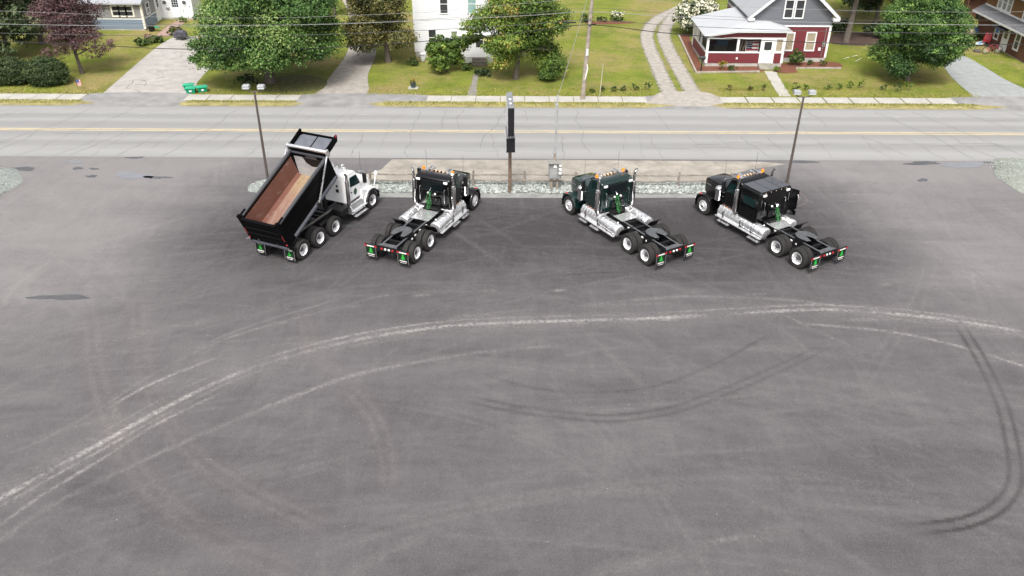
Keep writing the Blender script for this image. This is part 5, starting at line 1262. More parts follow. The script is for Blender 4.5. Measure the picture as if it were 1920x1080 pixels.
# ================================================================== HOUSES
H_WHITE = M("trim_white", (0.68, 0.685, 0.69), 0.55, var=0.04)
H_CREAM = M("trim_cream", (0.70, 0.66, 0.58), 0.6, var=0.05)
H_GLASS = glass_mat("window_glass", (0.030, 0.032, 0.036), 1.0)
H_CURT = M("curtain_tan", (0.30, 0.255, 0.185), 0.6, var=0.2, scale=5, coat=0.4)
H_RED = siding("red_clapboard", (0.135, 0.017, 0.023), 0.125, var=0.12)
H_FOUND = M("foundation_grey", (0.36, 0.35, 0.32), 0.9, var=0.2, scale=2, bmp=0.2)
H_SHING = siding("grey_shingle", (0.120, 0.128, 0.145), 0.14, var=0.22, depth=0.3)
m, nt, N, L, b = new_mat("metal_roof")
v = coords(nt); s = N.new("ShaderNodeSeparateXYZ"); L.new(v, s.inputs[0])
seam = mathn(nt, 'FRACT', mathn(nt, 'DIVIDE', s.outputs[0], 0.45)); f = noise(nt, v, 0.8, 5)
L.new(mixrgb(nt, mixrgb(nt, (0.30, 0.31, 0.33), (0.40, 0.41, 0.43), f), (0.19, 0.195, 0.21), ramp(nt, seam, [(0.0, 1), (0.09, 0)])), b.inputs['Base Color'])
b.inputs['Roughness'].default_value = 0.4; b.inputs['Metallic'].default_value = 0.2; bump(nt, b, seam, 0.4, 0.03)
H_METAL = m
H_METAL_Y = m.copy(); H_METAL_Y.name = "metal_roof_side"
for n_ in H_METAL_Y.node_tree.nodes:
    if n_.type == 'SEPXYZ':
        l_ = n_.outputs[0].links[0]; to = l_.to_socket; H_METAL_Y.node_tree.links.remove(l_); H_METAL_Y.node_tree.links.new(n_.outputs[1], to)
m, nt, N, L, b = new_mat("white_porch_roof")
v = coords(nt); s = N.new("ShaderNodeSeparateXYZ"); L.new(v, s.inputs[0])
seam = mathn(nt, 'FRACT', mathn(nt, 'DIVIDE', s.outputs[1], 0.5)); f = noise(nt, v, 0.7, 6, 0.7)
c = mixrgb(nt, (0.33, 0.345, 0.36), (0.43, 0.44, 0.455), f)
c = mixrgb(nt, c, (0.50, 0.36, 0.22), ramp(nt, mathn(nt, 'MULTIPLY', mathn(nt, 'MULTIPLY', noise(nt, v, 1.3, 5), ramp(nt, mathn(nt, 'MULTIPLY', s.outputs[0], 0.1), [(0.20, 0), (0.40, 1)])), ramp(nt, mathn(nt, 'MULTIPLY', s.outputs[1], 0.1), [(0.25, 0), (0.5, 1)])), [(0.25, 0), (0.6, 0.7)]))
c = mixrgb(nt, c, (0.22, 0.225, 0.235), ramp(nt, seam, [(0.0, 0.6), (0.06, 0)]))
L.new(c, b.inputs['Base Color']); b.inputs['Roughness'].default_value = 0.45
H_PORCHROOF = m
def window(parent, x0, x1, z0, z1, y, mats=(H_WHITE, H_GLASS), axis='y', sgn=-1, fr=0.10, split=True, name="window", cols_=1):
    """window standing proud of a wall at y (axis 'y': wall faces sgn along y; axis 'x': wall faces sgn along x)"""
    f = MB(); d = 0.05 * sgn
    def bx(mb, a, b_, c_, d_, o0, o1):
        lo, hi = min(y + o0, y + o1), max(y + o0, y + o1)
        if axis == 'y': mb.box(a, b_, lo, hi, c_, d_)
        else: mb.box(lo, hi, a, b_, c_, d_)
    bx(f, x0 - fr, x0, z0 - fr, z1 + fr, 0, d); bx(f, x1, x1 + fr, z0 - fr, z1 + fr, 0, d)
    bx(f, x0, x1, z1, z1 + fr, 0, d); bx(f, x0 - 0.0, x1 + 0.0, z0 - fr, z0, 0, d * 1.3)
    if split: bx(f, x0, x1, (z0 + z1) / 2 - 0.025, (z0 + z1) / 2 + 0.025, 0.02 * sgn, 0.04 * sgn)
    for k in range(1, cols_):
        xx = x0 + (x1 - x0) * k / cols_; bx(f, xx - 0.06, xx + 0.06, z0, z1, 0.005 * sgn, d)
    o = f.build(name, mats[0], parent)
    p = MB(); bx(p, x0, x1, z0, z1, 0.002 * sgn, 0.015 * sgn)
    p.build("pane", mats[1], o); return o
# ---- red house with its enclosed porch
hx, hy = 19.9, 71.30
t = thing("red_house", "red clapboard house with grey gable and white enclosed porch", "house", (hx, hy, 0.0))
W_, DP = 6.70, 9.0
MB().box(0.03, W_ - 0.03, 0.03, DP - 0.03, 0, 0.40).build("foundation", H_FOUND, t)
MB().box(0, W_, 0, DP, 0.40, 3.0).build("wall", H_RED, t)
gab = [(0, 3.06), (W_, 3.06), (W_, 4.05), (W_ / 2, 6.95), (0, 4.05)]
MB().prism([(a, b_) for a, b_ in gab], 'y', 0.02, DP - 0.02).build("gable", H_SHING, t)
MB().box(-0.05, W_ + 0.05, -0.05, DP + 0.02, 2.97, 3.08).build("belt_trim", H_WHITE, t)
cb = MB()
for x in (W_ - 0.16,): cb.box(x, W_ + 0.03, -0.03, 0.16, 0.40, 2.97)
cb.build("corner_board", H_WHITE, t)
ap = 6.95 + 0.22; ov = 0.45
for s in (-1, 1):
    xa, za = W_ / 2 + s * (W_ / 2 + ov), 4.05 - ov * 0.87 + 0.20
    MB().prism([(W_ / 2, ap), (xa, za), (xa, za - 0.08), (W_ / 2, ap - 0.10)], 'y', -0.42, DP + 0.3).build("roof", H_METAL_Y, t)
    MB().prism([(W_ / 2, ap - 0.10), (xa, za - 0.08), (xa + 0.0, za - 0.34), (W_ / 2, ap - 0.38)], 'y', -0.45, -0.38).build("rake_board", H_WHITE, t)
    MB().prism([(W_ / 2, ap - 0.12), (xa, za - 0.10), (xa, za - 0.14), (W_ / 2, ap - 0.16)], 'y', -0.38, 0.02).build("soffit", H_WHITE, t)
    MB().box(min(xa, xa - s * 0.55), max(xa, xa - s * 0.55), -0.44, 0.05, za - 0.36, za - 0.12).build("cornice_return", H_WHITE, t, bevel=0.02)
window(t, 2.60, 3.22, 3.72, 5.10, 0.02, cols_=1); window(t, 3.48, 4.10, 3.72, 5.10, 0.02)
window(t, 3.12, 3.68, 1.05, 2.42, 0.0, (H_WHITE, H_CURT)); window(t, 4.82, 5.50, 1.05, 2.45, 0.0, (H_WHITE, H_CURT))
MB().box(6.18, 6.44, -0.10, 0.0, 1.35, 1.72).lathe([(0.08, -0.10), (0.08, -0.16), (0.03, -0.2)], (6.31, 0, 1.58), 'y', 12).tube([(6.31, -0.05, 1.72), (6.31, -0.05, 2.9)], 0.03, 6).tube([(6.31, -0.05, 1.35), (6.25, -0.05, 0.5)], 0.025, 6).build("electric_meter", K_BOX, t)
MB().box(5.92, 6.12, -0.08, 0.0, 1.0, 1.25).build("phone_box", H_WHITE, t)
# porch: x -3.85..2.62, y -1.45..4.35
PX0, PX1, PY0, PY1 = -3.85, 2.62, -1.42, 4.35
pf = MB().box(PX0 + 0.03, PX1 - 0.03, PY0 + 0.03, -0.002, 0, 0.30).box(PX0 + 0.03, -0.002, 0.0, PY1, 0, 0.30)
pf.build("porch_foundation", H_FOUND, t)
MB().box(PX0 + 0.05, PX1 - 0.1, PY0 + 0.13, -0.004, 0.302, 0.36).box(PX0 + 0.05, -0.004, 0.0, PY1 - 0.02, 0.302, 0.36).build("porch_floor", M("porch_floor_grey", (0.10, 0.105, 0.12), 0.6, var=0.2), t)
DX0, DX1 = 0.72, 1.72                                  # porch door opening
lw = MB().box(PX0, DX0 - 0.10, PY0, PY0 + 0.12, 0.30, 1.14).box(DX1 + 0.10, PX1, PY0, PY0 + 0.12, 0.30, 1.14)
lw.box(PX0, PX0 + 0.12, PY0 + 0.12, PY1, 0.30, 1.14); lw.box(PX1 - 0.12, PX1, PY0 + 0.12, -0.003, 0.30, 1.14)
lw.prism([(PX0, 2.42), (PX1, 2.42), (PX1, 2.88), (-1.6, 2.88), (PX0, 2.52)], 'y', PY0, PY0 + 0.12)
lw.box(PX0 + 0.0, PX0 + 0.12, PY0 + 0.12, PY1, 2.42, 2.54)
lw.box(PX0, -0.003, PY1, PY1 + 0.12, 0.30, 2.7)
lw.build("porch_wall", H_RED, t)
MB().box(PX0 - 0.006, PX0 - 0.0005, 1.7, PY1, 1.22, 2.5).build("side_panel", M("bare_panel", (0.46, 0.44, 0.40), 0.7, var=0.08), t)
tr = MB().box(PX0 - 0.03, DX0 - 0.10, PY0 - 0.04, PY0 + 0.13, 1.14, 1.24).box(DX1 + 0.10, PX1 + 0.03, PY0 - 0.04, PY0 + 0.13, 1.14, 1.24)
tr.box(PX0 - 0.04, PX0 + 0.13, PY0 + 0.13, PY1, 1.14, 1.24).box(PX0 - 0.03, PX1 + 0.02, PY0 - 0.03, PY0 - 0.001, 2.30, 2.42)
for x in (PX0 - 0.02, -1.36, PX1 - 0.20): tr.box(x, x + 0.20, PY0 - 0.025, PY0 + 0.12, 1.24, 2.30)
tr.box(PX0 - 0.02, PX0 + 0.20, PY0 - 0.025, PY0 + 0.16, 0.30, 1.14).box(PX1 - 0.18, PX1 + 0.02, PY0 - 0.025, PY0 + 0.14, 0.30, 1.14)
for y in (1.0, 2.6): tr.box(PX0 - 0.02, PX0 + 0.13, y, y + 0.18, 1.24, 2.44)
tr.box(PX0 - 0.02, PX0 + 0.13, PY1 - 0.15, PY1 + 0.14, 0.3, 2.6)
tr.prism([(PX0 - 0.28, 2.50), (PX0 - 0.28, 2.64), (-1.55, 3.02), (PX1 + 0.30, 3.02), (PX1 + 0.30, 2.88), (-1.5, 2.88)], 'y', PY0 - 0.30, PY0 - 0.25)
tr.build("porch_trim", H_WHITE, t)
sc_ = glass_mat("porch_screen", (0.02, 0.022, 0.026), 0.12)
for x0, x1 in ((PX0 + 0.18, -1.36), (-1.16, DX0 - 0.12)): MB().box(x0, x1, PY0 + 0.04, PY0 + 0.05, 1.24, 2.30).build("porch_screen", sc_, t)
MB().box(PX0 + 0.04, PX0 + 0.05, PY0 + 0.2, 1.0, 1.24, 2.42).build("porch_screen", sc_, t)
dr = MB().box(DX0, DX1, PY0 - 0.03, PY0 + 0.04, 0.32, 2.28).build("porch_door", H_WHITE, t, bevel=0.01)
MB().box(DX0 - 0.11, DX0 - 0.002, PY0 - 0.035, PY0 + 0.12, 0.30, 2.295).box(DX1 + 0.002, DX1 + 0.11, PY0 - 0.035, PY0 + 0.12, 0.30, 2.295).each("door_frame", H_WHITE, dr)
MB().prism([(DX0 + 0.20, 1.42), (DX0 + 0.50, 1.38), (DX1 - 0.20, 1.42), (DX1 - 0.20, 2.08), (DX0 + 0.20, 2.08)], 'y', PY0 - 0.042, PY0 - 0.0305).build("pane", H_GLASS, dr)
MB().box(DX1 - 0.14, DX1 - 0.08, PY0 - 0.08, PY0 - 0.031, 1.15, 1.22).build("handle", K_DARK, dr)
window(t, 1.92, 2.40, 1.30, 2.24, PY0 + 0.06, (H_WHITE, H_CURT), split=False, fr=0.08)
MB().box(-1.30, -1.15, PY0 - 0.03, PY0 - 0.001, 0.62, 0.78).build("wall_vent", H_WHITE, t)
rv = [(PX0 - 0.35, PY0 - 0.32, 2.60), (-1.6, PY0 - 0.32, 3.0), (PX1 + 0.35, PY0 - 0.32, 3.02), (1.35, 0.0, 3.46), (-0.15, 0.0, 3.52), (PX0 - 0.35, PY1 + 0.35, 2.62), (-0.003, PY1 + 0.35, 3.62), (-0.003, 0.0, 3.55), (PX1 + 0.30, 0.0, 3.02)]
fc = [(0, 1, 4, 7), (0, 7, 6, 5), (1, 2, 3, 4), (2, 8, 3)]
rb = MB(); rb.add(rv + [(a, b_, c_ - 0.06) for a, b_, c_ in rv], fc + [tuple(i + 9 for i in reversed(f)) for f in fc] + [(0, 9, 10, 1), (1, 10, 11, 2), (2, 11, 17, 8), (5, 14, 9, 0)])
rb.build("porch_roof", H_PORCHROOF, t, flat=True)
stp = MB()
for k in range(3): stp.box(DX0 - 0.12, DX1 + 0.14, PY0 - 0.28 * (3 - k) - 0.02, PY0 - 0.031 if k == 2 else PY0 - 0.28 * (2 - k) - 0.03, 0.0, 0.10 * (k + 1))
stp.build("front_steps", M("step_stone", (0.26, 0.245, 0.205), 0.9, var=0.3), t)
# inside the porch: flag board leaning at the front, blue board, planks
t = thing("flag_board", "painted board with stars and red and white stripes inside the porch", "flag", (19.45, 70.32, 0.36), R(4))
MB().box(-0.04, 1.06, 0.0, 0.03, 0.55, 1.62).build("board", M("flag_white", (0.70, 0.70, 0.68), 0.6), t)
st = MB()
for k in range(7):
    if k % 2 == 0: st.box(0.0 if k < 3 else 0.0, 1.02, -0.010, -0.0005, 0.58 + k * 0.145, 0.58 + k * 0.145 + 0.145)
st.each("red_stripe", M("flag_red", (0.28, 0.025, 0.035), 0.6), t)
MB().box(0.0, 0.50, -0.020, -0.0105, 1.02, 1.59).build("flag_canton", M("flag_navy", (0.012, 0.02, 0.045), 0.6), t)
sr = MB()
for r_ in range(3):
    for k in range(4): sr.lathe([(0.035, 0), (0.034, -0.006)], (0.08 + k * 0.115, -0.0205, 1.12 + r_ * 0.18), 'y', 5)
sr.each("white_star", H_WHITE, t)
o = MB().box(0, 1.0, 0, 0.05, 0, 0.75).build("blue_board", M("board_blue", (0.03, 0.06, 0.12), 0.6)); o.location = (17.35, 72.0, 1.2)
tag(o, "dark blue board standing inside the left bay of the porch", "board")
MB_ = MB().box(0, 1.15, 0, 0.6, 0, 0.84)
o = MB_.build("porch_table", M("table_brown", (0.05, 0.04, 0.035), 0.7)); o.location = (17.25, 71.9, 0.362); tag(o, "dark brown chest under the blue board in the porch", "chest")
for k, (x, a_) in enumerate(((18.75, 0.45), (19.02, 0.42))):
    o = MB().beam((0, 0, 0), (a_, 0.25, 1.95), 0.22, 0.04).build("plank", M("plank_tan", (0.30, 0.22, 0.15), 0.7, var=0.2)); o.location = (x, 70.25, 0.372)
    tag(o, ["pale plank leaning inside the porch, left of its pair", "pale plank leaning inside the porch, nearer the flag board"][k], "plank", "planks leaning in the porch")
# garden edging and the black mailbox-like box at the porch corner
for k, (pa, pb) in enumerate((((1305, 137), (1424, 135.5)), ((1272, 66), (1305, 137)), ((1492, 129), (1577, 129)))):
    p0, p1 = gp(*pa), gp(*pb)
    o = MB().beam((p0[0], p0[1], 0.06), (p1[0], p1[1], 0.06), 0.14, 0.14).build("garden_edging", M("edging_wood", (0.30, 0.27, 0.23), 0.9, var=0.25))
    tag(o, ["weathered timber edging before the porch bed", "pale stone edging along the porch side bed", "timber edging before the right window bed"][k], "edging")
p = gp(1314, 134)
t = thing("mailbox", "black box on a post at the porch corner", "mailbox", (p[0], p[1], 0.02))
MB().box(-0.04, 0.04, -0.04, 0.04, 0, 1.0).build("post", K_DARK, t)
MB().prism([(-0.12, 1.0), (0.12, 1.0), (0.12, 1.16), (0.06, 1.24), (-0.06, 1.24), (-0.12, 1.16)], 'x', -0.25, 0.25).build("box", K_SIGN, t, bevel=0.01)

# ---- white house
H_WSIDE = siding("white_clapboard", (0.64, 0.645, 0.655), 0.15, var=0.04, depth=0.32)
H_BLIND = M("green_blind", (0.20, 0.235, 0.14), 0.5, var=0.25, coat=0.5)
H_TEAL = M("teal_glass", (0.20, 0.32, 0.29), 0.3, var=0.15, coat=0.5)
t = thing("white_house", "tall white clapboard house behind the trees", "house", (-8.45, 72.3, 0.0))
MB().box(0.03, 9.6, 0.03, 9.0, 0, 0.45).build("foundation", H_FOUND, t)
MB().box(0, 9.63, 0, 9.03, 0.45, 6.4).build("wall", H_WSIDE, t)
MB().prism([(-0.4, 6.42), (10.0, 6.42), (4.8, 9.6)], 'y', -0.4, 9.4).build("roof", H_METAL, t)
MB().box(-0.02, 0.14, -0.02, 0.1, 0.45, 6.4).build("corner_board", H_WHITE, t)
window(t, 2.32, 2.92, 3.72, 5.20, 0.0, fr=0.07); window(t, 1.25, 1.85, 1.0, 2.35, 0.0, fr=0.07); window(t, 3.18, 3.75, 1.02, 2.2, 0.0, (H_WHITE, H_BLIND), fr=0.10)
window(t, 4.65, 5.30, 3.75, 5.2, 0.0, (H_WHITE, H_TEAL), fr=0.07)
# enclosed entry porch with a low roof
px0, px1, pd = 3.95, 7.6, 1.75
MB().box(px0, px1, -pd, -0.003, 0.5, 2.28).build("porch_wall", H_WSIDE, t)
MB().box(px0 - 0.2, px1 + 0.2, -pd - 0.2, -0.003, 2.283, 2.40).build("porch_roof", H_WHITE, t, bevel=0.02)
MB().box(px0 + 0.03, px1 - 0.03, -pd + 0.03, -0.003, 0.0, 0.497).build("porch_base", M("base_grey", (0.42, 0.42, 0.40), 0.8), t)
window(t, px0 + 0.28, px0 + 0.78, 1.25, 2.05, -pd, fr=0.09, split=False); window(t, px1 - 0.9, px1 - 0.35, 1.25, 2.05, -pd, fr=0.09, split=False)
dr = MB().box(5.20, 6.05, -pd - 0.04, -pd - 0.001, 0.5, 2.2).build("door", H_WHITE, t, bevel=0.01)
MB().box(5.34, 5.91, -pd - 0.052, -pd - 0.0405, 1.35, 1.95).build("pane", H_GLASS, dr)
stp = MB()
for k in range(3): stp.box(5.0, 6.25, -pd - 0.32 * (3 - k), -pd - 0.045 if k == 2 else -pd - 0.32 * (2 - k) - 0.002, 0, 0.16 * (k + 1))
stp.build("front_steps", M("step_dark", (0.15, 0.13, 0.11), 0.9, var=0.3), t)
# white drum by the white house
p = gp(793, 115)
t = thing("plastic_drum", "white plastic drum standing at the left corner of the white house", "drum", (p[0], 71.2, 0.0))
MB().lathe([(0.22, 0), (0.25, 0.05), (0.27, 0.4), (0.28, 0.62), (0.25, 0.66), (0.02, 0.67)], (0, 0, 0), 'z', 18).build("drum", H_WHITE, t)
MB().box(-0.11, -0.02, -0.282, -0.262, 0.50, 0.56).box(0.03, 0.12, -0.282, -0.262, 0.50, 0.56).each("drum_mark", K_DARK, t)

# ---- blue grey house at the left
H_BLUE = siding("blue_clapboard", (0.165, 0.215, 0.275), 0.12, var=0.08, depth=0.25)
H_OLIVE = siding("grey_clapboard", (0.215, 0.213, 0.205), 0.12, var=0.08, depth=0.25)
bx0, by0 = -46.5, 80.9; BW = 11.55; BD = 4.5
t = thing("blue_house", "blue and grey bungalow with white belt trim and metal roof", "house", (bx0, by0, 0.0))
MB().box(0.03, BW - 0.03, 0.03, 9.0, 0, 0.16).build("foundation", H_FOUND, t)
MB().box(0, BW, 0, 9.0, 0.16, 1.02).build("lower_wall", H_BLUE, t)
MB().box(0, BW, 0, 9.0, 1.10, 2.55).build("upper_wall", H_OLIVE, t)
MB().box(-0.02, BW + 0.02, -0.025, 9.02, 1.02, 1.10).build("belt_trim", H_WHITE, t)
MB().box(BW - 0.16, BW + 0.035, -0.035, 0.16, 0.16, 2.5).build("corner_board", H_CREAM, t)
MB().prism([(-0.38, 2.44), (-0.38, 2.56), (4.5, 5.2), (9.4, 2.56), (9.4, 2.44)], 'x', -0.3, BW + 0.16).build("roof", H_METAL, t)
wt_ = window(t, 8.76, 9.30, 1.38, 2.22, 0.0, (H_CREAM, H_GLASS), fr=0.13); window(t, 9.43, 9.97, 1.38, 2.22, 0.0, (H_CREAM, H_GLASS), fr=0.13); window(t, 10.10, 10.64, 1.38, 2.22, 0.0, (H_CREAM, H_GLASS), fr=0.13)
window(t, 5.9, 6.5, 1.38, 2.22, 0.0, (H_CREAM, H_GLASS), fr=0.13)
window(t, 1.0, 1.65, 1.35, 2.25, BW, (H_WHITE, H_GLASS), axis='x', sgn=1, fr=0.12)
# ---- its white entry with round windows
H_VEST = siding("white_vertical", (0.66, 0.665, 0.675), 0.30, var=0.03, depth=0.10, axis=0)
t = thing("white_entry", "white entry room with two round windows and a paned door", "entry room", (-35.0, 85.4, 0.0))
MB().box(0.02, 3.15, -0.0, 2.6, 0.0, 0.12).build("base", H_FOUND, t)
ent = MB().box(0.0, 3.18, 0.0, 2.6, 0.12, 2.9).build("wall", H_VEST, t)
MB().box(-0.004, 0.06, -1.4, -0.003, 0.12, 2.6).build("side_wall", H_WHITE, t)
window(t, -1.05, -0.55, 1.35, 2.2, 0.06, (H_WHITE, H_GLASS), axis='x', sgn=1, fr=0.08)
MB().prism([(-0.3, 2.9), (3.5, 2.9), (1.6, 4.0)], 'y', -0.3, 2.8).build("roof", H_METAL, t)
for x in (0.50, 2.45):
    o = MB().lathe([(0.27, 0), (0.27, -0.05), (0.20, -0.05), (0.20, 0)], (x, -0.001, 1.62), 'y', 28).build("round_window", H_WHITE, t)
    MB().lathe([(0.199, -0.003), (0.198, -0.02), (0.001, -0.021)], (x, 0, 1.62), 'y', 28).build("pane", M("round_pane", (0.09, 0.095, 0.095), 0.3, var=0.2), o)
dr = MB().box(1.10, 1.95, -0.05, -0.001, 0.14, 2.2).build("door", M("door_pale", (0.66, 0.71, 0.72), 0.5), t, bevel=0.01)
pn = MB()
for r_ in range(4):
    for k in range(3): pn.box(1.22 + k * 0.215, 1.40 + k * 0.215, -0.062, -0.0505, 1.20 + r_ * 0.24, 1.40 + r_ * 0.24)
pn.build("pane", H_GLASS, dr)
MB().box(0.58, 0.92, -0.10, -0.001, 0.98, 1.16).build("letter_box", M("letterbox", (0.22, 0.24, 0.25), 0.5, var=0.2), t)

# ---- brown house at the right
H_BROWN = siding("brown_shingle", (0.110, 0.045, 0.028), 0.15, var=0.25, depth=0.35, rough=0.8, grime=((0.16, 0.085, 0.045), 0.5, 0.5))
H_ASPH = M("asphalt_shingle", (0.115, 0.115, 0.125), 0.9, var=0.2, scale=4, bmp=0.3)
t = thing("brown_house", "brown shingled house with white windows and grey pent roof", "house", (43.55, 71.2, 0.0))
MB().box(0.04, 9, 0.04, 8.9, 0, 0.10).build("foundation", H_FOUND, t)
MB().box(0, 9, 0, 8.93, 0.10, 2.60).build("wall", H_BROWN, t)
MB().box(0.15, 9, 0.3, 8.8, 2.60, 4.7).build("upper_wall", siding("brown_upper", (0.17, 0.085, 0.035), 0.15, var=0.2, depth=0.3), t)
MB().prism([(-0.75, 2.36), (-0.75, 2.44), (0.148, 2.98), (0.148, 2.86), (-0.003, 2.74), (-0.003, 2.62)], 'y', -0.25, 9.1).build("pent_roof", H_ASPH, t)
MB().box(-0.78, -0.752, -0.25, 9.1, 2.30, 2.45).build("pent_fascia", H_WHITE, t)
MB().prism([(-0.45, 4.72), (9, 4.72), (9, 6.8), (4.4, 7.4)], 'y', 0.0, 9.1).build("roof", H_ASPH, t)
MB().box(0.10, 0.149, 0.3, 8.8, 2.985, 3.12).box(0.10, 0.149, 0.3, 8.8, 4.56, 4.70).each("upper_trim", H_WHITE, t)
window(t, 5.05, 5.62, 0.78, 1.62, 0.0, (H_WHITE, H_GLASS), axis='x', sgn=-1, fr=0.11)
window(t, 1.55, 2.15, 0.75, 2.05, 0.0, (H_WHITE, H_GLASS), axis='x', sgn=-1, fr=0.13)
H_LGL = M("pale_glass", (0.26, 0.27, 0.27), 0.3, var=0.25, coat=0.5)
for y0 in (4.55, 5.35, 6.15, 1.0, 1.8): window(t, y0, y0 + 0.6, 3.22, 4.4, 0.15, (H_WHITE, H_LGL), axis='x', sgn=-1, fr=0.09)
dr = MB().box(-0.05, -0.001, 3.35, 4.15, 0.14, 1.98).build("door", H_WHITE, t, bevel=0.01)
MB().box(-0.06, -0.0505, 3.50, 4.0, 1.15, 1.80).build("pane", H_GLASS, dr)
MB().box(-0.08, -0.001, 3.25, 3.345, 0.12, 2.06).box(-0.08, -0.001, 4.155, 4.25, 0.12, 2.06).box(-0.08, -0.001, 3.25, 4.25, 2.065, 2.14).each("door_frame", H_WHITE, dr)
aw = MB().loft([[(-0.01, 2.95, 2.30), (-0.85, 2.95, 2.0), (-0.85, 2.95, 1.90), (-0.01, 2.95, 2.18)], [(-0.01, 5.0, 2.30), (-0.85, 5.0, 2.0), (-0.85, 5.0, 1.90), (-0.01, 5.0, 2.18)]])
aw.build("door_awning", M("awning_black", (0.03, 0.032, 0.036), 0.5, var=0.2), t)
p = MB()
# lean-to at its back corner with a pale corner post
t = thing("brown_shed", "small brown open fronted shed behind the brown house", "shed", (gp(1838, 38)[0], gp(1838, 38)[1], 0.0))
MB().box(-1.7, 1.7, 0.8, 0.9, 0, 2.6).box(-1.7, -1.6, 0, 0.8, 0, 2.6).build("wall", H_BROWN, t)
MB().box(1.55, 1.68, -0.12, 0.0, 0, 2.9).build("post", M("raw_timber", (0.42, 0.30, 0.17), 0.8), t)
MB().box(-1.85, 1.9, -0.3, 1.1, 2.7, 2.8).build("roof", H_ASPH, t)
o = MB().box(0, 1.3, 0, 0.6, 0, 0.9).build("storage_chest", M("chest_dark", (0.025, 0.025, 0.028), 0.6), None, bevel=0.05); o.location = (gp(1838, 38)[0] - 0.2, gp(1838, 38)[1] + 0.05, 0.0)
tag(o, "dark chest inside the open brown shed", "chest")
p = gp(1834, 32)
t = thing("silver_tank", "silver tank lying by the brown house corner", "tank", (p[0] + 0.4, p[1] - 1.6, 0.0))
MB().lathe([(0.02, -0.7), (0.3, -0.66), (0.36, -0.55), (0.36, 0.55), (0.3, 0.66), (0.02, 0.7)], (0, 0, 0.55), 'x', 18).build("shell", K_GALV, t)
MB().box(-0.45, -0.35, -0.25, 0.25, 0, 0.3).box(0.35, 0.45, -0.25, 0.25, 0, 0.3).each("cradle", K_FRAME, t)
# grey shed far behind the trees
t = thing("grey_shed", "pale grey metal roofed shed far behind the round tree", "shed", (41.5, 96.0, 0.0))
MB().box(-3, 3, 0, 4, 0, 2.2).build("wall", M("shed_grey", (0.35, 0.36, 0.38), 0.6), t)
MB().prism([(-0.3, 2.2), (2.0, 3.6), (4.3, 2.2)], 'x', -3.2, 3.2).build("roof", H_METAL, t)

# ================================================================== SMALL YARD THINGS
K_BIN = M("bin_green", (0.006, 0.225, 0.115), 0.45, var=0.1)
def recycling_bin(px, py, rz, label):
    p = gp(px, py)
    t = thing("recycling_bin", label, "recycling bin", (p[0], p[1], 0.0), R(rz), "green recycling bins at the drive")
    rings = []
    for z, a_, b_ in ((0, 0.30, 0.20), (0.36, 0.36, 0.25), (0.36, 0.40, 0.29), (0.41, 0.40, 0.29), (0.41, 0.34, 0.23), (0.05, 0.28, 0.18)):
        rings.append([(-a_, -b_, z), (a_, -b_, z), (a_, b_, z), (-a_, b_, z)])
    MB().loft(rings).build("tub", K_BIN, t)
    MB().loft([[(-0.41, -0.30, 0.412), (0.41, -0.30, 0.412), (0.41, 0.30, 0.412), (-0.41, 0.30, 0.412)], [(-0.33, -0.22, 0.46), (0.33, -0.22, 0.46), (0.33, 0.22, 0.46), (-0.33, 0.22, 0.46)]]).build("lid", M("bin_lid", (0.02, 0.33, 0.18), 0.4, var=0.1), t)
    MB().box(-0.09, 0.09, -0.262, -0.238, 0.14, 0.26).build("bin_mark", H_WHITE, t)
recycling_bin(355, 168, 12, "green recycling bin standing behind the other two")
recycling_bin(359, 174, 8, "green recycling bin in front, nearest the pale drive")
recycling_bin(380, 172, 24, "green recycling bin on the lawn side, right of the pair")
p = gp(775, 165)
t = thing("flower_planter", "dark pot of orange flowers on a pale slab on the lawn", "planter", (p[0], p[1], 0.0))
MB().box(-0.38, 0.38, -0.3, 0.3, 0, 0.05).build("slab", H_FOUND, t)
MB().lathe([(0.17, 0.052), (0.22, 0.40), (0.24, 0.42), (0.24, 0.46), (0.20, 0.46), (0.19, 0.40), (0.001, 0.40)], (0, 0, 0), 'z', 16).build("pot", M("pot_slate", (0.05, 0.075, 0.085), 0.6), t)
POT_T = t
# yard flag
p = gp(152, 167)
t = thing("yard_flag", "small stars and stripes garden flag leaning on the left lawn", "flag", (p[0], p[1], 0.0), R(10))
MB().tube([(-0.2, 0, 0), (-0.22, 0, 0.75), (0.12, 0, 0.78)], 0.012, 6).build("staff", K_DARK, t)
MB().box(-0.2, 0.12, -0.006, 0.006, 0.28, 0.74).build("cloth", H_WHITE, t)
st = MB()
for k in range(4): st.box(-0.2 + k * 0.092, -0.2 + k * 0.092 + 0.046, -0.012, -0.0065, 0.28, 0.74)
st.each("red_stripe", M("flag_red_small", (0.45, 0.06, 0.07), 0.6), t)
MB().box(-0.2, 0.0, -0.018, -0.0125, 0.52, 0.74).build("flag_canton", M("flag_blue_small", (0.05, 0.09, 0.25), 0.6), t)
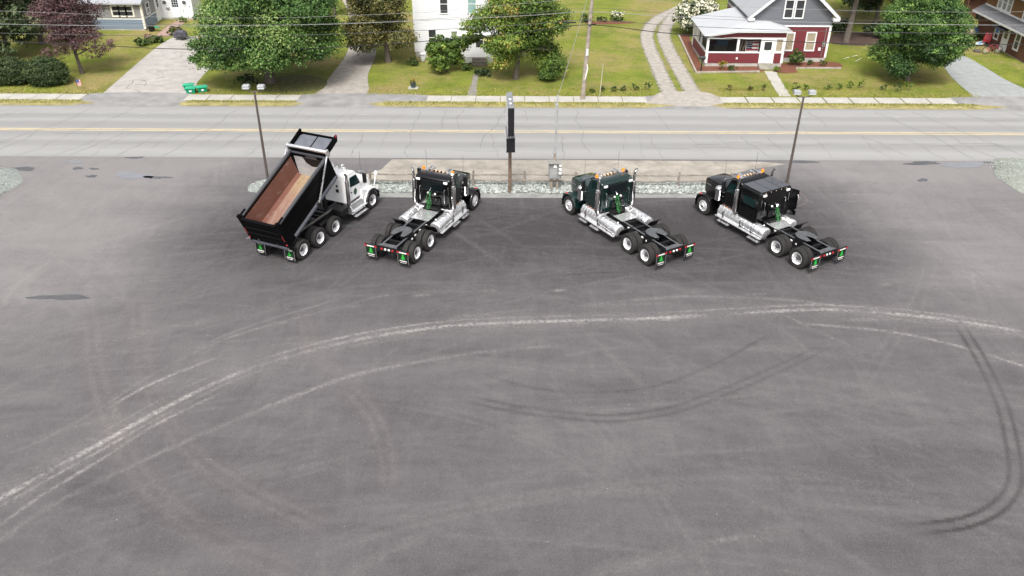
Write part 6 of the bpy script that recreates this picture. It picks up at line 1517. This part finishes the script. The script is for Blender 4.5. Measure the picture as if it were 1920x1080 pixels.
# dark cart on the driveway, car behind the maple, black pot
p = gp(340, 74)
t = thing("yard_cart", "dark covered cart on the pale driveway", "cart", (p[0], p[1], 0.0), R(8))
MB().prism([(-0.55, 0.2), (0.55, 0.2), (0.60, 0.55), (0.35, 0.80), (-0.30, 0.84), (-0.60, 0.6)], 'y', -0.35, 0.35).build("cover", M("cover_dark", (0.05, 0.05, 0.062), 0.6, var=0.4, scale=4), t, bevel=0.08)
for s in (-1, 1): MB().lathe([(0.2, -0.04), (0.2, 0.04)], (0.2, s * 0.40, 0.2), 'y', 16).build("wheel", K_TYRE, t)
MB().tube([(0.55, 0, 0.25), (1.0, 0, 0.10)], 0.03, 6).build("drawbar", K_FRAME, t)
p = gp(395, 84)
t = thing("parked_car", "silver car parked on the drive behind the maple", "car", (p[0] + 0.2, p[1] + 1.6, 0.014), R(86))
prof = [(-2.2, 0.35), (2.2, 0.35), (2.25, 0.75), (1.4, 0.92), (0.75, 1.42), (-0.95, 1.46), (-1.8, 1.0), (-2.22, 0.92)]
body = MB().prism(prof, 'y', -0.86, 0.86).build("body", M("car_silver", (0.42, 0.44, 0.46), 0.3, 0.3, var=0.05, coat=0.5), t, bevel=0.10, seg=3)
MB().prism([(-1.86, 1.0), (-1.02, 1.42), (-0.98, 1.40), (-1.80, 0.98)], 'y', -0.70, 0.70).build("rear_window", H_GLASS, t)
for s in (-1, 1):
    MB().prism([(-1.1, 0.98), (1.15, 0.98), (0.68, 1.36), (-0.85, 1.38)], 'y', s * 0.861, s * 0.868).build("side_window", H_GLASS, t)
    MB().box(-2.25, -2.15, s * 0.68 - 0.12, s * 0.68 + 0.12, 0.70, 0.88).build("tail_light", K_RED, t)
    for x in (-1.4, 1.4):
        w_ = MB().lathe([(0.2, -0.1), (0.31, -0.09), (0.32, 0), (0.31, 0.09), (0.2, 0.1)], (x, s * 0.80, 0.32), 'y', 20).build("wheel", K_TYRE, t)
        MB().lathe([(0.2, s * 0.10), (0.1, s * 0.07), (0.001, s * 0.08)], (x, s * 0.80, 0.32), 'y', 16).build("rim", K_RIM, w_)
p = gp(283, 60)
t = thing("black_pot", "black bucket with a green lid at the blue house corner", "bucket", (p[0], p[1] + 0.3, 0.0))
MB().lathe([(0.25, 0), (0.33, 0.55), (0.30, 0.55), (0.24, 0.1), (0.001, 0.1)], (0, 0, 0), 'z', 16).build("bucket", K_DARK, t)
MB().beam((0.25, 0, 0.5), (0.75, -0.1, 0.35), 0.35, 0.03).build("lid", K_BIN, t)
# by the brown house: boat under covers, paddle board, red chair, bicycle
p = gp(1808, 70)
t = thing("covered_boat", "small boat under blue and tan tarpaulins beside the round tree", "boat", (p[0], p[1] + 0.4, 0.0), R(-8))
rings = []
for x, w_, h in ((-1.5, 0.05, 0.55), (-1.2, 0.5, 0.60), (-0.5, 0.75, 0.62), (0.5, 0.75, 0.62), (1.2, 0.6, 0.60), (1.4, 0.5, 0.55)):
    rings.append([(x, -w_, h), (x, -w_ * 0.7, 0.25), (x, 0, 0.12), (x, w_ * 0.7, 0.25), (x, w_, h)])
MB().loft(rings).build("hull", M("hull_pale", (0.42, 0.40, 0.40), 0.5), t)
def tarp(x0, x1, mat, h):
    rg = []
    for k in range(7):
        x = x0 + (x1 - x0) * k / 6; e = 0.80 * math.sqrt(max(0.05, 1 - (x / 1.75) ** 2))
        rg.append([(x, -e - 0.02, 0.45), (x, -e * 0.85, 0.72), (x, -e * 0.3, h + 0.03 * math.sin(5 * x)), (x, e * 0.3, h + 0.03 * math.sin(4 * x + 1)), (x, e * 0.85, 0.72), (x, e + 0.02, 0.45)])
    MB().loft(rg).build("tarpaulin", mat, t)
tarp(-1.55, -0.25, M("tarp_blue", (0.04, 0.26, 0.52), 0.5, var=0.2), 0.98); tarp(-0.25, 0.75, M("tarp_tan", (0.36, 0.26, 0.21), 0.6, var=0.2), 0.95); tarp(0.75, 1.45, M("tarp_navy", (0.05, 0.10, 0.20), 0.5, var=0.4), 0.88)
p = gp(1838, 84)
o = MB().prism([(-0.95, 0.0), (-0.7, -0.24), (0.0, -0.34), (0.7, -0.26), (1.0, 0.0), (0.7, 0.26), (0.0, 0.34), (-0.7, 0.24)], 'z', 0, 0.09)
t = thing("paddle_board", "white and blue board lying on the grass by the brown house", "board", (p[0], p[1], 0.10), R(42))
o.build("board", H_WHITE, t, bevel=0.03)
MB().prism([(-0.6, -0.16), (0.3, -0.20), (0.5, 0.0), (0.3, 0.2), (-0.6, 0.16)], 'z', 0.0905, 0.096).build("deck_pad", M("pad_blue", (0.16, 0.36, 0.50), 0.5, var=0.3), t)
p = gp(1853, 88)
t = thing("garden_chair", "red garden chair beside the brown house wall", "chair", (p[0], p[1] + 0.5, 0.0), R(-30))
MB().box(-0.3, 0.3, -0.28, 0.28, 0.38, 0.43).build("seat", M("chair_red", (0.42, 0.02, 0.03), 0.45), t)
MB().loft([[(-0.3, 0.24, 0.43), (0.3, 0.24, 0.43), (0.3, 0.29, 0.43), (-0.3, 0.29, 0.43)], [(-0.26, 0.46, 1.05), (0.26, 0.46, 1.05), (0.26, 0.50, 1.05), (-0.26, 0.50, 1.05)]]).build("backrest", M("chair_red_back", (0.42, 0.02, 0.03), 0.45), t)
for a_ in (-0.27, 0.27):
    for b_ in (-0.25, 0.25): MB().beam((a_, b_, 0), (a_, b_, 0.38), 0.05, 0.05).build("leg", M("chair_leg", (0.38, 0.02, 0.03), 0.45), t)
    MB().box(a_ - 0.04, a_ + 0.04, -0.26, 0.24, 0.60, 0.63).build("armrest", M("chair_arm", (0.42, 0.02, 0.03), 0.45), t)
p = gp(1859, 101)
t = thing("bicycle", "red bicycle standing on its wheels by the brown house door", "bicycle", (p[0], p[1], 0.0), R(2))
for x in (-0.55, 0.52):
    ring = [(x + 0.33 * math.cos(q), 0, 0.34 + 0.33 * math.sin(q)) for q in [2 * math.pi * k / 28 for k in range(29)]]
    w_ = MB().tube(ring, 0.025, 6).build("wheel", K_TYRE, t)
    sp = MB()
    for k in range(9):
        q = math.pi * k / 9; sp.tube([(x - 0.31 * math.cos(q), 0, 0.34 - 0.31 * math.sin(q)), (x + 0.31 * math.cos(q), 0, 0.34 + 0.31 * math.sin(q))], 0.004, 4)
    sp.build("spokes", K_TAPE, w_)
fr = MB().tube([(-0.55, 0, 0.34), (-0.18, 0, 0.85), (0.33, 0, 0.80), (0.52, 0, 0.34)], 0.026, 7).tube([(-0.18, 0, 0.85), (-0.05, 0, 0.32), (0.33, 0, 0.80)], 0.03, 7).tube([(-0.55, 0, 0.34), (-0.05, 0, 0.32)], 0.022, 7)
fr.build("frame", M("bike_red", (0.42, 0.03, 0.06), 0.35), t)
MB().tube([(0.33, -0.28, 0.96), (0.36, -0.1, 0.98), (0.36, 0.1, 0.98), (0.33, 0.28, 0.96)], 0.018, 6).tube([(0.33, 0, 0.8), (0.36, 0, 0.98)], 0.018, 6).build("handlebar", K_DARK, t)
MB().box(-0.33, -0.08, -0.07, 0.07, 0.90, 0.96).build("saddle", K_DARK, t, bevel=0.02)
MB().lathe([(0.10, -0.02), (0.10, 0.02)], (-0.05, -0.05, 0.32), 'y', 14).build("crank", K_FRAME, t)
p = gp(1832, 97)
o = MB().lathe([(0.34, 0), (0.36, 0.1), (0.30, 0.16), (0.05, 0.17)], (0, 0, 0), 'z', 20).build("fire_pit", M("pit_dark", (0.09, 0.075, 0.065), 0.8, var=0.3)); o.location = (p[0], p[1], 0.0)
tag(o, "low round fire pit on the grass near the bicycle", "fire pit")
# cut sticks on the right lawn
for k, (a_, b_) in enumerate((((1582, 111), (1592, 108.5)), ((1597, 107.5), (1607, 105)), ((1604, 116), (1615, 110.5)))):
    p0, p1 = gp(*a_), gp(*b_)
    tag(MB().tube([(p0[0], p0[1], 0.05), (p1[0], p1[1], 0.06)], 0.035, 6).build("cut_stick", M("stick_pale", (0.50, 0.46, 0.36), 0.8)), ["pale cut stick on the lawn, leftmost of three", "pale cut stick on the lawn, the farthest of three", "pale cut stick on the lawn, slanting nearest of three"][k], "stick", "cut sticks on the right lawn")
# ================================================================== TREES AND PLANTS
def leaf_mat(name, stops, trans=0.15):
    m, nt, N, L, b = new_mat(name)
    c = ramp(nt, attr(nt, "tint").outputs['Fac'], stops)
    L.new(c, b.inputs['Base Color']); b.inputs['Roughness'].default_value = 0.55; b.inputs['Specular IOR Level'].default_value = 0.35
    tr = N.new("ShaderNodeBsdfTranslucent"); L.new(c, tr.inputs[0])
    mx = N.new("ShaderNodeMixShader"); mx.inputs[0].default_value = trans
    L.new(b.outputs[0], mx.inputs[1]); L.new(tr.outputs[0], mx.inputs[2]); L.new(mx.outputs[0], N["Material Output"].inputs[0])
    return m
BARK = M("tree_bark", (0.115, 0.095, 0.080), 0.95, var=0.35, scale=5, bmp=0.6)
def crown(name, lobes, n, size, mat, parent, seed, clump=0.30, per=26, up=0.5, shell=0.55, flower=None, lean=0.0):
    """many leaf-sized faces in clumps over a set of lobes (cx,cy,cz,rx,ry,rz)"""
    g = np.random.default_rng(seed); Lb = np.array(lobes, float)
    wts = (Lb[:, 3] * Lb[:, 4] + Lb[:, 4] * Lb[:, 5] + Lb[:, 3] * Lb[:, 5]); wts /= wts.sum()
    nc = max(4, n // per)
    wts = wts * g.uniform(0.45, 1.4, len(wts)); wts /= wts.sum(); li = g.choice(len(Lb), nc, p=wts)
    d = g.normal(size=(nc, 3)); d /= np.linalg.norm(d, axis=1)[:, None]
    r = shell + (1.06 - shell) * g.uniform(0, 1, nc) ** 0.6
    cc = Lb[li, :3] + d * r[:, None] * Lb[li, 3:]
    ct = np.clip(0.44 + 0.13 * g.normal(size=len(Lb))[li] + 0.17 * g.normal(size=nc), 0, 1)
    crad = clump * g.uniform(0.6, 1.3, nc) * np.minimum(1.0, Lb[li, 3:].min(1) / 0.9)
    ci = np.repeat(np.arange(nc), per); m_ = len(ci)
    off = g.normal(size=(m_, 3)) * crad[ci][:, None] * np.array([1, 1, 0.62])
    P = cc[ci] + off
    P[:, 2] = np.maximum(P[:, 2], 0.06)
    nr = d[ci] * 0.7 + g.normal(size=(m_, 3)) * 0.55 + np.array([0, 0, up]); nr /= np.linalg.norm(nr, axis=1)[:, None]
    a = np.cross(nr, g.normal(size=(m_, 3))); a /= np.linalg.norm(a, axis=1)[:, None]; bt = np.cross(nr, a)
    s = size * g.uniform(0.6, 1.3, (m_, 1))
    V = np.stack([P - a * s, P - bt * s * 0.75 + nr * s * 0.2, P + a * s, P + bt * s * 0.75 + nr * s * 0.2], 1)
    t = np.clip(ct[ci] + 0.10 * g.normal(size=m_), 0, 0.96)
    if flower is not None:
        fl = (g.uniform(0, 1, nc) < flower)[ci] & (g.uniform(0, 1, m_) < 0.75); t = np.where(fl, 1.0, t)
    return np_mesh(name, V.reshape(-1, 3), np.arange(4 * m_).reshape(-1, 4), mat, parent, t)
def trunk(parent, h, r, lobes, seed, lean=(0, 0), name="trunk", mat=None, limbs=10):
    rnd = random.Random(seed); mb = MB()
    pts = [(0, 0, -0.1)]
    for k in range(1, 6):
        q = k / 5; pts.append((lean[0] * q + rnd.uniform(-.04, .04), lean[1] * q + rnd.uniform(-.04, .04), h * q))
    mb.tube(pts, [r * 1.45, r * 1.05, r * 0.95, r * 0.85, r * 0.7, r * 0.45], 10)
    ls = list(lobes); rnd.shuffle(ls)
    for cx, cy, cz, rx, ry, rz in ls[:limbs]:
        z0 = h * rnd.uniform(0.35, 0.9); q = z0 / h
        a = Vector((lean[0] * q, lean[1] * q, z0)); b_ = Vector((cx, cy, max(cz, z0 + 0.1)))
        mid = a.lerp(b_, 0.5) + Vector((rnd.uniform(-.2, .2), rnd.uniform(-.2, .2), 0.15))
        mb.tube([a, mid, b_], [r * 0.42, r * 0.25, r * 0.08], 6)
        for _ in range(2):
            e = b_ + Vector((rnd.uniform(-rx, rx) * .7, rnd.uniform(-ry, ry) * .7, rnd.uniform(0, rz) * .6)); mb.tube([mid, mid.lerp(e, .6) + Vector((0, 0, .1)), e], [r * 0.16, r * 0.10, r * 0.03], 5)
    return mb.build(name, mat or BARK, parent)
def make_lobes(seed, cx, cy, z0, z1, rx, ry, n, r0, r1, shape='round'):
    """scatter lobes through an ellipsoid / cone envelope"""
    rnd = random.Random(seed); out = []
    zc, rz = (z0 + z1) / 2, (z1 - z0) / 2
    out.append((cx, cy, zc, rx * 0.62, ry * 0.62, rz * 0.62))
    for _ in range(n):
        th = rnd.uniform(0, 6.283); u = rnd.uniform(-0.9, 0.95)
        if shape == 'cone': wr = 1.0 - 0.85 * (u + 1) / 2
        elif shape == 'dome': wr = math.sqrt(max(0.05, 1 - max(0, u + 0.25) ** 2 / 1.5)) if u > -0.25 else 0.96 - 0.15 * (-u)
        else: wr = math.sqrt(1 - u * u)
        rr = rnd.uniform(r0, r1); k = rnd.uniform(0.70, 1.06)
        x, y = cx + math.cos(th) * wr * max(0.1, rx - rr * 0.6) * k, cy + math.sin(th) * wr * max(0.1, ry - rr * 0.6) * k
        out.append((x, y, zc + u * max(0.1, rz - rr * 0.45), rr * rnd.uniform(0.9, 1.2), rr * rnd.uniform(0.9, 1.2), rr * rnd.uniform(0.55, 0.8)))
    return out
L_MAPLE = leaf_mat("leaf_maple", [(0.0, (0.013, 0.034, 0.009)), (0.4, (0.062, 0.135, 0.027)), (0.72, (0.150, 0.240, 0.057)), (1.0, (0.312, 0.364, 0.143))])
L_OLIVE = leaf_mat("leaf_olive", [(0.0, (0.025, 0.033, 0.010)), (0.45, (0.106, 0.112, 0.034)), (0.75, (0.231, 0.200, 0.065)), (1.0, (0.325, 0.213, 0.075))])
L_YELGR = leaf_mat("leaf_bright", [(0.0, (0.029, 0.060, 0.010)), (0.45, (0.117, 0.195, 0.031)), (0.75, (0.260, 0.319, 0.060)), (1.0, (0.442, 0.286, 0.078))])
L_ROUND = leaf_mat("leaf_round", [(0.0, (0.014, 0.039, 0.010)), (0.4, (0.056, 0.123, 0.025)), (0.72, (0.161, 0.266, 0.056)), (1.0, (0.308, 0.406, 0.112))])
L_PURPLE = leaf_mat("leaf_purple", [(0.0, (0.055, 0.027, 0.034)), (0.5, (0.125, 0.066, 0.070)), (0.8, (0.175, 0.105, 0.095)), (1.0, (0.15, 0.13, 0.07))])
L_DARK = leaf_mat("leaf_dark", [(0.0, (0.020, 0.037, 0.015)), (0.5, (0.056, 0.088, 0.034)), (0.8, (0.131, 0.150, 0.073)), (1.0, (0.237, 0.206, 0.125))], 0.1)
L_FLOWER = leaf_mat("leaf_blossom", [(0.0, (0.022, 0.045, 0.014)), (0.6, (0.060, 0.095, 0.030)), (0.965, (0.10, 0.13, 0.05)), (0.985, (0.62, 0.60, 0.44)), (1.0, (0.74, 0.72, 0.56))], 0.1)
L_SHRUB = leaf_mat("leaf_shrub", [(0.0, (0.032, 0.062, 0.016)), (0.5, (0.085, 0.130, 0.032)), (0.9, (0.125, 0.160, 0.050)), (1.0, (0.42, 0.30, 0.04))])
L_HEDGE = leaf_mat("leaf_hedge", [(0.0, (0.014, 0.032, 0.010)), (0.5, (0.045, 0.075, 0.022)), (1.0, (0.105, 0.135, 0.05))])
L_LIME = leaf_mat("leaf_lime", [(0.0, (0.07, 0.13, 0.02)), (0.6, (0.15, 0.24, 0.035)), (1.0, (0.28, 0.33, 0.06))])
def tree(name, label, cat, x, y, lobes, n, size, mat, seed, th, tr, clump=0.32, lean=(0, 0), group=None, up=0.5, shell=0.55, limbs=12):
    t = thing(name, label, cat, (x, y, 0.0), 0, group)
    trunk(t, th, tr, lobes, seed, lean, limbs=limbs)
    crown("crown", lobes, n, size, mat, t, seed + 1, clump, up=up, shell=shell)
    return t
# the big maple by the pale driveway
lb = make_lobes(3, 0.55, 0.2, 2.1, 8.6, 5.0, 4.8, 34, 1.2, 2.0, 'dome')
lb += [(-4.3, -1.2, 2.3, 1.1, 1.0, 0.5), (-3.7, -1.8, 2.2, 1.1, 1.0, 0.5), (-4.8, -0.6, 3.2, 0.8, 0.8, 0.5), (4.7, -0.8, 3.4, 1.1, 1.0, 0.6), (4.3, -1.6, 3.0, 1.0, 1.0, 0.6), (5.0, 0.2, 4.6, 0.8, 0.8, 0.5), (0.6, -3.2, 2.7, 1.5, 1.2, 0.6), (-1.6, -2.8, 2.5, 1.3, 1.1, 0.5), (2.6, -2.8, 2.8, 1.3, 1.1, 0.6), (-2.6, -2.4, 2.2, 0.8, 0.7, 0.4)]
tree("maple_tree", "broad dark green maple beside the pale driveway", "tree", -19.1, 64.9, lb, 165000, 0.086, L_MAPLE, 31, 4.5, 0.36, 0.36)
# round tree at the right
lb = make_lobes(8, 0.1, 0, 0.75, 7.1, 3.25, 3.0, 30, 0.8, 1.35, 'dome')
tree("round_tree", "dense rounded green tree on the right lawn", "tree", 31.6, 66.2, lb, 100000, 0.074, L_ROUND, 41, 3.4, 0.17, 0.26)
# olive tree left of the white house
lb = make_lobes(12, -0.4, 0.2, 0.45, 8.2, 3.1, 2.8, 26, 0.9, 1.5, 'dome')
tree("olive_tree", "olive brown leaved tree left of the white house", "tree", -10.6, 70.8, lb, 90000, 0.078, L_OLIVE, 51, 4.0, 0.22, 0.28)
# bright green trees before the white house
lb = make_lobes(17, 0.9, 0.3, 1.0, 7.6, 3.0, 2.8, 26, 0.9, 1.5, 'dome')
lb += [(-2.6, 0.3, 4.4, 1.3, 1.0, 0.7), (-3.4, 0.4, 4.0, 1.0, 0.8, 0.5), (-1.8, 0.2, 5.0, 1.2, 1.0, 0.8), (2.9, 0, 1.2, 1.0, 0.9, 0.8), (2.6, -0.4, 0.7, 0.8, 0.8, 0.5), (-1.6, 0.2, 2.6, 0.9, 0.8, 0.6), (-1.0, -0.6, 1.7, 0.9, 0.8, 0.6)]
tree("yard_tree", "bright green spreading tree before the white house", "tree", 0.22, 66.2, lb, 100000, 0.078, L_YELGR, 61, 3.6, 0.20, 0.28, lean=(0.25, 0))
lb = make_lobes(19, 0, 0, 0.3, 2.8, 1.75, 1.4, 14, 0.45, 0.8, 'dome') + [(1.7, 0.2, 2.5, 0.8, 0.6, 0.4), (2.4, 0.2, 2.9, 0.7, 0.5, 0.4), (1.1, 0, 2.2, 0.8, 0.6, 0.5)]
tree("small_tree", "low yellowing tree beside the white house steps", "tree", -5.5, 68.2, lb, 20000, 0.080, L_YELGR, 71, 1.6, 0.07, 0.2)
# purple leaved tree on the left lawn
lb = make_lobes(23, 0.1, 0.1, 1.75, 7.0, 2.35, 2.2, 20, 0.7, 1.2, 'round') + [(-2.2, -.3, 1.7, .6, .5, .5), (-1.6, -.5, 1.3, .5, .4, .4), (1.9, -.4, 2.0, .7, .5, .5), (2.6, -.2, 2.4, .6, .5, .4), (1.0, -.6, 1.8, .6, .5, .4)]
tree("purple_tree", "purple leaved tree on the left lawn", "tree", -34.87, 67.0, lb, 20000, 0.068, L_PURPLE, 81, 3.6, 0.13, 0.34, lean=(-0.35, 0), shell=0.45)
# dark trees at the left edge
for k, (px, py, dy, z0, z1, rx, lab) in enumerate([(20, 112, 0.0, 0.2, 8.5, 3.4, "dark shaggy evergreen at the left edge of the lawn"), (62, 92, 1.6, 0.3, 8.5, 2.2, "dark evergreen close behind the purple tree"), (-60, 130, 0.0, 0.2, 8.0, 3.2, "dark evergreen at the far left corner of the hedge"), (40, 52, 2.0, 0.5, 9.5, 3.0, "tall dark evergreen left of the blue house")]):
    p = gp(px, py); lb = make_lobes(90 + k, 0, 0, z0, z1, rx, rx * 0.9, 20, 0.7, 1.3, 'dome')
    tree("evergreen_tree", lab, "tree", p[0], p[1] + dy, lb, 15000, 0.12, L_DARK, 100 + 3 * k, 4.5, 0.2, 0.28, group="evergreens at the left edge")
p = gp(628, 30); lb = make_lobes(97, 0, 0, 0.3, 6, 1.4, 1.3, 12, 0.5, 0.8, 'cone')
tree("evergreen_tree", "dark narrow evergreen behind the maple drive", "tree", p[0], p[1], lb, 6000, 0.12, L_DARK, 130, 3.5, 0.12, 0.25)
# woodland behind the red house
for k, (px, py, z0, z1, rx, tr_, lab) in enumerate([(1585, 80, 4.6, 11, 3.0, 0.24, "tall bare trunked tree at the red house corner"), (1640, 48, 1.2, 9, 3.4, 0.2, "dark tree behind the bare trunked tree"), (1598, 28, 1.0, 9, 3.0, 0.2, "dark tree beyond the red house roof"), (1690, 22, 2.0, 10, 3.2, 0.2, "dark tree hidden behind the round tree")]):
    p = gp(px, py); lb = make_lobes(140 + k, 0.2, 0, z0, z1, rx, rx * 0.9, 18, 0.8, 1.3, 'dome')
    tree("shade_tree", lab, "tree", p[0], p[1], lb, 13000, 0.14, L_DARK, 150 + 3 * k, z0 + 3.0, tr_, 0.32, lean=(0.5 if k == 0 else 0, 0), group="shade trees behind the red house")
for k, (px, py, w_, h_, lab) in enumerate([(1570, 58, 1.2, 1.4, "dark shrub at the red house corner in the shade"), (1650, 70, 1.6, 1.3, "dark silvery shrub left of the round tree")]):
    p = gp(px, py); t = thing("shade_shrub", lab, "shrub", (p[0], p[1], 0), 0, "shrubs in the shade")
    lb = make_lobes(170 + k, 0, 0, 0, h_, w_, w_ * .8, 8, .4, .6, 'dome'); trunk(t, .6, .04, lb, 3, name="stem", limbs=4); crown("foliage", lb, 3500, .10, L_DARK, t, 172 + k, .2)
# hedge shrubs at the left
for k, (px, py, w_, h_, lab) in enumerate([(78, 166, 1.62, 1.85, "clipped rounded hedge shrub, right one at the left edge"), (8, 164, 1.7, 1.75, "clipped rounded hedge shrub cut by the left edge of the picture")]):
    p = gp(px, py); t = thing("hedge_shrub", lab, "shrub", (p[0], p[1] + 1.2, 0), 0, "hedge shrubs at the left edge")
    lb = [(0, 0, h_ * .48, w_ * .95, 1.25, h_ * .58)] * 3 + make_lobes(180 + k, 0, 0, 0, h_, w_, 1.3, 14, .5, .75, 'dome'); trunk(t, .8, .06, lb, 5, name="stem", limbs=6); crown("foliage", lb, 32000, .052, L_HEDGE, t, 184 + k, .13, up=.35, shell=.7)
# white blossom shrub
p = gp(1302, 62); t = thing("hydrangea_shrub", "big shrub covered in creamy white blossom", "shrub", (p[0], p[1], 0))
lb = make_lobes(190, 0, 0, 0.1, 3.3, 2.25, 1.9, 20, .6, .95, 'dome'); trunk(t, 1.4, .08, lb, 7, name="stem", limbs=8); crown("foliage", lb, 26000, .085, L_FLOWER, t, 191, .17, per=20, flower=0.66)
p = gp(1156, 40); t = thing("white_flowers", "clump of white flowers in the back mulch bed", "flowers", (p[0], p[1], 0))
lb = [(0, 0, .45, .65, .4, .4), (.2, 0, .75, .6, .4, .25), (-.25, 0, .75, .5, .4, .25)]; trunk(t, .4, .03, lb, 9, name="stem", limbs=3); crown("foliage", lb[:1], 1500, .07, L_SHRUB, t, 195, .12); crown("blossom", lb[1:], 900, .07, L_FLOWER, t, 196, .12, flower=0.95)
def shrub(label, px, py, w_, h_, n, mat, seed, size=.07, group=None, name="shrub", flower=None, cat="shrub", dy=0.0):
    p = gp(px, py); t = thing(name, label, cat, (p[0], p[1] + dy, 0.0), 0, group)
    lb = make_lobes(seed, 0, 0, 0.02, h_, w_, w_ * .8, 7, w_ * .3, w_ * .5, 'dome'); trunk(t, h_ * .5, max(.012, w_ * .03), lb, seed, name="stem", limbs=4)
    crown("foliage", lb, n, size, mat, t, seed + 1, w_ * .18, flower=flower); return t
shrub("leafy shrub under the red house right window", 1494, 122, .75, 1.35, 3000, L_SHRUB, 201)
shrub("yellow flowered plant before the porch", 1354, 131, .42, .75, 900, leaf_mat("leaf_yellow", [(0, (.12, .14, .02)), (1, (.50, .36, .03))]), 203)
shrub("low green shrub right of the yellow plant", 1374, 133, .42, .45, 900, L_SHRUB, 205)
shrub("lime green plant at the red house steps", 1457, 135, .42, .5, 1000, L_LIME, 207)
shrub("small green plant under the right red wall", 1519, 122, .32, .4, 700, L_SHRUB, 209)
shrub("purplish small shrub at the red house right corner", 1543, 124, .4, .5, 900, L_OLIVE, 211)
shrub("dark green shrub before the white house steps", 905, 142, .7, .8, 2200, L_DARK, 213)
shrub("leafy green shrub left of the white house steps", 878, 132, .6, .65, 1800, L_SHRUB, 215)
shrub("dark green shrub below the olive tree", 775, 122, .6, .6, 1800, L_SHRUB, 217)
shrub("rounded shrub at the lawn edge by the blue house", 290, 80, .75, .75, 2600, L_SHRUB, 219)
shrub("spreading shrub left of the rounded one by the blue house", 268, 84, .8, .5, 2200, L_SHRUB, 221)
shrub("pinkish flowering plant before the blue house corner", 277, 72, .5, .5, 700, leaf_mat("leaf_pink", [(0, (.16, .12, .06)), (1, (.48, .30, .27))]), 223, name="flower_clump", cat="flowers")
shrub("dark shrub beside the brick walk", 322, 66, .5, .65, 1200, L_SHRUB, 225)
shrub("mixed flower patch along the brick walk", 332, 58, .6, .5, 1200, L_OLIVE, 227)
shrub("grassy plant at the white entry base", 343, 42, .55, .5, 1000, L_LIME, 229)
shrub("dark shrub right of the white entry", 368, 37, .55, .5, 1000, L_DARK, 231)
shrub("dark shrub under the wires behind the utility pole", 1100, 42, .9, .8, 1800, L_SHRUB, 233)
shrub("low shrub left of the white flowers", 1128, 40, .7, .45, 1200, L_SHRUB, 235)
shrub("dark trunk suckers below the big maple", 470, 160, .7, .9, 1800, L_DARK, 237)
shrub("leafy undergrowth left of the maple trunk", 452, 158, .5, .8, 1000, L_MAPLE, 239)
shrub("shrub beside the brown house wall", 1830, 76, .8, .7, 1500, L_SHRUB, 241)
shrub("dark climbing shrub at the brown house corner", 1838, 52, .55, 1.5, 1500, L_DARK, 243)
for k, (px, py, w_, h_, mt) in enumerate([(1110, 174, .2, .35, 0), (1130, 172, .2, .4, 0), (1150, 172, .25, .45, 0), (1168, 171, .2, .4, 0), (1190, 170, .25, .6, 0), (1213, 170, .3, .7, 0), (1405, 170, .25, .6, 1), (1430, 170, .2, .5, 1), (1368, 170, .2, .5, 1), (1490, 170, .28, .65, 0), (1511, 169, .25, .5, 2), (1552, 168, .22, .5, 2), (1575, 168, .2, .5, 2), (1594, 166, .25, .65, 2), (1615, 165, .28, .8, 2), (1655, 169, .25, .5, 0), (1683, 171, .3, .7, 0), (1704, 171, .4, .85, 2)]):
    shrub(["young leafy seedling in the mown row left of the two track drive", "dry young seedling in the row before the red house", "lime green seedling in the row before the right lawn"][mt] + ", number %d from the left" % (k + 1) if False else
          ["tiny sprig nearest the utility pole", "tiny sprig just right of the thin stake", "small sprig in the row left of the two track drive", "sprig fourth in the row right of the stake", "taller sprig close to the wheel tracks", "tallest sprig beside the left wheel track",
           "reddish sprig left of the concrete walk", "reddish sprig touching the concrete walk", "thin dry sprig before the porch lawn", "dark sprig right of the concrete walk", "thin sprig behind the right lamp head", "short sprig right of the lamp heads", "pale sprig in the middle of the right row", "lime sprig right of the pale one", "tall lime sprig left of the round tree", "dark sprig under the round tree's left side", "leafy sprig before the round tree trunk", "broad lime sprig right of the round tree trunk"][k],
          px, py, w_ * 1.3, h_, 420, [L_SHRUB, L_OLIVE, L_LIME][mt], 260 + 2 * k, .06, "seedlings along the front lawns", "seedling", cat="seedling")
lb = [(0, 0, .55, .22, .22, .15)]
crown("flowers", lb, 260, .045, leaf_mat("leaf_orange", [(0, (.06, .10, .02)), (.55, (.12, .15, .03)), (.6, (.55, .22, .03)), (1, (.6, .4, .05))]), POT_T, 300, .08, per=10)
